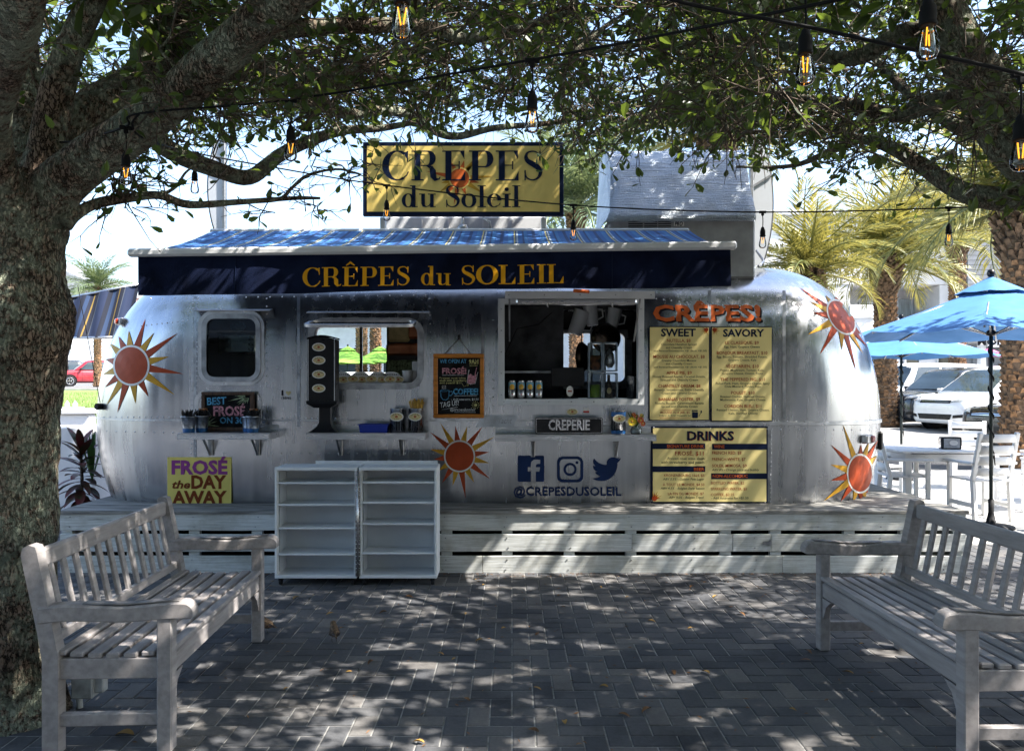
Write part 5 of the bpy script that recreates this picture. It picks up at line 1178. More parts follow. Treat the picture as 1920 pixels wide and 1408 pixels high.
# plate sign on the third counter
YP = 6.63
def q7(X, Y, Yd): return ((920 + X / 4.694 - 960) / F * Yd, CAM_H - (540 + Y / 4.694 - HOR) / F * Yd)
a, b = q7(392, 1275, YP), q7(987, 1132, YP); z0_ = ZC3 + .001; sg = thing('plate_sign', 'black embossed plate sign reading CREPERIE on the right counter', 'sign', ((a[0] + b[0]) / 2, YP, z0_))
hh_ = b[1] - a[1]; mb = MB(); mb.prism(rrect(a[0], b[0], z0_, z0_ + hh_, .014), YP, YP + .006); mb.build('plate', 'black_plastic', sg)
mb = MB(); mb.ring(rrect(a[0] + .006, b[0] - .006, z0_ + .006, z0_ + hh_ - .006, .011), rrect(a[0] + .010, b[0] - .010, z0_ + .010, z0_ + hh_ - .010, .009), YP - .003, YP); mb.build('raised_edge', 'steel', sg)
mb = MB(); xa, _ = q7(508, 0, YP); xb, _ = q7(873, 0, YP); text(mb, 'CREPERIE', xa, xb, z0_ + hh_ * .25, 85 / 4.694 / F * YP, YP - .003, 0, .03); mb.build('lettering', 'steel', sg)
# tin and flowers
tin = perf_can(1146, 1173, 770, 6.64, ZC3 + .001, 'perforated tin with blue bands beside the flower jar', 'banded_tin')
x = WX(1159.5, 6.64); r = 13.5 / F * 6.64; h = WZ(770, 6.64) - ZC3; mb = MB(); mb.lathe([(r + .001, h * .76), (r + .001, h * .95)], 28, Matrix.Translation((x, 6.64, ZC3)), cap=False); mb.build('band', 'blue_band', tin); mb = MB(); mb.lathe([(r + .001, .004), (r + .001, h * .16)], 28, Matrix.Translation((x, 6.64, ZC3)), cap=False); mb.build('band', 'blue_band', tin)
YFl = 6.63; x = WX(1193, YFl); fj = thing('flower_jar', 'small glass jar of yellow and orange flowers on the right counter', 'flowers', (x, YFl, ZC3)); Mt = Matrix.Translation((x, YFl, ZC3 + .001))
mb = MB(); mb.lathe([(.040, 0), (.045, .006), (.046, .042), (.036, .052), (.037, .060)], 18, Mt); mb.build('jar', 'block_glass', fj)
mb = MB(); mb.lathe([(.036, .004), (.041, .010), (.041, .030), (.01, .031)], 16, Mt); mb.build('pebbles', 'white_plastic', fj)
def flower(cx, cz, r, m, n, dy):
    mb = MB(); c = Vector((x + cx, YFl + dy, ZC3 + cz))
    for k in range(n):
        a = 2 * math.pi * k / n; d1 = Vector((math.cos(a), -.25, math.sin(a))); sd_ = Vector((-math.sin(a), 0, math.cos(a))) * r * 2.2 / n
        mb.add([c + d1 * r * .15, c + d1 * r * .6 + sd_, c + d1 * r, c + d1 * r * .6 - sd_], [(0, 1, 2, 3)])
    mb.lathe([(.0, -.004), (r * .22, -.002), (r * .2, .006), (0, .009)], 10, Matrix.Translation(c) @ Matrix.Rotation(R(90), 4, 'X'), 1); o = mb.build('flower', [m, 'petal_yellow' if m != 'petal_yellow' else 'sun_gold'], fj)
    mb = MB(); mb.tube([c + Vector((0, .004, 0)), Vector((x + cx * .2, YFl, ZC3 + .02))], .002, 4); mb.build('stem', 'stem_green', o)
flower(-.040, .105, .044, 'petal_yellow', 14, -.03); flower(.032, .115, .032, 'petal_orange', 9, -.02); flower(.05, .088, .026, 'petal_orange', 9, -.03); flower(.0, .145, .024, 'petal_orange', 9, 0); flower(.044, .150, .022, 'petal_yellow', 9, 0); flower(-.02, .16, .02, 'petal_orange', 8, .01)
mb = MB()
for k in range(14): a = random.uniform(-1.0, 1.0); l = random.uniform(.08, .17); c = Vector((x, YFl, ZC3 + .05)); e = c + Vector((math.sin(a) * l * .6, random.uniform(-.02, .02), l * .9)); s_ = Vector((.006, 0, 0)); mb.add([c, c.lerp(e, .6) + s_, e, c.lerp(e, .6) - s_], [(0, 1, 2, 3)])
mb.build('foliage', 'stem_green', fj)
# ------------------------------------------------------------------ inside the service window
ZS = WZ(748) + .002
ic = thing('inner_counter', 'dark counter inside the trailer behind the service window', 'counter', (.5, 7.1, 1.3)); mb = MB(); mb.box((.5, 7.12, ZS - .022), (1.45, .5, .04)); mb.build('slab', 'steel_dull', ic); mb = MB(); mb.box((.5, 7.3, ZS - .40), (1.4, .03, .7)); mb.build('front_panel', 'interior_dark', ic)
can0 = None
for i, X in enumerate((189, 269, 346, 424)):
    Yc_ = 6.90; x = q7(X, 0, Yc_)[0]; r = .031; h = .155
    if can0 is None:
        t = thing('drink_can', '', 'can', (x, Yc_, ZS), group='slim cans in the service window', local=True); mb = MB(); mb.lathe([(.022, 0), (r, .012), (r, .085)], 18, cap=True); mb.build('lower_wall', 'can_silver', t); mb = MB(); mb.lathe([(r, .085), (r, h - .018)], 18, cap=False); mb.build('upper_wall', 'can_blue', t)
        mb = MB(); mb.lathe([(r, h - .018), (.025, h - .004), (.025, h), (.022, h - .003)], 18); mb.build('rim', 'can_silver', t)
        mb = MB(); n = 16
        for k in range(n): pass
        g_ = []
        for rr_ in (0.001, .012, .024):
            g_.append([((r + .0008) * math.sin(rr_ * math.cos(a) / r), -(r + .0008) * math.cos(rr_ * math.cos(a) / r), .100 + rr_ * math.sin(a)) for a in [2 * math.pi * k / n for k in range(n)]])
        mb.loft(g_, cap=False); mb.build('round_label', 'can_yellow', t); mb = MB(); mb.box((0, -r - .0005, .035), (.009, .002, .012)); mb.build('fruit_mark', 'can_red', t); can0 = t
    else: t = copy_tree(can0); t.location = (x, Yc_, ZS)
    t['label'] = ['leftmost of the four blue and silver cans in the service window', 'second can from the left in the service window', 'third can from the left in the service window', 'fourth can, nearest the black tablet in the service window'][i]
YT = 6.98; a, b = q7(530, 868, YT), q7(825, 698, YT); tb = thing('order_tablet', 'black tablet on a stand in the service window', 'tablet', ((a[0] + b[0]) / 2, YT, ZS)); mb = MB(); mb.box(((a[0] + b[0]) / 2, YT, (a[1] + b[1]) / 2), (b[0] - a[0], .02, b[1] - a[1]), ch=.006); mb.build('screen', 'black_plastic', tb)
cx = q7(695, 0, YT)[0]; mb = MB(); mb.box((cx, YT + .03, (ZS + b[1]) / 2), (.05, .03, b[1] - ZS - .05)); mb.box((cx, YT, ZS + .008), (.14, .12, .014), ch=.004); mb.build('stand', 'black_matt', tb)
p = q7(695, 908, YT - .03); mb = MB(); mb.prism(ell(p[0], max(p[1], ZS + .05), .030, .046), YT - .055, YT - .050); o = mb.build('oval_label', 'white_print', tb); mb = MB(); text(mb, 'cash', p[0] - .02, p[0] + .02, max(p[1], ZS + .05) - .006, .018, YT - .056, 0, .01, .2) if False else mb.box((p[0], YT - .056, max(p[1], ZS + .05)), (.034, .002, .012)); mb.build('stripe', 'menu_red', o)
gi = 0
for (X0, X1, Y0, Y1, inner, lab) in ((862, 985, 478, 735, 'amber_food', 'upper left glass block holding something amber'), (990, 1118, 478, 735, 'can_silver', 'upper right glass block holding a pale jar'), (860, 985, 745, 980, 'lime_green', 'lower left glass block holding lime green'), (990, 1120, 745, 980, 'pan_black', 'lower right glass block holding a dark bottle')):
    Yg = 6.93; a, b = q7(X0, Y1, Yg), q7(X1, Y0, Yg); t = thing('glass_block', lab, 'glass block', ((a[0] + b[0]) / 2, Yg, a[1]), group='stacked glass blocks in the service window'); w2_, h2 = b[0] - a[0], b[1] - a[1]; cx, cz = (a[0] + b[0]) / 2, (a[1] + b[1]) / 2
    mb = MB(); mb.ring(rrect(a[0], b[0], a[1], b[1], .012), rrect(a[0] + .012, b[0] - .012, a[1] + .012, b[1] - .012, .008), Yg, Yg + .10); mb.build('edge', 'block_edge', t)
    mb = MB(); mb.prism(rrect(a[0] + .002, b[0] - .002, a[1] + .002, b[1] - .002, .012), Yg - .002, Yg); mb.build('front', 'clear_glass', t)
    mb = MB()
    if gi == 3: mb.lathe([(.030, 0), (.032, .01), (.032, .10), (.013, .15), (.013, .19), (.015, .20)], 14, Matrix.Translation((cx - .01, Yg + .05, a[1] + .014)))
    elif gi == 1: mb.lathe([(.02, .02), (.045, .06), (.035, .14), (.01, .19)], 10, Matrix.Translation((cx, Yg + .05, a[1] + .014)))
    else: mb.lathe([(.048, 0), (.05, .01), (.048, h2 * .48), (.03, h2 * .5)], 12, Matrix.Translation((cx, Yg + .05, a[1] + .014)))
    c_ = mb.build('contents', inner, t)
    if gi == 3: mb = MB(); mb.prism(ell(cx - .01, a[1] + .075, .020, .028, 16), Yg + .012, Yg + .016); mb.build('label', 'label_tan', c_)
    gi += 1
perf_can(1175, 1195, 706, 6.95, ZS, 'perforated steel holder inside the service window at right', bdg=False)
# pans, jugs and rail hanging inside
pr_ = thing('hanging_rail', 'thin steel rail under the ceiling inside the service window', 'rail', (.7, 7.9, 2.2)); mb = MB(); mb.tube([(.2, 7.75, 2.22), (1.35, 7.75, 2.22)], .010, 8); mb.build('rod', 'steel', pr_)
def pan(X, Y, Yd, r, face, label, hdl):
    c = Vector((q7(X, Y, Yd)[0], Yd, q7(X, Y, Yd)[1])); t = thing('frying_pan', label, 'pan', c, group='pans hanging in the trailer'); Mt = Matrix.Translation(c) @ Matrix.Rotation(R(face), 4, 'Z') @ Matrix.Rotation(R(90), 4, 'X')
    mb = MB(); mb.lathe([(0, .045), (r * .78, .045), (r * .8, .04), (r, 0), (r * .98, 0), (r * .77, .038), (0, .038)], 28, Mt, cap=False); mb.build('bowl', 'pan_black', t); mb = MB(); mb.bar(c + Vector((0, -.01, r * .95)), c + Vector((0, .01, r + hdl)), .025, .010, .003); mb.build('handle', 'steel_dull', t)
pan(1015, 440, 7.55, .145, 10, 'dark frying pan hanging above the glass blocks', .10); pan(800, 610, 7.6, .15, 62, 'large black pan hanging behind the tablet', .16)
for X, Y, s_, rot, lab in ((775, 300, 1.2, 22, 'white jug hanging tilted inside the service window'), (885, 240, 1.0, -8, 'white jug hanging beside the tilted one'), (1080, 265, 1.0, 12, 'pale jug hanging above the dark frying pan')):
    Yd = 7.6; c = Vector((q7(X, Y, Yd)[0], Yd, q7(X, Y, Yd)[1])); t = thing('hanging_jug', lab, 'jug', c, group='white jugs hanging in the trailer'); Mt = Matrix.Translation(c) @ Matrix.Rotation(R(rot), 4, 'Y') @ Matrix.Scale(s_, 4)
    mb = MB(); mb.lathe([(.05, -.10), (.055, -.09), (.068, .08), (.072, .09), (.066, .09), (.05, -.085)], 20, Mt); mb.build('vessel', 'white_plastic', t); mb = MB(); mb.tube([Mt @ Vector((.062, 0, .05)), Mt @ Vector((.11, 0, .04)), Mt @ Vector((.11, 0, -.03)), Mt @ Vector((.056, 0, -.05))], .008, 6); mb.build('handle', 'white_plastic', t)
mb = MB(); mb.tube([Vector((*q7(540, 215, 7.4)[:1], 7.4, q7(540, 215, 7.4)[1])), Vector((q7(420, 320, 7.3)[0], 7.3, q7(420, 320, 7.3)[1])), Vector((q7(230, 360, 7.2)[0], 7.2, q7(230, 360, 7.2)[1])), Vector((q7(120, 600, 7.1)[0], 7.1, q7(120, 600, 7.1)[1]))], .005, 6)
tag(mb.build('hanging_cable', 'cord', None, (.0, 7.2, 2.0)), 'black cable sagging across the inside of the service window', 'cable')
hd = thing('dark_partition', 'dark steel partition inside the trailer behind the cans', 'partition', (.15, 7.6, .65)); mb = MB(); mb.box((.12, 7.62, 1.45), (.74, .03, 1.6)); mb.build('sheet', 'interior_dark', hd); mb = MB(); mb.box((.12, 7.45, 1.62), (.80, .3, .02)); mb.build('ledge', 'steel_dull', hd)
# behind the wide window: lid rack, cups, partition
ZL = WZ(721) + .002
lr = thing('lid_rack', 'row of white arched lid racks with oval labels in the wide window', 'rack', (WX(690), 6.86, ZL))
for k in range(4):
    px = 641 + k * 34 if k < 3 else 733; x = WX(px, 6.90); mb = MB(); n = 12; w_ = .078; mb.prism([(x - w_, ZL), (x + w_, ZL), (x + w_, ZL + .06)] + [(x + w_ * math.cos(math.pi * i / n), ZL + .06 + .05 * math.sin(math.pi * i / n)) for i in range(1, n)] + [(x - w_, ZL + .06)], 6.90, 6.93); a_ = mb.build('arch', 'white_plastic', lr)
    mb = MB()
    for i in range(7): mb.box((x + (i - 3) * .016, 6.8985, ZL + .085), (.008, .003, .008))
    mb.build('slots', 'black_matt', a_)
for k, (px, dy) in enumerate(((644, 0), (662, 3), (679, 0), (697, 3), (717, 0), (732, 2), (747, 0))): badge(lr, WX(px, 6.88), ZL + .040 + dy * .002, 6.875 - .003 * (k % 2), .92)
mb = MB(); mb.lathe([(.035, 0), (.045, .11), (.047, .12)], 18, Matrix.Translation((WX(764, 6.92), 6.92, ZL))); tag(mb.build('cup_stack', 'white_plastic', None, (WX(764, 6.92), 6.92, ZL)), 'short stack of white cups at the right of the wide window', 'cups')
mb = MB(); mb.box((WX(779, 6.94), 6.98, ZL + .10), (.06, .08, .20), ch=.006); tag(mb.build('white_container', 'white_plastic', None, (WX(779, 6.94), 6.94, ZL)), 'tall white container right of the cup stack', 'container')
mb = MB(); mb.box((-1.60, 6.98, ZL - .022), (1.2, .30, .04)); tag(mb.build('window_ledge', 'steel_dull', None, (-1.6, 6.98, ZL - .04)), 'steel ledge inside the wide window', 'ledge')
pt = thing('copper_shelf', 'dark shelf with copper pots seen through the wide window', 'shelf', (-.95, 8.0, .65)); mb = MB(); mb.box((-1.0, 8.0, 1.5), (.5, .04, 1.7)); mb.build('back_board', 'interior_dark', pt)
for px, py, w_, h_, m_ in ((747, 620, .22, .22, 'label_tan'), (775, 622, .12, .14, 'copper'), (750, 655, .28, .12, 'copper'), (778, 655, .12, .12, 'copper'), (757, 690, .36, .16, 'chalk_green')): mb = MB(); mb.box((WX(px, 7.9), 7.93, WZ(py, 7.9)), (w_, .06, h_), ch=.02); mb.build('pot' if m_ == 'copper' else 'box', m_, pt)
# behind the first window: steel oven
ov = thing('steel_oven', 'stainless steel appliance seen through the small window', 'appliance', (WX(445, 7.4), 7.4, .65)); a = (WX(408, 7.05), WZ(662, 7.05)); b = (WX(480, 7.05), WZ(626, 7.05)); mb = MB(); mb.box(((a[0] + b[0]) / 2, 7.2, (a[1] + b[1]) / 2), (b[0] - a[0], .3, b[1] - a[1]), ch=.012); mb.build('hood', 'steel', ov)
mb = MB(); mb.box(((a[0] + b[0]) / 2, 7.5, (a[1] + .65) / 2), (b[0] - a[0] - .02, .3, a[1] - .66)); mb.build('body', 'black_plastic', ov); mb = MB()
for i in range(3):
    for j in range(2): mb.lathe([(.008, 0), (.006, .012)], 8, Matrix.Translation((b[0] - .06 + j * .03, 7.05, b[1] - .05 - i * .045)) @ Matrix.Rotation(R(90), 4, 'X'))
mb.build('knobs', 'black_matt', ov)
mb = MB(); mb.lathe([(.0, -.05), (.05, -.04), (.07, 0), (.05, .04), (0, .05)], 16, Matrix.Translation(P(446, 612, 7.35)), sm=True, cap=False); tag(mb.build('blue_ball_lamp', 'chalk_blue', None, P(446, 612, 7.35)), 'round teal lamp hanging inside the small window', 'lamp')
# ------------------------------------------------------------------ palms
def frond_mesh(name, droop, m, seed):
    rd = random.Random(seed); mb = MB(); n = 46; p = Vector((0, 0, 0)); a = 0.0; pts = []; tang = []
    for k in range(n + 1):
        pts.append(p.copy()); tang.append(a); p = p + Vector((math.cos(a), 0, math.sin(a))) / n; a -= droop / n * (.35 + 1.3 * k / n)
    mb.tube(pts[::3] + [pts[-1]], [lerp(.016, .002, i / (len(pts[::3]))) for i in range(len(pts[::3]) + 1)], 4, False)
    V_ = list(mb.v); rn = [rd.random() * .2] * len(V_); F_ = list(mb.f)
    for k in range(5, n + 1):
        t = k / n; L = .30 * (math.sin(math.pi * min(1, .12 + t * .86)) ** .6) * rd.uniform(.85, 1.1)
        for sgn in (-1, 1):
            an = lerp(1.15, .35, t) + rd.uniform(-.12, .12); up = .35 + rd.uniform(-.25, .25)
            tx, tz = math.cos(tang[k]), math.sin(tang[k]); fw = Vector((tx, 0, tz)); nm = Vector((-tz, 0, tx))
            d1 = (fw * math.cos(an) + Vector((0, sgn, 0)) * math.sin(an) + nm * up * math.sin(an)).normalized(); d2 = (d1 + Vector((0, 0, -.55))).normalized()
            o = len(V_); w_ = .011; b = pts[k]; s_ = fw * w_
            V_ += [tuple(b), tuple(b + d1 * L * .45 + s_), tuple(b + d1 * L * .45 + d2 * L * .55), tuple(b + d1 * L * .45 - s_)]; F_.append((o, o + 1, o + 2, o + 3)); rn += [rd.random()] * 4
    me = bpy.data.meshes.new(name); me.from_pydata(V_, [], F_); me.materials.append(M_[m])
    at = me.attributes.new('rnd', 'FLOAT', 'POINT'); at.data.foreach_set('value', np.array(rn, dtype=np.float32)); me.update(); return me
FR = {m: [frond_mesh('frond', d_, m, i) for i, d_ in enumerate((.6, .95, 1.3, 1.7))] for m in ('palm_leaf', 'palm_leaf_far')}
def palm(px, Y, z0, pyc, r, nf, L, label, leaf='palm_leaf', boots=True, seed=1):
    rd = random.Random(seed); x = WX(px, Y); zc = WZ(pyc, Y); t = thing('date_palm', label, 'palm', (x, Y, z0), group='date palms around the square'); H = zc - z0
    prof = [(r * 1.25, 0), (r * 1.02, .15), (r * .93, H * .3), (r * .9, H - 1.25), (r * .92, H - 1.05), (r * 1.25, H - .65), (r * 1.2, H - .25), (r * .7, H), (r * .2, H + .25)]
    mb = MB(); mb.lathe(prof, 20, Matrix.Translation((x, Y, z0))); tr = mb.build('trunk', 'palm_boot', t)
    if boots:
        mb = MB(); rows = int(H / .105)
        for j in range(rows):
            z = j * .105 + .05
            for i in range(len(prof) - 1):
                if prof[i][1] <= z <= prof[i + 1][1]: rr_ = lerp(prof[i][0], prof[i + 1][0], (z - prof[i][1]) / (prof[i + 1][1] - prof[i][1]))
            crown = z > H - 1.1; nn = 12
            for k in range(nn):
                a = 2 * math.pi * (k + .5 * (j % 2)) / nn + rd.uniform(-.14, .14); wd = rr_ * rd.uniform(2.2, 3.2) / nn; h_ = rd.uniform(.07, .14) if not crown else .20; out = rd.uniform(.03, .075) if not crown else rd.uniform(.08, .15)
                c = Vector((math.cos(a), math.sin(a), 0)); s_ = Vector((-math.sin(a), math.cos(a), 0)); b = Vector((x, Y, z0 + z)) + c * (rr_ - .01)
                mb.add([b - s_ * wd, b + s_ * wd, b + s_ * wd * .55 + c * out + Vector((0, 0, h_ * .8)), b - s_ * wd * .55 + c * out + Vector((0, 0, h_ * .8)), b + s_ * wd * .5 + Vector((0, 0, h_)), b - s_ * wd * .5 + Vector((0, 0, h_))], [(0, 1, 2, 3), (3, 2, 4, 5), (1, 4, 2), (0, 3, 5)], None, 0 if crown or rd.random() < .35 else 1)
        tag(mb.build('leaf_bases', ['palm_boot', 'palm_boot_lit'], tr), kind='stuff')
    for k in range(nf):
        f = (k + .5) / nf; el = lerp(80, 0, f ** .95) + rd.uniform(-8, 8); az = k * 137.5 + rd.uniform(-12, 12); vi = min(3, int((1 - abs(el) / 90) * 3.2 + rd.random() * .9)); l = L * rd.uniform(.82, 1.08) * (.75 if f < .15 else 1)
        o = link('frond', FR[leaf][vi], t, (0, 0, H + lerp(.15, -.2, f))); o.rotation_euler = (R(rd.uniform(-25, 25)), R(-el), R(az)); o.rotation_mode = 'XYZ'; o.scale = (l, l, l)
    return t
palm(1660, 23.5, .23, 484, .33, 48, 3.3, 'date palm behind the blue parasol, bushy olive crown', seed=1)
palm(1914, 14.0, .03, 372, .31, 36, 2.9, 'date palm at the right picture edge behind the parasol', seed=2)
palm(1512, 20.5, .19, 506, .34, 38, 2.5, 'date palm with its crown just behind the right dome of the trailer', seed=3)
palm(1345, 17.5, .12, 240, .30, 40, 3.0, 'tall palm high above the foil covered cooler', seed=4)
palm(1080, 31, .24, 392, .27, 42, 5.0, 'date palm between the roof sign and the foil cooler', 'palm_leaf_far', seed=5)
palm(1795, 30.0, .24, 430, .30, 42, 3.4, 'palm standing behind the parked cars under the right tree', seed=12)
palm(183, 46, 1.30, 540, .20, 34, 2.6, 'small far palm across the lawn at left', 'palm_leaf_far', seed=6)
palm(678, 34.0, .24, 500, .25, 26, 1.5, 'slim palm trunk seen through the wide window, left of two', 'palm_leaf_far', seed=7)
palm(704, 36, .24, 505, .26, 26, 1.5, 'slim palm trunk seen through the wide window, right of two', 'palm_leaf_far', seed=8)
# ------------------------------------------------------------------ cars
wheel_cache = {}
def car(name, label, loc, rotz, paint, L, Wd, H, cowl, roof_f, roof_b, nose_z, belt, kind='van', group='cars parked in the square'):
    t = thing(name, label, 'car', loc, rotz, group=group, local=True); hw = Wd / 2; x1, x0 = L / 2, -L / 2; wr = .34; wx = (L * .5 - .92, -L * .5 + .95)
    st = [(x0, .42, belt - .10, .80), (x0 + .08, .30, belt - .02, .90), (x0 + .4, .22, belt, .975), (x0 + 1.0, .20, belt, 1.0), (0, .20, belt, 1.0), (cowl - .25, .20, belt - .01, 1.0), (cowl, .20, belt - .015, .99), (lerp(cowl, x1, .5), .20, lerp(belt, nose_z, .32), .97), (x1 - .35, .20, lerp(belt, nose_z, .72), .93), (x1 - .12, .22, nose_z - .02, .84), (x1 - .02, .28, nose_z - .12, .70), (x1, .36, nose_z - .24, .60)]
    st = crom([tuple(s_) for s_ in st], 3); rings_ = []
    for x, zb, zt, k in st:
        h = hw * k; zt = max(zt, zb + .1); half = [(h * .86, zb), (h * .97, zb + .08), (h, lerp(zb, zt, .38)), (h * .985, lerp(zb, zt, .72)), (h * .95, zt - .035), (h * .86, zt), (h * .45, zt + .025), (0, zt + .035)]
        rings_.append([(x, y, z) for y, z in half] + [(x, -y, z) for y, z in half[::-1][1:]])
    mb = MB(); mb.loft(rings_, closed=True, cap=True); bd = mb.build('body', paint, t); bv = BVHTree.FromPolygons([Vector(v) for v in mb.v], mb.f)
    gr = [(roof_b - .28, belt - .02, .04, .90), (roof_b - .02, belt - .02, (H - belt) * .86, .90), (roof_b + .25, belt - .02, (H - belt) * .96, .92), (lerp(roof_b, roof_f, .5), belt - .02, H - belt, .94), (roof_f, belt - .02, (H - belt) * .965, .93), (lerp(roof_f, cowl, .5), belt - .02, (H - belt) * .56, .91), (cowl, belt - .02, .03, .88)]
    gr = crom(gr, 3); rings_ = []
    for x, zb, h_, k in gr:
        h_ = max(h_, .02); q = min(1, h_ / (H - belt)); half = [(hw * k, zb), (hw * k * lerp(1, .90, q), zb + h_ * .55), (hw * k * lerp(1, .80, q), zb + h_ * .90), (hw * k * lerp(1, .70, q), zb + h_), (hw * k * .35, zb + h_ + .03), (0, zb + h_ + .035)]
        rings_.append([(x, y, z) for y, z in half] + [(x, -y, z) for y, z in half[::-1][1:]])
    mg = MB(); mg.loft(rings_, closed=True, cap=True); cb = mg.build('cabin', paint, t); gv = BVHTree.FromPolygons([Vector(v) for v in mg.v], mg.f)
    def patch(nm, q, bvh, d, m, off=.012, n=8, par=t):
        g_ = []; d = Vector(d)
        for i in range(n + 1):
            row = []
            for k in range(n + 1):
                a = Vector(q[0]).lerp(Vector(q[1]), k / n).lerp(Vector(q[3]).lerp(Vector(q[2]), k / n), i / n); h = bvh.ray_cast(a - d * 6, d)[0]; row.append((h - d * off) if h else None)
            g_.append(row)
        q_ = MB()
        for i in range(n):
            for k in range(n):
                c4 = [g_[i][k], g_[i][k + 1], g_[i + 1][k + 1], g_[i + 1][k]]
                if all(c4): q_.add(c4, [(0, 1, 2, 3)], None, 0, True)
        if q_.f: return q_.build(nm, m, par)
    zb_, zt_ = belt + .03, H - .12; wsz = (H - belt)
    patch('windscreen', [(0, -hw * .80, belt + .05), (0, hw * .80, belt + .05), (0, hw * .66, H - .10), (0, -hw * .66, H - .10)], gv, (-1, 0, 0), 'car_glass', par=cb)
    patch('rear_window', [(0, -hw * .72, belt + .08), (0, hw * .72, belt + .08), (0, hw * .6, H - .14), (0, -hw * .6, H - .14)], gv, (1, 0, 0), 'car_glass', par=cb)
    m1, m2 = lerp(roof_f, roof_b, .30), lerp(roof_f, roof_b, .66)
    for sg_ in (1, -1):
        for a, b, c_, e in ((cowl - .28, m1 + .04, roof_f + .04, m1 + .06), (m1 - .04, m2 + .04, m1 - .04, m2 + .05), (m2 - .05, roof_b + .0, m2 - .05, roof_b + .22)):
            patch('side_window', [(a, 0, zb_), (b, 0, zb_), (e, 0, zt_), (c_, 0, zt_)], gv, (0, -sg_, 0), 'car_glass', par=cb)
        hl = [(0, sg_ * hw * .50, nose_z - .10), (0, sg_ * hw * .90, nose_z - .04), (0, sg_ * hw * .92, nose_z + .09), (0, sg_ * hw * .56, nose_z - .02)]
        patch('headlight', hl, bv, (-1, 0, 0), 'headlamp'); patch('fog_light', [(0, sg_ * hw * .58, .37), (0, sg_ * hw * .84, .40), (0, sg_ * hw * .84, .48), (0, sg_ * hw * .60, .45)], bv, (-1, 0, 0), 'black_plastic')
        patch('tail_light', [(0, sg_ * hw * .74, belt - .28), (0, sg_ * hw * .9, belt - .28), (0, sg_ * hw * .9, belt - .05), (0, sg_ * hw * .74, belt - .05)], bv, (1, 0, 0), 'red_lens')
        patch('marker', [(x1 - .42, 0, .60), (x1 - .34, 0, .60), (x1 - .34, 0, .70), (x1 - .42, 0, .70)], bv, (0, -sg_, 0), 'amber_lens', n=2)
        patch('sill', [(wx[0] - .4, 0, .22), (wx[1] + .4, 0, .22), (wx[1] + .4, 0, .30), (wx[0] - .4, 0, .30)], bv, (0, -sg_, 0), 'black_plastic', n=4)
        for xd in (cowl - .42, m1 - .02, m2): patch('door_seam', [(xd, 0, .32), (xd + .012, 0, .32), (xd + .012, 0, belt - .05), (xd, 0, belt - .05)], bv, (0, -sg_, 0), 'black_matt', .004, 3)
        for xd in (m1 + .18, m2 + .18): q_ = MB(); q_.box((xd, sg_ * (hw * 1.0 + .012), belt - .13), (.17, .03, .025), ch=.008); q_.build('door_handle', paint, t)
        q_ = MB(); q_.box((cowl - .32, sg_ * (hw + .10), belt + .06), (.11, .20, .13), ch=.035); q_.box((cowl - .32, sg_ * (hw - .02), belt + .02), (.05, .12, .04)); q_.build('mirror', paint if kind != 'suv' else 'black_plastic', t)
    patch('grille', [(0, -hw * .50, nose_z - (.12 if kind == 'van' else .17)), (0, hw * .50, nose_z - (.12 if kind == 'van' else .17)), (0, hw * .50, nose_z - .04), (0, -hw * .50, nose_z - .04)], bv, (-1, 0, 0), 'black_plastic')
    patch('lower_grille', [(0, -hw * .50, .33), (0, hw * .50, .33), (0, hw * .56, .47), (0, -hw * .56, .47)], bv, (-1, 0, 0), 'black_plastic')
    for zz_ in ((nose_z - .085,) if kind == 'van' else (nose_z - .075, nose_z - .105, nose_z - .14)): patch('grille_bar', [(0, -hw * .44, zz_), (0, hw * .44, zz_), (0, hw * .44, zz_ + .016), (0, -hw * .44, zz_ + .016)], bv, (-1, 0, 0), 'chrome', .022)
    patch('number_plate', [(0, -.15, .54), (0, .15, .54), (0, .15, .64), (0, -.15, .64)], bv, (1, 0, 0), 'white_print', .02)
    if kind == 'wing':
        pass
    if 'w' not in wheel_cache:
        q_ = MB(); q_.lathe([(.20, -.11), (.315, -.115), (wr, -.085), (wr, .085), (.315, .115), (.20, .11)], 28, cap=False); ty = q_.mesh('tyre', 'black_rubber')
        q_ = MB(); q_.lathe([(.20, .11), (.215, .112), (.205, .09), (.05, .075), (.0, .08)], 24, cap=False)
        q_.lathe([(.0, .082), (.035, .086), (.04, .075)], 10, cap=False)
        rim = q_.mesh('rim', 'steel_dull'); q_ = MB()
        for k in range(5): a = 2 * math.pi * k / 5; q_.bar((.03 * math.cos(a), .03 * math.sin(a), .100), (.20 * math.cos(a), .20 * math.sin(a), .104), .055, .016, .004)
        q_.lathe([(.195, .10), (.215, .118), (.222, .112)], 28, cap=False); sp = q_.mesh('spokes', 'chrome'); q_ = MB(); q_.lathe([(.0, .0), (.37, .0), (.40, .008), (.40, -.05)], 28, cap=False); ar = q_.mesh('wheel_arch', 'black_matt'); wheel_cache['w'] = (ty, rim, sp, ar)
    ty, rim, sp, ar = wheel_cache['w']
    for xw in wx:
        for sg_ in (1, -1):
            rot = (R(90) if sg_ < 0 else R(-90), 0, 0); o = link('wheel', ty, t, (xw, sg_ * (hw - .105), wr)); o.rotation_euler = rot
            link('rim', rim, o); link('spokes', sp, o)
            a_ = link('wheel_arch', ar, t, (xw, sg_ * (hw - .0), wr + .03)); a_.rotation_euler = rot; a_.location.y = sg_ * (hw + .004)
            o.location.y = sg_ * (hw - .085)
    return t
hd_ = R(198)
car('minivan', 'white minivan parked facing left beside the right palm', (13.75, 22.2, .225), hd_, 'car_white', 5.15, 2.0, 1.76, 1.55, .45, -2.2, .88, 1.02, 'van')
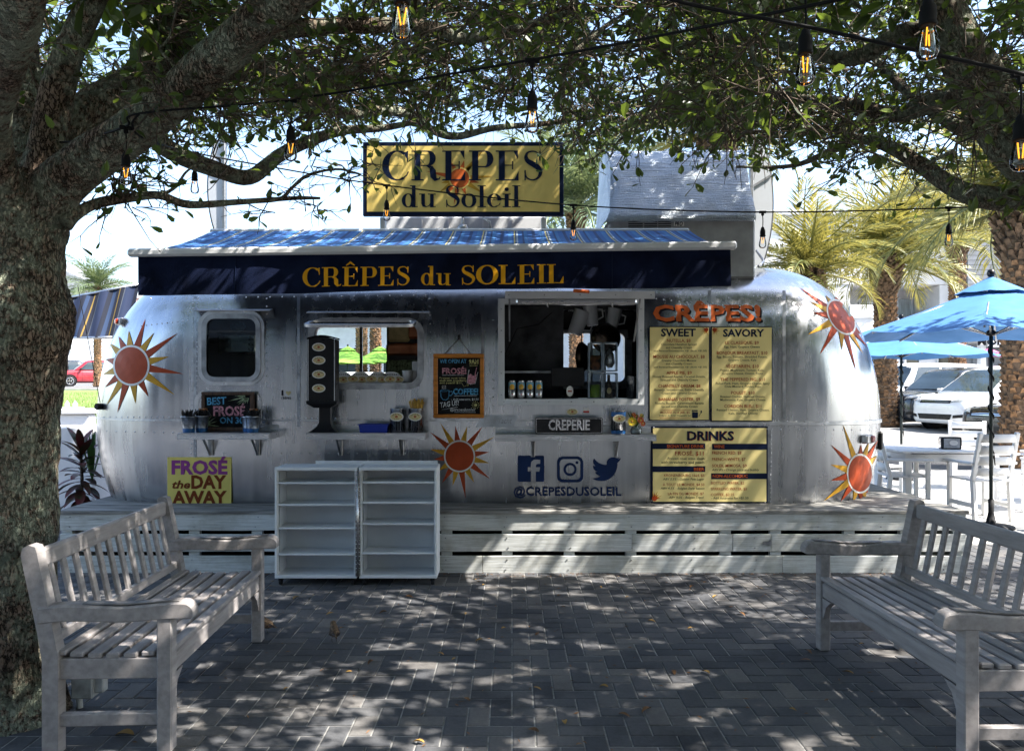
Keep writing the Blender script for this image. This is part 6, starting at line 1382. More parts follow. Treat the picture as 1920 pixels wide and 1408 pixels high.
car('crossover', 'dark blue crossover parked behind the white minivan', (13.35, 24.2, .235), hd_, 'car_dark', 4.7, 1.9, 1.72, 1.05, .25, -1.95, .92, 1.06, 'suv')
car('wagon', 'white tall wagon farthest back in the parked row at right', (13.9, 27.4, .24), R(195), 'car_white', 4.9, 1.95, 1.95, 1.3, .6, -2.2, .98, 1.15, 'suv')
car('sedan', 'black car with chrome grille at the right picture edge', (12.55, 17.9, .12), R(196), 'car_black', 4.8, 1.85, 1.46, 1.0, .1, -1.5, .84, .92, 'suv')
car('hatchback', 'teal car mostly hidden behind the left parked row', (10.6, 28.6, .24), R(198), 'car_silver', 4.3, 1.8, 1.6, 1.1, .3, -1.8, .85, .98, 'van')
car('dark_suv', 'dark SUV across the lawn at far left', (-32.2, 55.2, 1.30), R(180 + 35), 'car_dark', 4.8, 1.9, 1.8, 1.1, .3, -2.1, .98, 1.1, 'suv')
car('red_suv', 'red SUV across the lawn at far left', (-27.6, 52.6, 1.30), R(215), 'car_red', 4.6, 1.85, 1.68, 1.1, .3, -1.95, .92, 1.05, 'suv')
car('estate_car', 'white car seen through the wide window of the trailer', (-5.6, 26.0, .24), R(185), 'car_white', 4.7, 1.85, 1.62, 1.1, .3, -2.0, .88, 1.0, 'suv')
# ------------------------------------------------------------------ buildings
def window(parent, x0, x1, z0, z1, y, m='dark_glass', fr='white_paint', mull=0, name='window'):
    q = MB(); f = .07; q.ring([(x0, z0), (x1, z0), (x1, z1), (x0, z1)], [(x0 + f, z0 + f), (x1 - f, z0 + f), (x1 - f, z1 - f), (x0 + f, z1 - f)], y - .06, y + .05); o = q.build(name, fr, parent)
    q = MB(); q.box(((x0 + x1) / 2, y, (z0 + z1) / 2), (x1 - x0 - 2 * f + .01, .02, z1 - z0 - 2 * f + .01)); q.build('pane', m, o)
    for k in range(mull): q = MB(); x = lerp(x0, x1, (k + 1) / (mull + 1)); q.box((x, y - .03, (z0 + z1) / 2), (.06, .05, z1 - z0 - 2 * f)); q.build('mullion', fr, o)
    return o
YB_ = 34.0
def BX(px, d=0): return WX(px, YB_ + d)
def BZ(py, d=0): return WZ(py, YB_ + d)
bw = thing('white_building', 'white modern building with a recessed balcony behind the parked cars', 'building', (BX(1650), YB_, .24))
def part(nm, x0, x1, y0, y1, z0, z1, m, par, ch=.02): q = MB(); q.box(((x0 + x1) / 2, (y0 + y1) / 2, (z0 + z1) / 2), (x1 - x0, y1 - y0, z1 - z0), ch=ch); return q.build(nm, m, par)
G0 = .24; zt1 = BZ(596); zt2 = BZ(534); x_l, x_r = BX(1380), BX(1818); xr1, xr2 = BX(1594), BX(1762)
part('lower_wall', x_l, x_r, YB_, YB_ + 9, G0, zt1 - .01, 'stucco', bw); part('upper_wall', x_l, x_r, YB_ - .02, YB_ + 9, zt2, BZ(405), 'stucco', bw)
part('pier', x_l, xr1, YB_ + .01, YB_ + 9, zt1, zt2 - .01, 'stucco', bw); part('pier', xr2, x_r, YB_ + .01, YB_ + 9, zt1, zt2 - .01, 'stucco', bw); part('balcony_back', xr1, xr2, YB_ + 2.2, YB_ + 9, zt1, zt2 - .01, 'stucco', bw, 0)
part('balcony_parapet', xr1 - .02, BX(1640), YB_ - .05, YB_ + .15, zt1 - .02, zt1 + .55, 'stucco', bw)
window(bw, BX(1609, 2.2), BX(1634, 2.2), BZ(623, 2.2), BZ(567, 2.2), YB_ + 2.17, 'curtain'); window(bw, BX(1680, 2.2), BX(1738, 2.2), BZ(640, 2.2), BZ(558, 2.2), YB_ + 2.17, 'curtain', mull=1); window(bw, BX(1740, 2.2), BX(1765, 2.2), BZ(640, 2.2), BZ(558, 2.2), YB_ + 2.17, 'curtain')
window(bw, BX(1755), BX(1794), BZ(700), BZ(648), YB_ - .01, 'dark_glass'); window(bw, BX(1695), BX(1725), BZ(740), BZ(640), YB_ - .01, 'dark_glass'); window(bw, BX(1625), BX(1640), BZ(700), BZ(648), YB_ - .01); window(bw, BX(1628), BX(1718), BZ(521), BZ(470), YB_ - .03, 'curtain', mull=2); window(bw, BX(1540), BX(1575), BZ(500), BZ(450), YB_ - .03); window(bw, BX(1480), BX(1550), BZ(700), BZ(640), YB_ - .01)
part('cornice', x_l - .1, x_r + .1, YB_ - .25, YB_ + 9, BZ(405) + .002, BZ(396), 'stucco', bw)
q = MB(); q.lathe([(.0, 0), (.16, .0), (.12, .10), (0, .12)], 12, Matrix.Translation((BX(1619, 2), YB_ + 2.1, BZ(558, 2)))); q.build('wall_lamp', 'utility_grey', bw)
YG = 33.0
gb = thing('grey_shop_building', 'grey clapboard shop building with a white sign at right', 'building', (WX(1900, YG), YG, .24)); gx0, gx1 = WX(1821, YG), WX(2150, YG)
part('wall', gx0, gx1, YG + .3, YG + 8, G0, WZ(300, YG), 'siding_grey', gb)
for k in range(22): z = WZ(600, YG) + k * .2; q = MB(); q.box(((gx0 + gx1) / 2, YG + .27, z), (gx1 - gx0, .05, .185), Matrix.Identity(4)); q.build('clapboard', 'siding_grey', gb)
part('canopy', gx0 - .1, gx1, YG - .9, YG + .2, WZ(642, YG) + .14, WZ(630, YG) + .16, 'siding_white', gb); sgn = part('sign_band', gx0 + .1, gx1, YG - 1.0, YG - .91, WZ(651, YG - 1), WZ(633, YG - 1), 'white_paint', gb, .01)
q = MB(); text(q, 'MODICA MARKET', WX(1832, YG - 1), WX(2020, YG - 1), WZ(647, YG - 1), 11 / F * YG, YG - 1.02, 0, .03); q.build('lettering', 'menu_black', sgn)
part('shutter', gx0 + .2, gx1 - .4, YG + .24, YG + .29, G0, WZ(655, YG), 'siding_grey', gb)
for k in range(16): x = gx0 + .4 + k * .3; q = MB(); q.box((x, YG + .2, 1.3), (.06, .05, 2.1)); q.build('shutter_rib', 'roof_grey', gb)
part('corner_post', gx0 - .12, gx0 + .12, YG - .85, YG - .6, G0, WZ(635, YG), 'white_paint', gb)
# houses seen at left and through the trailer windows
lh = thing('white_clapboard_house', 'white clapboard house behind the far left cars', 'house', (-36, 66, 1.3)); part('wall', -46, -33.5, 66, 74, 1.3, 9.0, 'siding_white', lh)
for k in range(26): q = MB(); q.box((-39.75, 65.96, 1.5 + k * .22), (12.5, .06, .20)); q.build('clapboard', 'siding_white', lh)
window(lh, -37.6, -36.2, 4.2, 6.8, 65.9, 'dark_glass'); window(lh, -41, -39.6, 4.2, 6.8, 65.9); q = MB(); q.prism([(-46.6, 9), (-32.9, 9), (-39.75, 12.2)], 65.4, 74.5); q.build('roof', 'roof_grey', lh)
oh = thing('orange_house', 'orange roofed building behind the far left palm', 'house', (-30, 70, 1.3)); part('wall', -33.2, -18, 70, 76, 1.3, 4.3, 'roof_orange', oh); q = MB(); q.prism([(-33.6, 4.3), (-17.6, 4.3), (-18.6, 5.1), (-32.6, 5.1)], 69.4, 76.5); q.build('roof', 'roof_orange', oh); window(oh, -30, -28.6, 2.2, 3.6, 69.95)
ch_ = thing('white_porch_house', 'white house with a grey roof seen through the trailer windows', 'house', (-2, 42, .24)); part('wall', -13, 9, 42, 50, G0, 5.4, 'siding_white', ch_); q = MB(); q.prism([(-14, 5.4), (10, 5.4), (8.5, 7.6), (-12.5, 7.6)], 41, 51); q.build('roof', 'roof_grey', ch_)
for k in range(8): window(ch_, -12 + k * 2.6, -10.6 + k * 2.6, 1.2, 3.4, 41.95)
# shop row invented behind the viewer, unseen, to darken what the trailer mirrors
bh = thing('added_arcade', 'unseen grey arcade added behind the viewer for the trailer side to mirror', 'building', (0, -17, 0)); part('wall', -26, 26, -25, -17, 0, 8.2, 'siding_grey', bh); part('cornice', -26.3, 26.3, -25, -16.6, 8.202, 8.6, 'stucco', bh); part('canopy', -26, 26, -16.99, -14.6, 3.1, 3.35, 'siding_grey', bh)
for k in range(12):
    x = -24 + k * 4.3; q = MB(); q.box((x, -14.8, 1.55), (.3, .3, 3.1), ch=.02); q.build('column', 'stucco', bh)
    for z0_, z1_ in ((.5, 2.8), (4.4, 6.6)): q = MB(); q.box((x + 2.1, -16.98, (z0_ + z1_) / 2), (2.2, .06, z1_ - z0_)); q.build('window', 'dark_glass', bh)
# ------------------------------------------------------------------ parasols
def parasol(name, label, x, y, z0, H, R_, drop, m, pole, nrib=8, a0=0.0, detail=True, group='parasols'):
    t = thing(name, label, 'parasol', (x, y, z0), 0, group, True); zc = H - drop; q = MB(); n = nrib
    def ringp(r, z, sag): return [(r * (1 - sag * (k % 4 != 0) * (1 - abs((k % 4) - 2) * 0 )) * math.cos(a0 + 2 * math.pi * k / (4 * n)), r * (1 - sag * (k % 4 != 0)) * math.sin(a0 + 2 * math.pi * k / (4 * n)), z - (.03 * r if k % 4 == 2 else (.018 * r if k % 4 else 0)) * (sag > 0)) for k in range(4 * n)]
    q.loft([ringp(.24, H - .20, 0.0), ringp(R_ * .45, lerp(H - .17, zc, .42), .035), ringp(R_ * .75, lerp(H - .17, zc, .74), .045), ringp(R_, zc, .055)], cap=False); cn = q.build('canopy', m, t)
    q = MB(); q.loft([ringp(.02, H - .03, 0), ringp(.16, H - .10, .02), ringp(.34, H - .195, .03)], cap=False); q.build('vent_cap', m, cn)
    q = MB(); q.lathe([(.019, 0), (.019, H - .05)], 12); pl_ = q.build('pole', pole, t)
    q = MB(); q.lathe([(.0, -.02), (.03, -.015), (.042, .02), (.03, .055), (0, .065)], 14, Matrix.Translation((0, 0, H - .01)), cap=False); q.build('finial', 'black_plastic', t)
    if detail:
        q = MB(); q.lathe([(.02, -.05), (.045, -.04), (.045, .0), (.02, .02)], 12, Matrix.Translation((0, 0, zc + .02))); q.build('hub', 'black_plastic', pl_)
        for k in range(n):
            a = a0 + 2 * math.pi * k / n; c = Vector((math.cos(a), math.sin(a), 0)); q = MB(); q.tube([c * .05 + Vector((0, 0, H - .16)), c * R_ * .99 + Vector((0, 0, zc - .012))], .010, 6); rb = q.build('rib', 'steel_dull', t)
            q = MB(); q.tube([c * .04 + Vector((0, 0, zc - .01)), c * R_ * .5 + Vector((0, 0, lerp(H - .16, zc, .5) - .02))], .008, 6); q.build('strut', 'steel', rb)
        q = MB(); pts_ = [Vector((.026 * math.cos(i * .55), .026 * math.sin(i * .55), lerp(zc - .1, .9, i / 60))) for i in range(61)]; q.tube(pts_, .008, 5); q.tube([pts_[-1], pts_[-1] + Vector((.03, -.03, -.12)), pts_[-1] + Vector((.045, -.02, -.24)), pts_[-1] + Vector((.02, -.03, -.14))], .006, 5); q.build('cord', 'cord', t)
        q = MB(); q.lathe([(.025, 0), (.22, .0), (.22, .03), (.05, .05), (.028, .16), (.028, .30)], 20); q.build('base', 'black_rubber', t)
    return t
parasol('blue_parasol', 'light blue parasol with a dark pole on the sunny terrace', 5.03, 8.40, 0, 2.66, 1.42, .62, 'umbrella_blue', 'pole_green', a0=R(12))
parasol('pink_parasol', 'pink parasol in front of the grey shop', WX(1854, 29), 29, .24, WZ(651, 29) - .24, .78, .32, 'umbrella_pink', 'pole_green', detail=False)
parasol('green_parasol', 'lime green parasol seen through the wide window, left one', WX(652, 32), 32, .24, WZ(648, 32) - .24, 1.25, .7, 'umbrella_green', 'pole_green', detail=False)
parasol('green_parasol', 'lime green parasol seen through the wide window, right one', WX(712, 33), 33, .24, WZ(648, 33) - .24, 1.25, .7, 'umbrella_green', 'pole_green', detail=False)
parasol('blue_parasol', 'second blue parasol farther back, half behind the trailer end', WX(1690, 12.6), 12.6, 0, 2.55, 1.40, .60, 'umbrella_blue', 'pole_green', a0=R(30))
# ------------------------------------------------------------------ white terrace furniture
def chair(label, x, y, rot, group='white terrace chairs'):
    t = thing('terrace_chair', label, 'chair', (x, y, .004), rot, group, True); q = MB()
    def B(nm, p, qv, w_, h_): m_ = MB(); m_.bar(p, qv, w_, h_, .006); m_.build(nm, 'white_plastic', t)
    for sx in (-.21, .21):
        B('leg', (sx, -.20, 0), (sx, -.20, .62), .05, .045); B('rear_leg', (sx, .24, 0), (sx, .20, .46), .05, .045); B('back_post', (sx, .20, .44), (sx, .33, .98), .05, .04); B('armrest', (sx * 1.12, -.25, .64), (sx * 1.12, .25, .64), .075, .025); B('stretcher', (sx, -.20, .18), (sx, .24, .18), .03, .05)
    for k in range(6): m_ = MB(); m_.box((0, -.19 + k * .078, .45), (.44, .07, .022), ch=.004); m_.build('seat_slat', 'white_plastic', t)
    for k in range(4):
        f = (k + .7) / 4.2; c = Vector((0, .20, .46)).lerp(Vector((0, .33, .98)), f); m_ = MB(); m_.loft([[(x_, c.y + .03 * (1 - (x_ / .21) ** 2) - .012, c.z - .045), (x_, c.y + .03 * (1 - (x_ / .21) ** 2) + .012, c.z - .045), (x_, c.y + .03 * (1 - (x_ / .21) ** 2) + .022, c.z + .045), (x_, c.y + .03 * (1 - (x_ / .21) ** 2), c.z + .045)] for x_ in (-.2, -.1, 0, .1, .2)]); m_.build('back_slat', 'white_plastic', t)
    return t
chair('white chair facing away beside the parasol pole', 5.22, 8.95, R(185)); chair('white chair behind the terrace table, nearest the trailer', 4.72, 10.35, R(25)); chair('white chair cut by the right picture edge', 5.78, 8.0, R(95)); chair('white chair right of the terrace table', 6.15, 9.6, R(-80))
chair('white chair far left of the terrace table by the deck', 4.55, 9.3, R(80)); chair('white chair standing apart near the second parasol', 6.6, 11.6, R(150)); chair('white chair behind the chair at the right edge', 6.9, 10.2, R(200))
tbl = thing('terrace_table', 'white slatted terrace table behind the parasol pole', 'table', (5.0, 9.55, 0), 0, None, True)
for k in range(8): q = MB(); q.box((0, -.42 + k * .12, .735), (1.15, .112, .025), ch=.004); q.build('top_slat', 'white_plastic', tbl)
for sx in (-.46, .46):
    for sy in (-.36, .36): q = MB(); q.box((sx, sy, .36), (.075, .075, .72), ch=.006); q.build('leg', 'white_plastic', tbl)
q = MB(); q.box((0, 0, .66), (1.0, .8, .09)); q.build('apron', 'white_plastic', tbl)
nk = thing('napkin_holder', 'black and silver napkin holder on the terrace table', 'holder', (5.12, 9.35, .75), R(-12), None, True); q = MB(); q.box((0, 0, .07), (.22, .12, .14), ch=.01); q.build('case', 'black_plastic', nk); q = MB(); q.box((0, -.062, .07), (.17, .004, .11)); q.build('face_plate', 'steel_dull', nk); q = MB(); q.prism(ell(.02, .075, .045, .03), -.068, -.063); q.build('oval_label', 'white_print', nk); q = MB(); q.box((-.113, 0, .07), (.004, .09, .11)); q.build('side_plate', 'steel', nk)
# ------------------------------------------------------------------ left: wall, picket fence, croton, utility box
wl = thing('white_garden_wall', 'low white wall with a cap holding the raised lawn at left', 'wall', (-8, 12, 0)); part('wall_body', -14, -6.35, 12.0, 12.22, 0, 1.05, 'stucco_wall', wl); part('cap', -14, -6.30, 11.93, 12.29, 1.052, 1.13, 'stucco_wall', wl)
fc = thing('picket_fence', 'white picket fence on top of the low wall at left', 'fence', (-8, 12.6, 1.02))
for k in range(34): x = -11 + k * .125; q = MB(); q.prism([(x - .035, 1.03), (x + .035, 1.03), (x + .035, 1.19), (x, 1.245), (x - .035, 1.19)], 12.58, 12.60); q.build('picket', 'white_paint', fc)
q = MB(); q.box((-8.9, 12.62, 1.12), (4.3, .03, .05)); q.build('rail', 'white_paint', fc)
pb = thing('white_planter_wall', 'white planter block beside the left end of the deck', 'planter', (WX(140, 8.6), 8.6, 0)); part('block', WX(60, 8.6), WX(176, 8.6), 8.6, 9.0, 0, WZ(800, 8.6), 'stucco_wall', pb)
ct = thing('croton_plant', 'dark red croton with long leaves left of the trailer', 'plant', (WX(150, 7.4), 7.4, 0)); cb_ = P(152, 945, 7.4); rd = random.Random(3)
q = MB(); q.lathe([(.13, 0), (.16, .28), (.17, .30), (.13, .30)], 16, Matrix.Translation((cb_.x, cb_.y, 0))); q.build('pot', 'utility_grey', ct); q = MB(); q.tube([(cb_.x, cb_.y, .2), (cb_.x + .01, cb_.y, .6), (cb_.x, cb_.y, .85)], .014, 6); q.build('stem', 'twig', ct)
def leaf_blade(q, b, d, L, w_, fold=.25, drop=.5, n=6):
    d = d.normalized(); s_ = d.cross(Vector((0, 0, 1))).normalized(); rr = []
    p = b.copy(); dd = d.copy()
    for k in range(n + 1):
        t = k / n; wv = w_ * math.sin(math.pi * min(.999, .06 + t * .94)) ** .8; rr.append((p.copy(), wv)); dd = (dd + Vector((0, 0, -drop / n))).normalized(); p = p + dd * L / n
    vs = []; fs = []
    for p, wv in rr: up = s_.cross(d).normalized(); vs += [p - s_ * wv + up * wv * fold, p, p + s_ * wv + up * wv * fold]
    for k in range(n): o = k * 3; fs += [(o, o + 1, o + 4, o + 3), (o + 1, o + 2, o + 5, o + 4)]
    q.add(vs, fs, None, 0, True)
for k in range(46):
    a = k * 2.4; z = lerp(.42, .92, k / 46); el = lerp(-.3, 1.2, (k / 46) ** 1.5); q = MB(); leaf_blade(q, Vector((cb_.x, cb_.y, z)), Vector((math.cos(a) * math.cos(el), math.sin(a) * math.cos(el), math.sin(el))), rd.uniform(.2, .32), rd.uniform(.028, .048), drop=rd.uniform(.4, 1.0)); q.build('leaf', 'croton_leaf', ct)
for k in range(9): a = rd.uniform(0, 6.28); q = MB(); leaf_blade(q, Vector((cb_.x + .05, cb_.y + .1, .6)), Vector((math.cos(a) * .3, math.sin(a) * .3, 1)), rd.uniform(.45, .62), .014, drop=.2); q.build('grass_blade', 'stem_green', ct)
ub = thing('utility_box', 'small grey electrical box on the tree trunk under the left bench', 'box', P(165, 1320, 3.75)); c = P(160, 1283, 3.75); q = MB(); q.box(c, (.10, .07, .11), ch=.006); q.build('housing', 'utility_grey', ub); q = MB(); q.box(c + Vector((.065, .01, .005)), (.05, .05, .08), ch=.005); q.build('cover', 'utility_grey', ub); q = MB(); q.tube([c + Vector((-.03, 0, -.04)), c + Vector((-.025, 0, -.12))], .014, 10); q.build('conduit', 'utility_grey', ub)
# ------------------------------------------------------------------ string lights
def catmull_world(pts, sub=8): return [Vector(p) for p in crom([tuple(P(*p)) for p in pts], sub)]
bulb_m = {}
def strand(name, label, pts, pend, r=.0045):
    t = thing(name, label, 'string lights', (0, 0, 0), group='string lights under the trees'); q = MB(); q.tube(catmull_world(pts), r, 6); q.build('cable', 'cord', t)
    if not bulb_m:
        q = MB(); q.box((0, 0, 0), (.05, .014, .016), ch=.004); q.box((0, 0, -.014), (.018, .014, .02), ch=.004); q.tube([(0, 0, -.02), (.002, 0, -.06), (0, 0, -.1)], .003, 6); q.lathe([(.004, -.095), (.010, -.102), (.0125, -.112), (.016, -.118), (.017, -.135), (.0168, -.150), (.0185, -.152), (.0185, -.158), (.016, -.160)][::-1], 16); bulb_m['p'] = q.mesh('socket', 'cord')
        q = MB(); q.lathe([(.0, -.235), (.008, -.2342), (.016, -.231), (.0222, -.224), (.0240, -.214), (.0235, -.204), (.0205, -.188), (.0165, -.172), (.0140, -.159)], 20, cap=False); bulb_m['b'] = q.mesh('bulb', 'bulb_glass')
        q = MB()
        for s_ in (-1, 1): q.tube([(s_ * .009, .002 * s_, -.166), (s_ * .003, -.002 * s_, -.203)], .0016, 6)
        bulb_m['f'] = q.mesh('filament', 'filament'); q = MB(); q.tube([(0, 0, -.158), (0, 0, -.178)], .004, 8); bulb_m['s'] = q.mesh('glass_stem', 'clear_glass')
    for (px, py, Y, tilt, rz) in pend:
        o = link('pendant', bulb_m['p'], t, P(px, py, Y)); o.rotation_euler = (0, R(tilt), R(rz))
        for k, n_ in (('b', 'bulb'), ('f', 'filament'), ('s', 'glass_stem')): link(n_, bulb_m[k], o)
strand('string_lights', 'nearer light string rising from the left trunk to the upper right', [(-80, 252, 4.1), (60, 262, 3.9), (130, 266, 3.62), (235, 238, 3.28), (262, 213, 3.2), (545, 187, 3.1), (1000, 112, 2.6), (1505, 14, 1.95), (1750, -40, 1.8)], [(236, 240, 3.28, 0, 30), (545, 189, 3.1, 0, 10), (998, 114, 2.6, 0, 0), (1510, -20, 1.95, 0, 20)])
strand('string_lights', 'farther light string sagging across the roof sign', [(262, 213, 3.2), (248, 235, 3.26), (275, 262, 3.45), (365, 287, 4.6), (500, 312, 5.0), (725, 348, 5.3), (1075, 385, 5.3), (1430, 398, 5.2), (1780, 390, 4.9), (1905, 380, 4.6), (2080, 352, 4.3)], [(365, 287, 4.6, 0, 0), (725, 348, 5.3, 0, 5), (1075, 385, 5.3, 0, 0), (1430, 398, 5.2, 0, 0), (1779, 390, 4.9, 0, 8)])
strand('string_lights', 'light string slanting down to the right picture edge', [(1050, -70, 1.75), (1280, 5, 1.8), (1500, 48, 1.85), (1740, 100, 1.8), (1910, 138, 1.8), (2150, 200, 1.8)], [(1914, 141, 1.95, 0, 0)])
strand('string_lights', 'light string above the picture top with two bulbs hanging in', [(200, -170, 1.7), (754, -130, 1.72), (1250, -150, 1.75), (1742, -75, 1.78), (2100, -120, 1.8)], [(754, -130, 1.72, 0, 0), (1742, -86, 1.75, 2, 40)])
# ------------------------------------------------------------------ sparrows and fallen leaves
def sparrow(label, px, py, rot):
    Y = CAM_H * F / (py - HOR); t = thing('sparrow', label, 'bird', (WX(px, Y), Y, .004), rot, 'sparrows on the paving', True); q = MB()
    st = crom([(-.085, .045, .004, .002), (-.055, .052, .010, .006), (-.035, .056, .020, .018), (-.005, .058, .028, .028), (.025, .066, .026, .028), (.042, .082, .019, .021), (.056, .092, .018, .018), (.068, .090, .012, .012), (.074, .088, .004, .004), (.086, .086, .001, .001)], 3)
    q.loft([[(x, w_ * math.cos(2 * math.pi * k / 12), z + h_ * math.sin(2 * math.pi * k / 12)) for k in range(12)] for x, z, w_, h_ in st]); q.build('body', 'bird_brown', t)
    q = MB()
    for s_ in (-1, 1): q.loft([[(x, s_ * (y + .004), z - h_), (x, s_ * y, z), (x, s_ * (y - .006), z + h_)] for x, y, z, h_ in ((.03, .024, .066, .012), (0, .030, .062, .016), (-.03, .022, .058, .012), (-.065, .008, .052, .003))], closed=True)
    q.build('wings', 'dark_wood', t); q = MB()
    for s_ in (-1, 1): q.tube([(.005, s_ * .012, .038), (.012, s_ * .013, .015), (.005, s_ * .013, .002)], .0018, 5); q.tube([(-.006, s_ * .013, .002), (.022, s_ * .014, .002)], .0015, 4)
    q.build('legs', 'bird_beak', t)
sparrow('small brown sparrow near the far front leg of the left bench', 500, 1188, R(150)); sparrow('small brown sparrow farther from the left bench', 627, 1204, R(110))
fl_m = []
for s_ in range(3):
    q = MB(); leaf_blade(q, Vector((0, 0, .004)), Vector((1, .1 * s_, .25)), .062, .013, .3 + .2 * s_, .6); fl_m.append([q.mesh('fallen_leaf', m_) for m_ in ('fallen_brown', 'fallen_gold')])
rl = random.Random(8); dV, dF, dr = [], [], []
for i in range(700):   # crumbs of leaf and bark swept along the deck foot and under the benches
    if i < 420: x, y = rl.uniform(-3.4, 3.6), 6.39 - abs(rl.gauss(0, .10))
    else: x, y = rl.uniform(-2.6, 2.8), rl.uniform(2.6, 6.2)
    a, l, w_ = rl.uniform(0, 6.28), rl.uniform(.006, .022), rl.uniform(.002, .006); c_, s_ = math.cos(a), math.sin(a); o = len(dV)
    dV += [(x + c_ * l, y + s_ * l, .004), (x - s_ * w_, y + c_ * w_, .007), (x - c_ * l, y - s_ * l, .004), (x + s_ * w_, y - c_ * w_, .005)]; dF.append((o, o + 1, o + 2, o + 3))
o = link('leaf_litter', mesh_np('leaf_litter', np.array(dV), np.array(dF), 'fallen_brown')); tag(o, 'fine dry leaf litter strewn over the pavers', 'litter', kind='stuff')
lp = [(893, 1088), (905, 1098), (1045, 1118), (1125, 1100), (1060, 1140), (940, 1180), (1010, 1188), (875, 1150), (725, 1148), (820, 1225), (855, 1235), (1140, 1290), (1262, 1258), (1345, 1118), (1300, 1100), (1430, 1105), (1510, 1220), (1620, 1208), (1520, 1240), (1330, 1265), (1215, 1165), (1000, 1290), (1010, 1375), (795, 1395), (1080, 1398), (1060, 1360), (700, 1240), (660, 1260), (1160, 1340), (250, 1381), (625, 1150), (560, 1120), (1220, 1330), (540, 1290), (1385, 1150), (1480, 1330), (980, 1240), (905, 1200), (760, 1120), (1290, 1180), (1600, 1265), (480, 1165), (870, 1310), (1180, 1120)]
for i, (px, py) in enumerate(lp):
    Y = CAM_H * F / (py - HOR); o = link('fallen_leaf', fl_m[i % 3][i % 2 if i % 5 else 1], None, (WX(px, Y), Y, .004)); k = random.uniform(.5, 1.05) if (px, py) != (250, 1381) else 1.5; o.scale = (k, k, k); o.rotation_euler = (random.uniform(-.2, .2), 0, random.uniform(0, 6.28)); tag(o, 'small dry fallen leaf lying on the grey pavers', 'leaf', 'dry leaves scattered on the pavers')
# ------------------------------------------------------------------ the two oaks over the square
def world_limb(pts, sub=6):
    """pts: (px, py, Y, radius) -> list of (Vector, r)"""
    return [(Vector(q[:3]), q[3]) for q in crom([(*P(a, b, c), r) for a, b, c, r in pts], sub)]
def bark_tube(mb, pts, n, amp=.06, seed=0, flare=False):
    """tube with lumpy cross-section"""
    m = len(pts); nrm = None; rings_ = []
    for i, (p, r) in enumerate(pts):
        t = (pts[min(i + 1, m - 1)][0] - pts[max(i - 1, 0)][0]).normalized()
        if nrm is None: a = Vector((1, 0, 0)) if abs(t.z) > .8 else Vector((0, 0, 1)); nrm = t.cross(a).normalized()
        nrm = (nrm - t * nrm.dot(t)).normalized(); b = t.cross(nrm); row = []
        for k in range(n):
            an = 2 * math.pi * k / n; d = nrm * math.cos(an) + b * math.sin(an); q = p + d * r
            f = 1 + amp * noise.noise(q * 5 + Vector((seed, 0, 0))) + amp * .5 * noise.noise(q * 14)
            if flare: f += amp * .35 * noise.noise(q * 45)
            row.append(p + d * r * f)
        rings_.append(row)
    mb.loft(rings_, sm=True, cap=True)
def grow(p, d, L, r, rd, n=7, wob=.22, up=.0):
    out = [(p.copy(), r)]
    for k in range(n):
        d = (d + Vector((rd.gauss(0, wob), rd.gauss(0, wob), rd.gauss(0, wob) * .7 + up))).normalized(); p = p + d * L / n; out.append((p.copy(), lerp(r, r * .35, (k + 1) / n)))
    return out
def tube_fast(V_, F_, pts, n=4):
    o = len(V_); m = len(pts); nrm = None
    for i, (p, r) in enumerate(pts):
        t = pts[min(i + 1, m - 1)][0] - pts[max(i - 1, 0)][0]
        if t.length < 1e-9: t = Vector((0, 0, 1))
        t.normalize()
        if nrm is None: nrm = t.orthogonal().normalized()
        nrm = (nrm - t * nrm.dot(t))
        if nrm.length < 1e-6: nrm = t.orthogonal()
        nrm.normalize(); b = t.cross(nrm)
        for k in range(n): an = 2 * math.pi * k / n; V_.append(tuple(p + (nrm * math.cos(an) + b * math.sin(an)) * r))
    for i in range(m - 1):
        for k in range(n): k2 = (k + 1) % n; F_.append((o + i * n + k, o + i * n + k2, o + (i + 1) * n + k2, o + (i + 1) * n + k))
# lower edge of the foliage in the picture, as seen across the frame
EDGE = [(-400, 120), (0, 150), (120, 250), (180, 330), (270, 335), (310, 250), (420, 245), (560, 255), (640, 240), (700, 225), (800, 225), (1000, 240), (1040, 235), (1090, 300), (1190, 285), (1240, 245), (1330, 265), (1420, 290), (1500, 330), (1620, 350), (1750, 365), (1900, 380), (2400, 420)]
def edge_y(px):
    for i in range(len(EDGE) - 1):
        if EDGE[i][0] <= px <= EDGE[i + 1][0]: return lerp(EDGE[i][1], EDGE[i + 1][1], (px - EDGE[i][0]) / (EDGE[i + 1][0] - EDGE[i][0]))
    return EDGE[0][1] if px < 0 else EDGE[-1][1]
LEAF = np.array([(0, 0, 0), (.42, .16, .05), (.78, .19, .05), (1, 0, -.03), (.78, -.19, .05), (.42, -.16, .05)])
LF = np.array([(0, 1, 2, 3), (0, 3, 4, 5)])
def leaf_mesh(P_, D_, U_, Ls, name):
    n = len(P_); D_ = D_ / np.linalg.norm(D_, axis=1, keepdims=True); S_ = np.cross(U_, D_); S_ /= np.maximum(np.linalg.norm(S_, axis=1, keepdims=True), 1e-6); N_ = np.cross(D_, S_)
    V_ = (P_[:, None, :] + (LEAF[None, :, 0:1] * D_[:, None, :] + LEAF[None, :, 1:2] * 1.25 * S_[:, None, :] + LEAF[None, :, 2:3] * N_[:, None, :]) * Ls[:, None, None]).reshape(-1, 3)
    F_ = (LF[None] + (np.arange(n) * 6)[:, None, None]).reshape(-1, 4); return mesh_np(name, V_, F_, 'oak_leaf', np.repeat(rng.random(n), 6))
one_leaf = mesh_np('leaf', LEAF * np.array([1, 1.25, 1]), LF, 'oak_leaf', np.zeros(6))
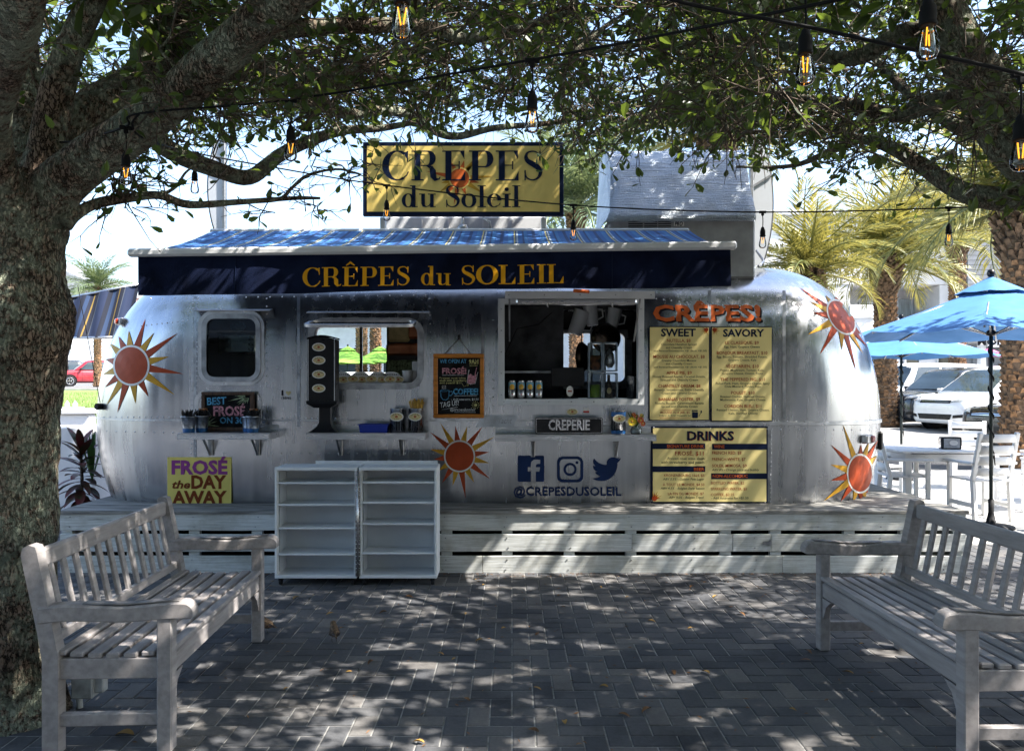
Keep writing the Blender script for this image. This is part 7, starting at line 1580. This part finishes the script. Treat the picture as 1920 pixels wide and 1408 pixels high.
def gap(p):
    """openings between the leaf clumps where the sun shines down in flecks"""
    k = p[2] / sd.z; x, y = p[0] - sd.x * k, p[1] - sd.y * k
    return .9 * noise.noise((x * 3.0, y * 5.0, 3.1)) + .25 * noise.noise((x * 7, y * 10, 8.8)) + .30 * noise.noise((x * .9, y * .9, 1.7)) > .36
def tree(label, base, trunk, limbs, sprays, seed, big=()):
    rd = random.Random(seed); t = thing('oak_tree', label, 'tree', base, group='oak trees shading the square')
    mb = MB(); bark_tube(mb, trunk, 40, .10, seed, True); mb.build('trunk', 'bark', t)
    nodes = []
    for lb in limbs:
        mb = MB(); bark_tube(mb, lb, 22 if lb[0][1] > .05 else 10, .10, seed + 3); mb.build('limb', 'bark', t)
        nodes += [(p, r) for p, r in lb[3:]]
    NP = np.array([tuple(p) for p, r in nodes]); BV_, BF_ = [], []; TV, TF = [], []; lp_, ld_, ll_ = [], [], []
    # nearer clumps first so that later ones may grow from their branches
    order = sorted(sprays, key=lambda s_: float(np.min(np.linalg.norm(NP - np.array(s_[0]), axis=1))))
    pts_list = [tuple(p) for p, r in nodes]
    arr = np.zeros((len(pts_list) + len(order) * 8, 3)); arr[:len(pts_list)] = pts_list; cnt = len(pts_list)
    for c, rad, nleaf, L0, tw in order:
        c = Vector(c); d2 = np.sum((arr[:cnt] - np.array(c)) ** 2, axis=1); d2 = d2 + np.where(arr[:cnt, 2] > c.z + .5, .3, 0); j = int(np.argmin(d2)); s = Vector(arr[j]); dist = (c - s).length
        # branch from the skeleton to the clump
        if dist > .08:
            mid = s.lerp(c, .5) + Vector((rd.gauss(0, .09), rd.gauss(0, .09), rd.gauss(.0, .07))) * min(dist, 1.2); br = crom([tuple(s), tuple(s.lerp(mid, .5) + Vector((rd.gauss(0, .03), rd.gauss(0, .03), rd.gauss(0, .03)))), tuple(mid), tuple(c)], 3); r0 = min(.022, .005 + .011 * dist)
            pts_ = [(Vector(q), lerp(r0, .004, i / (len(br) - 1))) for i, q in enumerate(br)]; tube_fast(BV_, BF_, pts_, 5)
            for q in br[3::2]: arr[cnt] = q; cnt += 1
            d0 = (c - mid).normalized()
        else: d0 = Vector((rd.gauss(0, 1), rd.gauss(0, 1), .2)).normalized()
        for k in range(tw):
            d = (d0 * .5 + Vector((rd.gauss(0, .8), rd.gauss(0, .8), rd.gauss(-.05, .5)))).normalized(); L = rad * rd.uniform(.6, 1.35); tp = grow(c - d0 * rad * rd.uniform(0, .7), d, L, .0042, rd, 4, .20, -.02); tube_fast(TV, TF, tp, 3)
            if rd.random() < .75:
                q = tp[rd.randint(1, 3)][0]; d3 = (d + Vector((rd.gauss(0, .9), rd.gauss(0, .9), rd.gauss(0, .7)))).normalized(); tp2 = grow(q, d3, L * .5, .0028, rd, 3, .25); tube_fast(TV, TF, tp2, 3)
            else: tp2 = tp
            if rd.random() < .10: continue          # bare twig
            nl = max(1, int(nleaf / tw))
            for i in range(nl):
                src = tp if rd.random() < .6 else tp2; f = 1 - rd.random() ** 1.6; f = 1 - (1 - f) * .9; fi = f * (len(src) - 1); a = min(int(fi), len(src) - 2); q = src[a][0].lerp(src[a + 1][0], fi - a)
                ax = (src[a + 1][0] - src[a][0]).normalized(); dv = (ax * .6 + Vector((rd.gauss(0, .7), rd.gauss(0, .7), rd.gauss(-.1, .6)))).normalized(); lp_.append(tuple(q)); ld_.append(tuple(dv)); ll_.append(L0 * rd.uniform(.7, 1.2))
    for nm, V_, F_, m_ in (('branches', BV_, BF_, 'bark'), ('twigs', TV, TF, 'twig')):
        o = link(nm, mesh_np(nm, np.array(V_) - np.array(base), np.array(F_), m_, smooth=True), t); tag(o, kind='stuff')
    lp_, ld_, ll_ = np.array(lp_), np.array(ld_), np.array(ll_)
    keep = np.array([not gap(p) for p in lp_]); lp_, ld_, ll_ = lp_[keep], ld_[keep], ll_[keep]; U_ = rng.normal(0, .55, (len(lp_), 3)) + np.array([0, 0, 1])
    # the nearest leaves in view stand as parts, the mass of the crown as one
    px = 960 + lp_[:, 0] / np.maximum(lp_[:, 1], .1) * F; py = HOR - (lp_[:, 2] - CAM_H) / np.maximum(lp_[:, 1], .1) * F; vis = (px > 5) & (px < 1915) & (py > 5) & (py < 420) & (lp_[:, 1] > .5)
    key = np.where(vis, lp_[:, 1] / ll_, 1e9); pick = np.argsort(key)[:150]; mask = np.ones(len(lp_), bool); mask[pick] = False
    cr = link('crown', leaf_mesh(lp_[mask] - np.array(base), ld_[mask], U_[mask], ll_[mask], 'crown'), t); tag(cr, kind='stuff')
    for i in pick:
        if key[i] > 1e8: continue
        d = Vector(ld_[i]).normalized(); u = Vector(U_[i]); s_ = u.cross(d).normalized(); nn = d.cross(s_); Mx = Matrix((d, s_, nn)).transposed().to_4x4(); o = link('leaf', one_leaf, t); Mx = Matrix.Translation(Vector(lp_[i]) - Vector(base)) @ Mx @ Matrix.Scale(ll_[i], 4); o.matrix_local = Mx
    return len(lp_)
# clumps of foliage: a visible lower layer, and the upper crown that shades the square
def shade_ok(x, y, z):
    return True
SP = {0: [], 1: []}
rd = random.Random(21)
TL, TR = Vector((-2.28, 3.67, 0)), Vector((3.25, 3.85, 0))
def which(x): return 0 if x < .55 + rd.gauss(0, .5) else 1
n_low = 0
while n_low < 820:
    x, y = rd.uniform(-4.4, 6.2), rd.uniform(2.9, 6.7); px = 960 + x / y * F
    if px < -500 or px > 2500: continue
    zl = WZ(edge_y(px), y) + .05; z = zl + abs(rd.gauss(0, .55)) + .02
    if z > 5.0: continue
    py = HOR - (z - CAM_H) / y * F
    if 1450 < px < 1900 and py > 250 and rd.random() < .70: continue
    if px < 250 and rd.random() < .45: continue
    SP[which(x)].append(((x, y, z), .29, 40, .058, 9)); n_low += 1
n_up = 0; gi_ = -1
while n_up < 1250:
    gi_ += 1; gx_, gy_ = gi_ % 27, (gi_ // 27) % 23; z = rd.uniform(3.3, 5.0) if (gi_ // 621) % 2 == 0 else rd.uniform(4.8, 6.6)
    x, y = -5.5 + (gx_ + .5 * (gy_ % 2) + rd.uniform(.1, .9)) * .60, -7.0 + (gy_ + rd.uniform(.1, .9)) * .61
    if gi_ > 2600: break
    cx = TL if x < .6 else TR; dd = math.hypot((x - cx.x) / (5.6 if x < .6 else 7.3), (y - .6) / 7.2)
    if dd > 1.05 or z > 6.9 - 2.6 * dd ** 2: continue
    py = HOR - (z - CAM_H) / max(y, .1) * F
    if y > .2 and py > 60 and z < 4: continue
    seen = y > .5 and py > -60
    SP[0 if x < .6 else 1].append(((x, y, z), .45, 120 if seen else 95, .075 if seen else .14, 8)); n_up += 1
for _ in range(170):
    x, y = rd.uniform(-1.0, 6.2), rd.uniform(5.6, 7.1); z = rd.uniform(4.0, 6.1) - max(0, y - 6.3) * .5
    SP[0 if x < .4 else 1].append(((x, y, z),   .38, 84, .08, 6))
for px, py, Y, n_ in ((222, 300, 3.85, 30), (250, 330, 3.9, 34), (215, 335, 3.8, 22), (265, 300, 4.0, 26), (195, 402, 3.85, 10), (288, 388, 4.05, 14), (270, 300, 4.1, 20), (420, 240, 4.6, 26), (520, 310, 4.8, 8), (590, 345, 4.6, 3), (640, 310, 4.9, 4), (560, 385, 4.5, 2), (655, 350, 4.8, 2), (615, 392, 4.6, 1), (690, 335, 4.8, 3), (660, 300, 4.75, 4), (600, 315, 4.65, 2), (380, 300, 4.0, 10), (320, 345, 4.05, 4), (480, 395, 4.4, 2), (350, 250, 4.3, 20), (1150, 275, 5.4, 26), (1110, 300, 5.4, 22), (1175, 250, 5.5, 22)): SP[0].append((tuple(P(px, py, Y)), .20, n_, .06, 6))
for _ in range(120):
    x, y = rd.uniform(1.2, 4.6), rd.uniform(6.0, 7.2); z = rd.uniform(4.4, 6.4); SP[1].append(((x, y, z), .4, 70, .09, 5))
# left tree
tr_pts = [(24, 1352, 3.67, .26), (24, 1320, 3.67, .222), (22, 1240, 3.67, .200), (20, 1050, 3.67, .192), (20, 860, 3.67, .196), (26, 700, 3.67, .208), (32, 600, 3.67, .228), (30, 540, 3.67, .212), (30, 460, 3.67, .202), (36, 390, 3.67, .20), (44, 330, 3.68, .15)]
trunkL = world_limb(tr_pts, 9)
LL = [world_limb(p) for p in (
  [(60, 420, 3.67, .14), (110, 350, 3.62, .115), (170, 300, 3.55, .100), (250, 245, 3.45, .092), (330, 180, 3.33, .085), (400, 115, 3.2, .082), (480, 45, 3.05, .078), (570, -40, 2.9, .085), (720, -180, 2.7, .07), (900, -330, 2.5, .05)],
  [(55, 400, 3.72, .12), (100, 290, 3.82, .10), (170, 205, 3.92, .092), (250, 165, 4.05, .10), (300, 90, 4.1, .09), (340, -20, 4.2, .08), (380, -180, 4.3, .06), (430, -380, 4.4, .04)],
  [(36, 400, 3.74, .12), (52, 260, 3.88, .095), (42, 120, 3.98, .08), (20, -40, 4.0, .085), (-10, -260, 4.0, .06)],
  [(80, 360, 3.74, .10), (98, 220, 3.72, .078), (125, 110, 3.66, .065), (165, 20, 3.6, .058), (215, -90, 3.5, .05), (290, -240, 3.4, .035)],
  [(10, 420, 3.6, .10), (-60, 300, 3.5, .08), (-160, 180, 3.1, .075), (-300, 20, 2.9, .06), (-500, -200, 2.7, .04)],
  [(20, 400, 3.6, .09), (-20, 230, 3.2, .075), (40, 0, 2.5, .07), (60, -400, 1.9, .055), (200, -1200, 1.2, .04)],
  [(255, 190, 4.02, .07), (290, 257, 4.2, .055), (334, 290, 4.35, .05), (400, 316, 4.5, .047), (467, 333, 4.65, .044), (521, 294, 4.8, .040), (568, 270, 4.9, .036), (640, 246, 5.05, .030), (720, 240, 5.2, .022), (800, 225, 5.3, .014)],
  [(120, 420, 3.62, .040), (142, 402, 3.66, .030), (180, 382, 3.75, .026), (250, 370, 3.92, .022), (300, 367, 4.02, .021), (355, 384, 4.12, .020), (450, 379, 4.3, .016), (550, 372, 4.5, .012), (600, 372, 4.6, .007)],
  [(470, 378, 4.35, .013), (525, 373, 4.48, .012), (548, 352, 4.55, .010), (580, 328, 4.6, .009), (640, 318, 4.7, .007), (700, 338, 4.8, .003)],
  [(300, 368, 4.02, .010), (330, 350, 4.0, .008), (350, 322, 4.0, .006), (385, 300, 4.0, .003)],
  [(330, 150, 4.1, .05), (430, 135, 4.3, .045), (540, 160, 4.5, .042), (640, 212, 4.8, .036), (717, 207, 5.0, .032), (773, 217, 5.15, .030), (807, 243, 5.25, .028), (857, 256, 5.35, .025), (930, 240, 5.45, .021), (1040, 230, 5.6, .017), (1140, 207, 5.7, .013), (1280, 150, 5.8, .008)],
  [(420, 100, 3.6, .045), (540, 130, 4.0, .036), (640, 140, 4.2, .032), (683, 130, 4.3, .029), (773, 103, 4.4, .026), (850, 80, 4.5, .022), (980, 60, 4.6, .016), (1090, 20, 4.7, .010)],
  [(500, 60, 3.3, .045), (600, 50, 3.4, .036), (700, 48, 3.5, .032), (800, 50, 3.6, .028), (870, 72, 3.7, .024), (940, 62, 3.8, .02), (1080, 20, 4.0, .012)])]
nL = tree('large rough barked tree at left with lichen on its trunk', tuple(trunkL[0][0]), trunkL, LL, SP[0], 5)
bR = Vector((3.25, 3.85, 0))
trunkR = [(bR + Vector((0, 0, -.02)), .28), (bR + Vector((.01, 0, .15)), .24), (bR + Vector((0, 0, .8)), .22), (bR + Vector((.02, .01, 1.6)), .22), (bR + Vector((0, 0, 2.1)), .23), (bR + Vector((-.02, 0, 2.4)), .19)]
trunkR = [(Vector(q[:3]), q[3]) for q in crom([(*p, r) for p, r in trunkR], 8)]
LR = [world_limb(p) for p in (
  [(2215, 470, 3.85, .17), (2080, 390, 3.85, .15), (1980, 330, 3.84, .135), (1905, 270, 3.82, .125), (1845, 170, 3.78, .115), (1795, 80, 3.74, .105), (1745, -30, 3.7, .095), (1660, -200, 3.6, .07), (1560, -400, 3.5, .045)],
  [(2160, 440, 3.9, .11), (2030, 385, 3.98, .085), (1950, 366, 4.05, .072), (1880, 374, 4.12, .062), (1800, 358, 4.22, .052), (1730, 312, 4.4, .043), (1670, 277, 4.6, .036), (1610, 262, 4.8, .029), (1545, 290, 4.9, .021), (1480, 312, 5.0, .014), (1380, 313, 5.05, .008)],
  [(2230, 440, 3.9, .14), (2200, 250, 4.0, .12), (2180, 50, 4.1, .10), (2140, -200, 4.2, .075), (2100, -450, 4.3, .05)],
  [(2240, 440, 3.8, .14), (2350, 250, 3.6, .12), (2500, 50, 3.4, .10), (2750, -200, 3.2, .07), (3100, -500, 3.0, .045)],
  [(2250, 430, 3.9, .13), (2400, 260, 4.3, .11), (2500, 130, 4.8, .09), (2600, -20, 5.3, .06)],
  [(2200, 420, 3.7, .12), (2250, 150, 3.0, .10), (2400, -250, 2.2, .075), (2900, -900, 1.5, .05)],
  [(1850, 180, 3.8, .06), (1760, 190, 4.1, .05), (1680, 215, 4.3, .042), (1590, 195, 4.6, .034), (1500, 185, 4.9, .028), (1400, 170, 5.1, .02), (1300, 190, 5.3, .012)],
  [(1800, 80, 3.75, .055), (1700, 60, 3.9, .046), (1600, 110, 4.1, .038), (1480, 90, 4.3, .03), (1380, 70, 4.5, .022), (1250, 90, 4.7, .012)],
  [(1620, 264, 4.78, .022), (1560, 245, 4.9, .018), (1480, 255, 5.0, .014), (1400, 260, 5.1, .008)],
  [(1890, 250, 3.85, .05), (1800, 240, 4.3, .04), (1700, 170, 4.8, .032), (1640, 110, 5.2, .024), (1580, 40, 5.6, .014)])]
nR = tree('second shade tree at right, only its limbs and foliage in view', tuple(bR), trunkR, LR, SP[1], 9)
print('leaves', nL, nR)
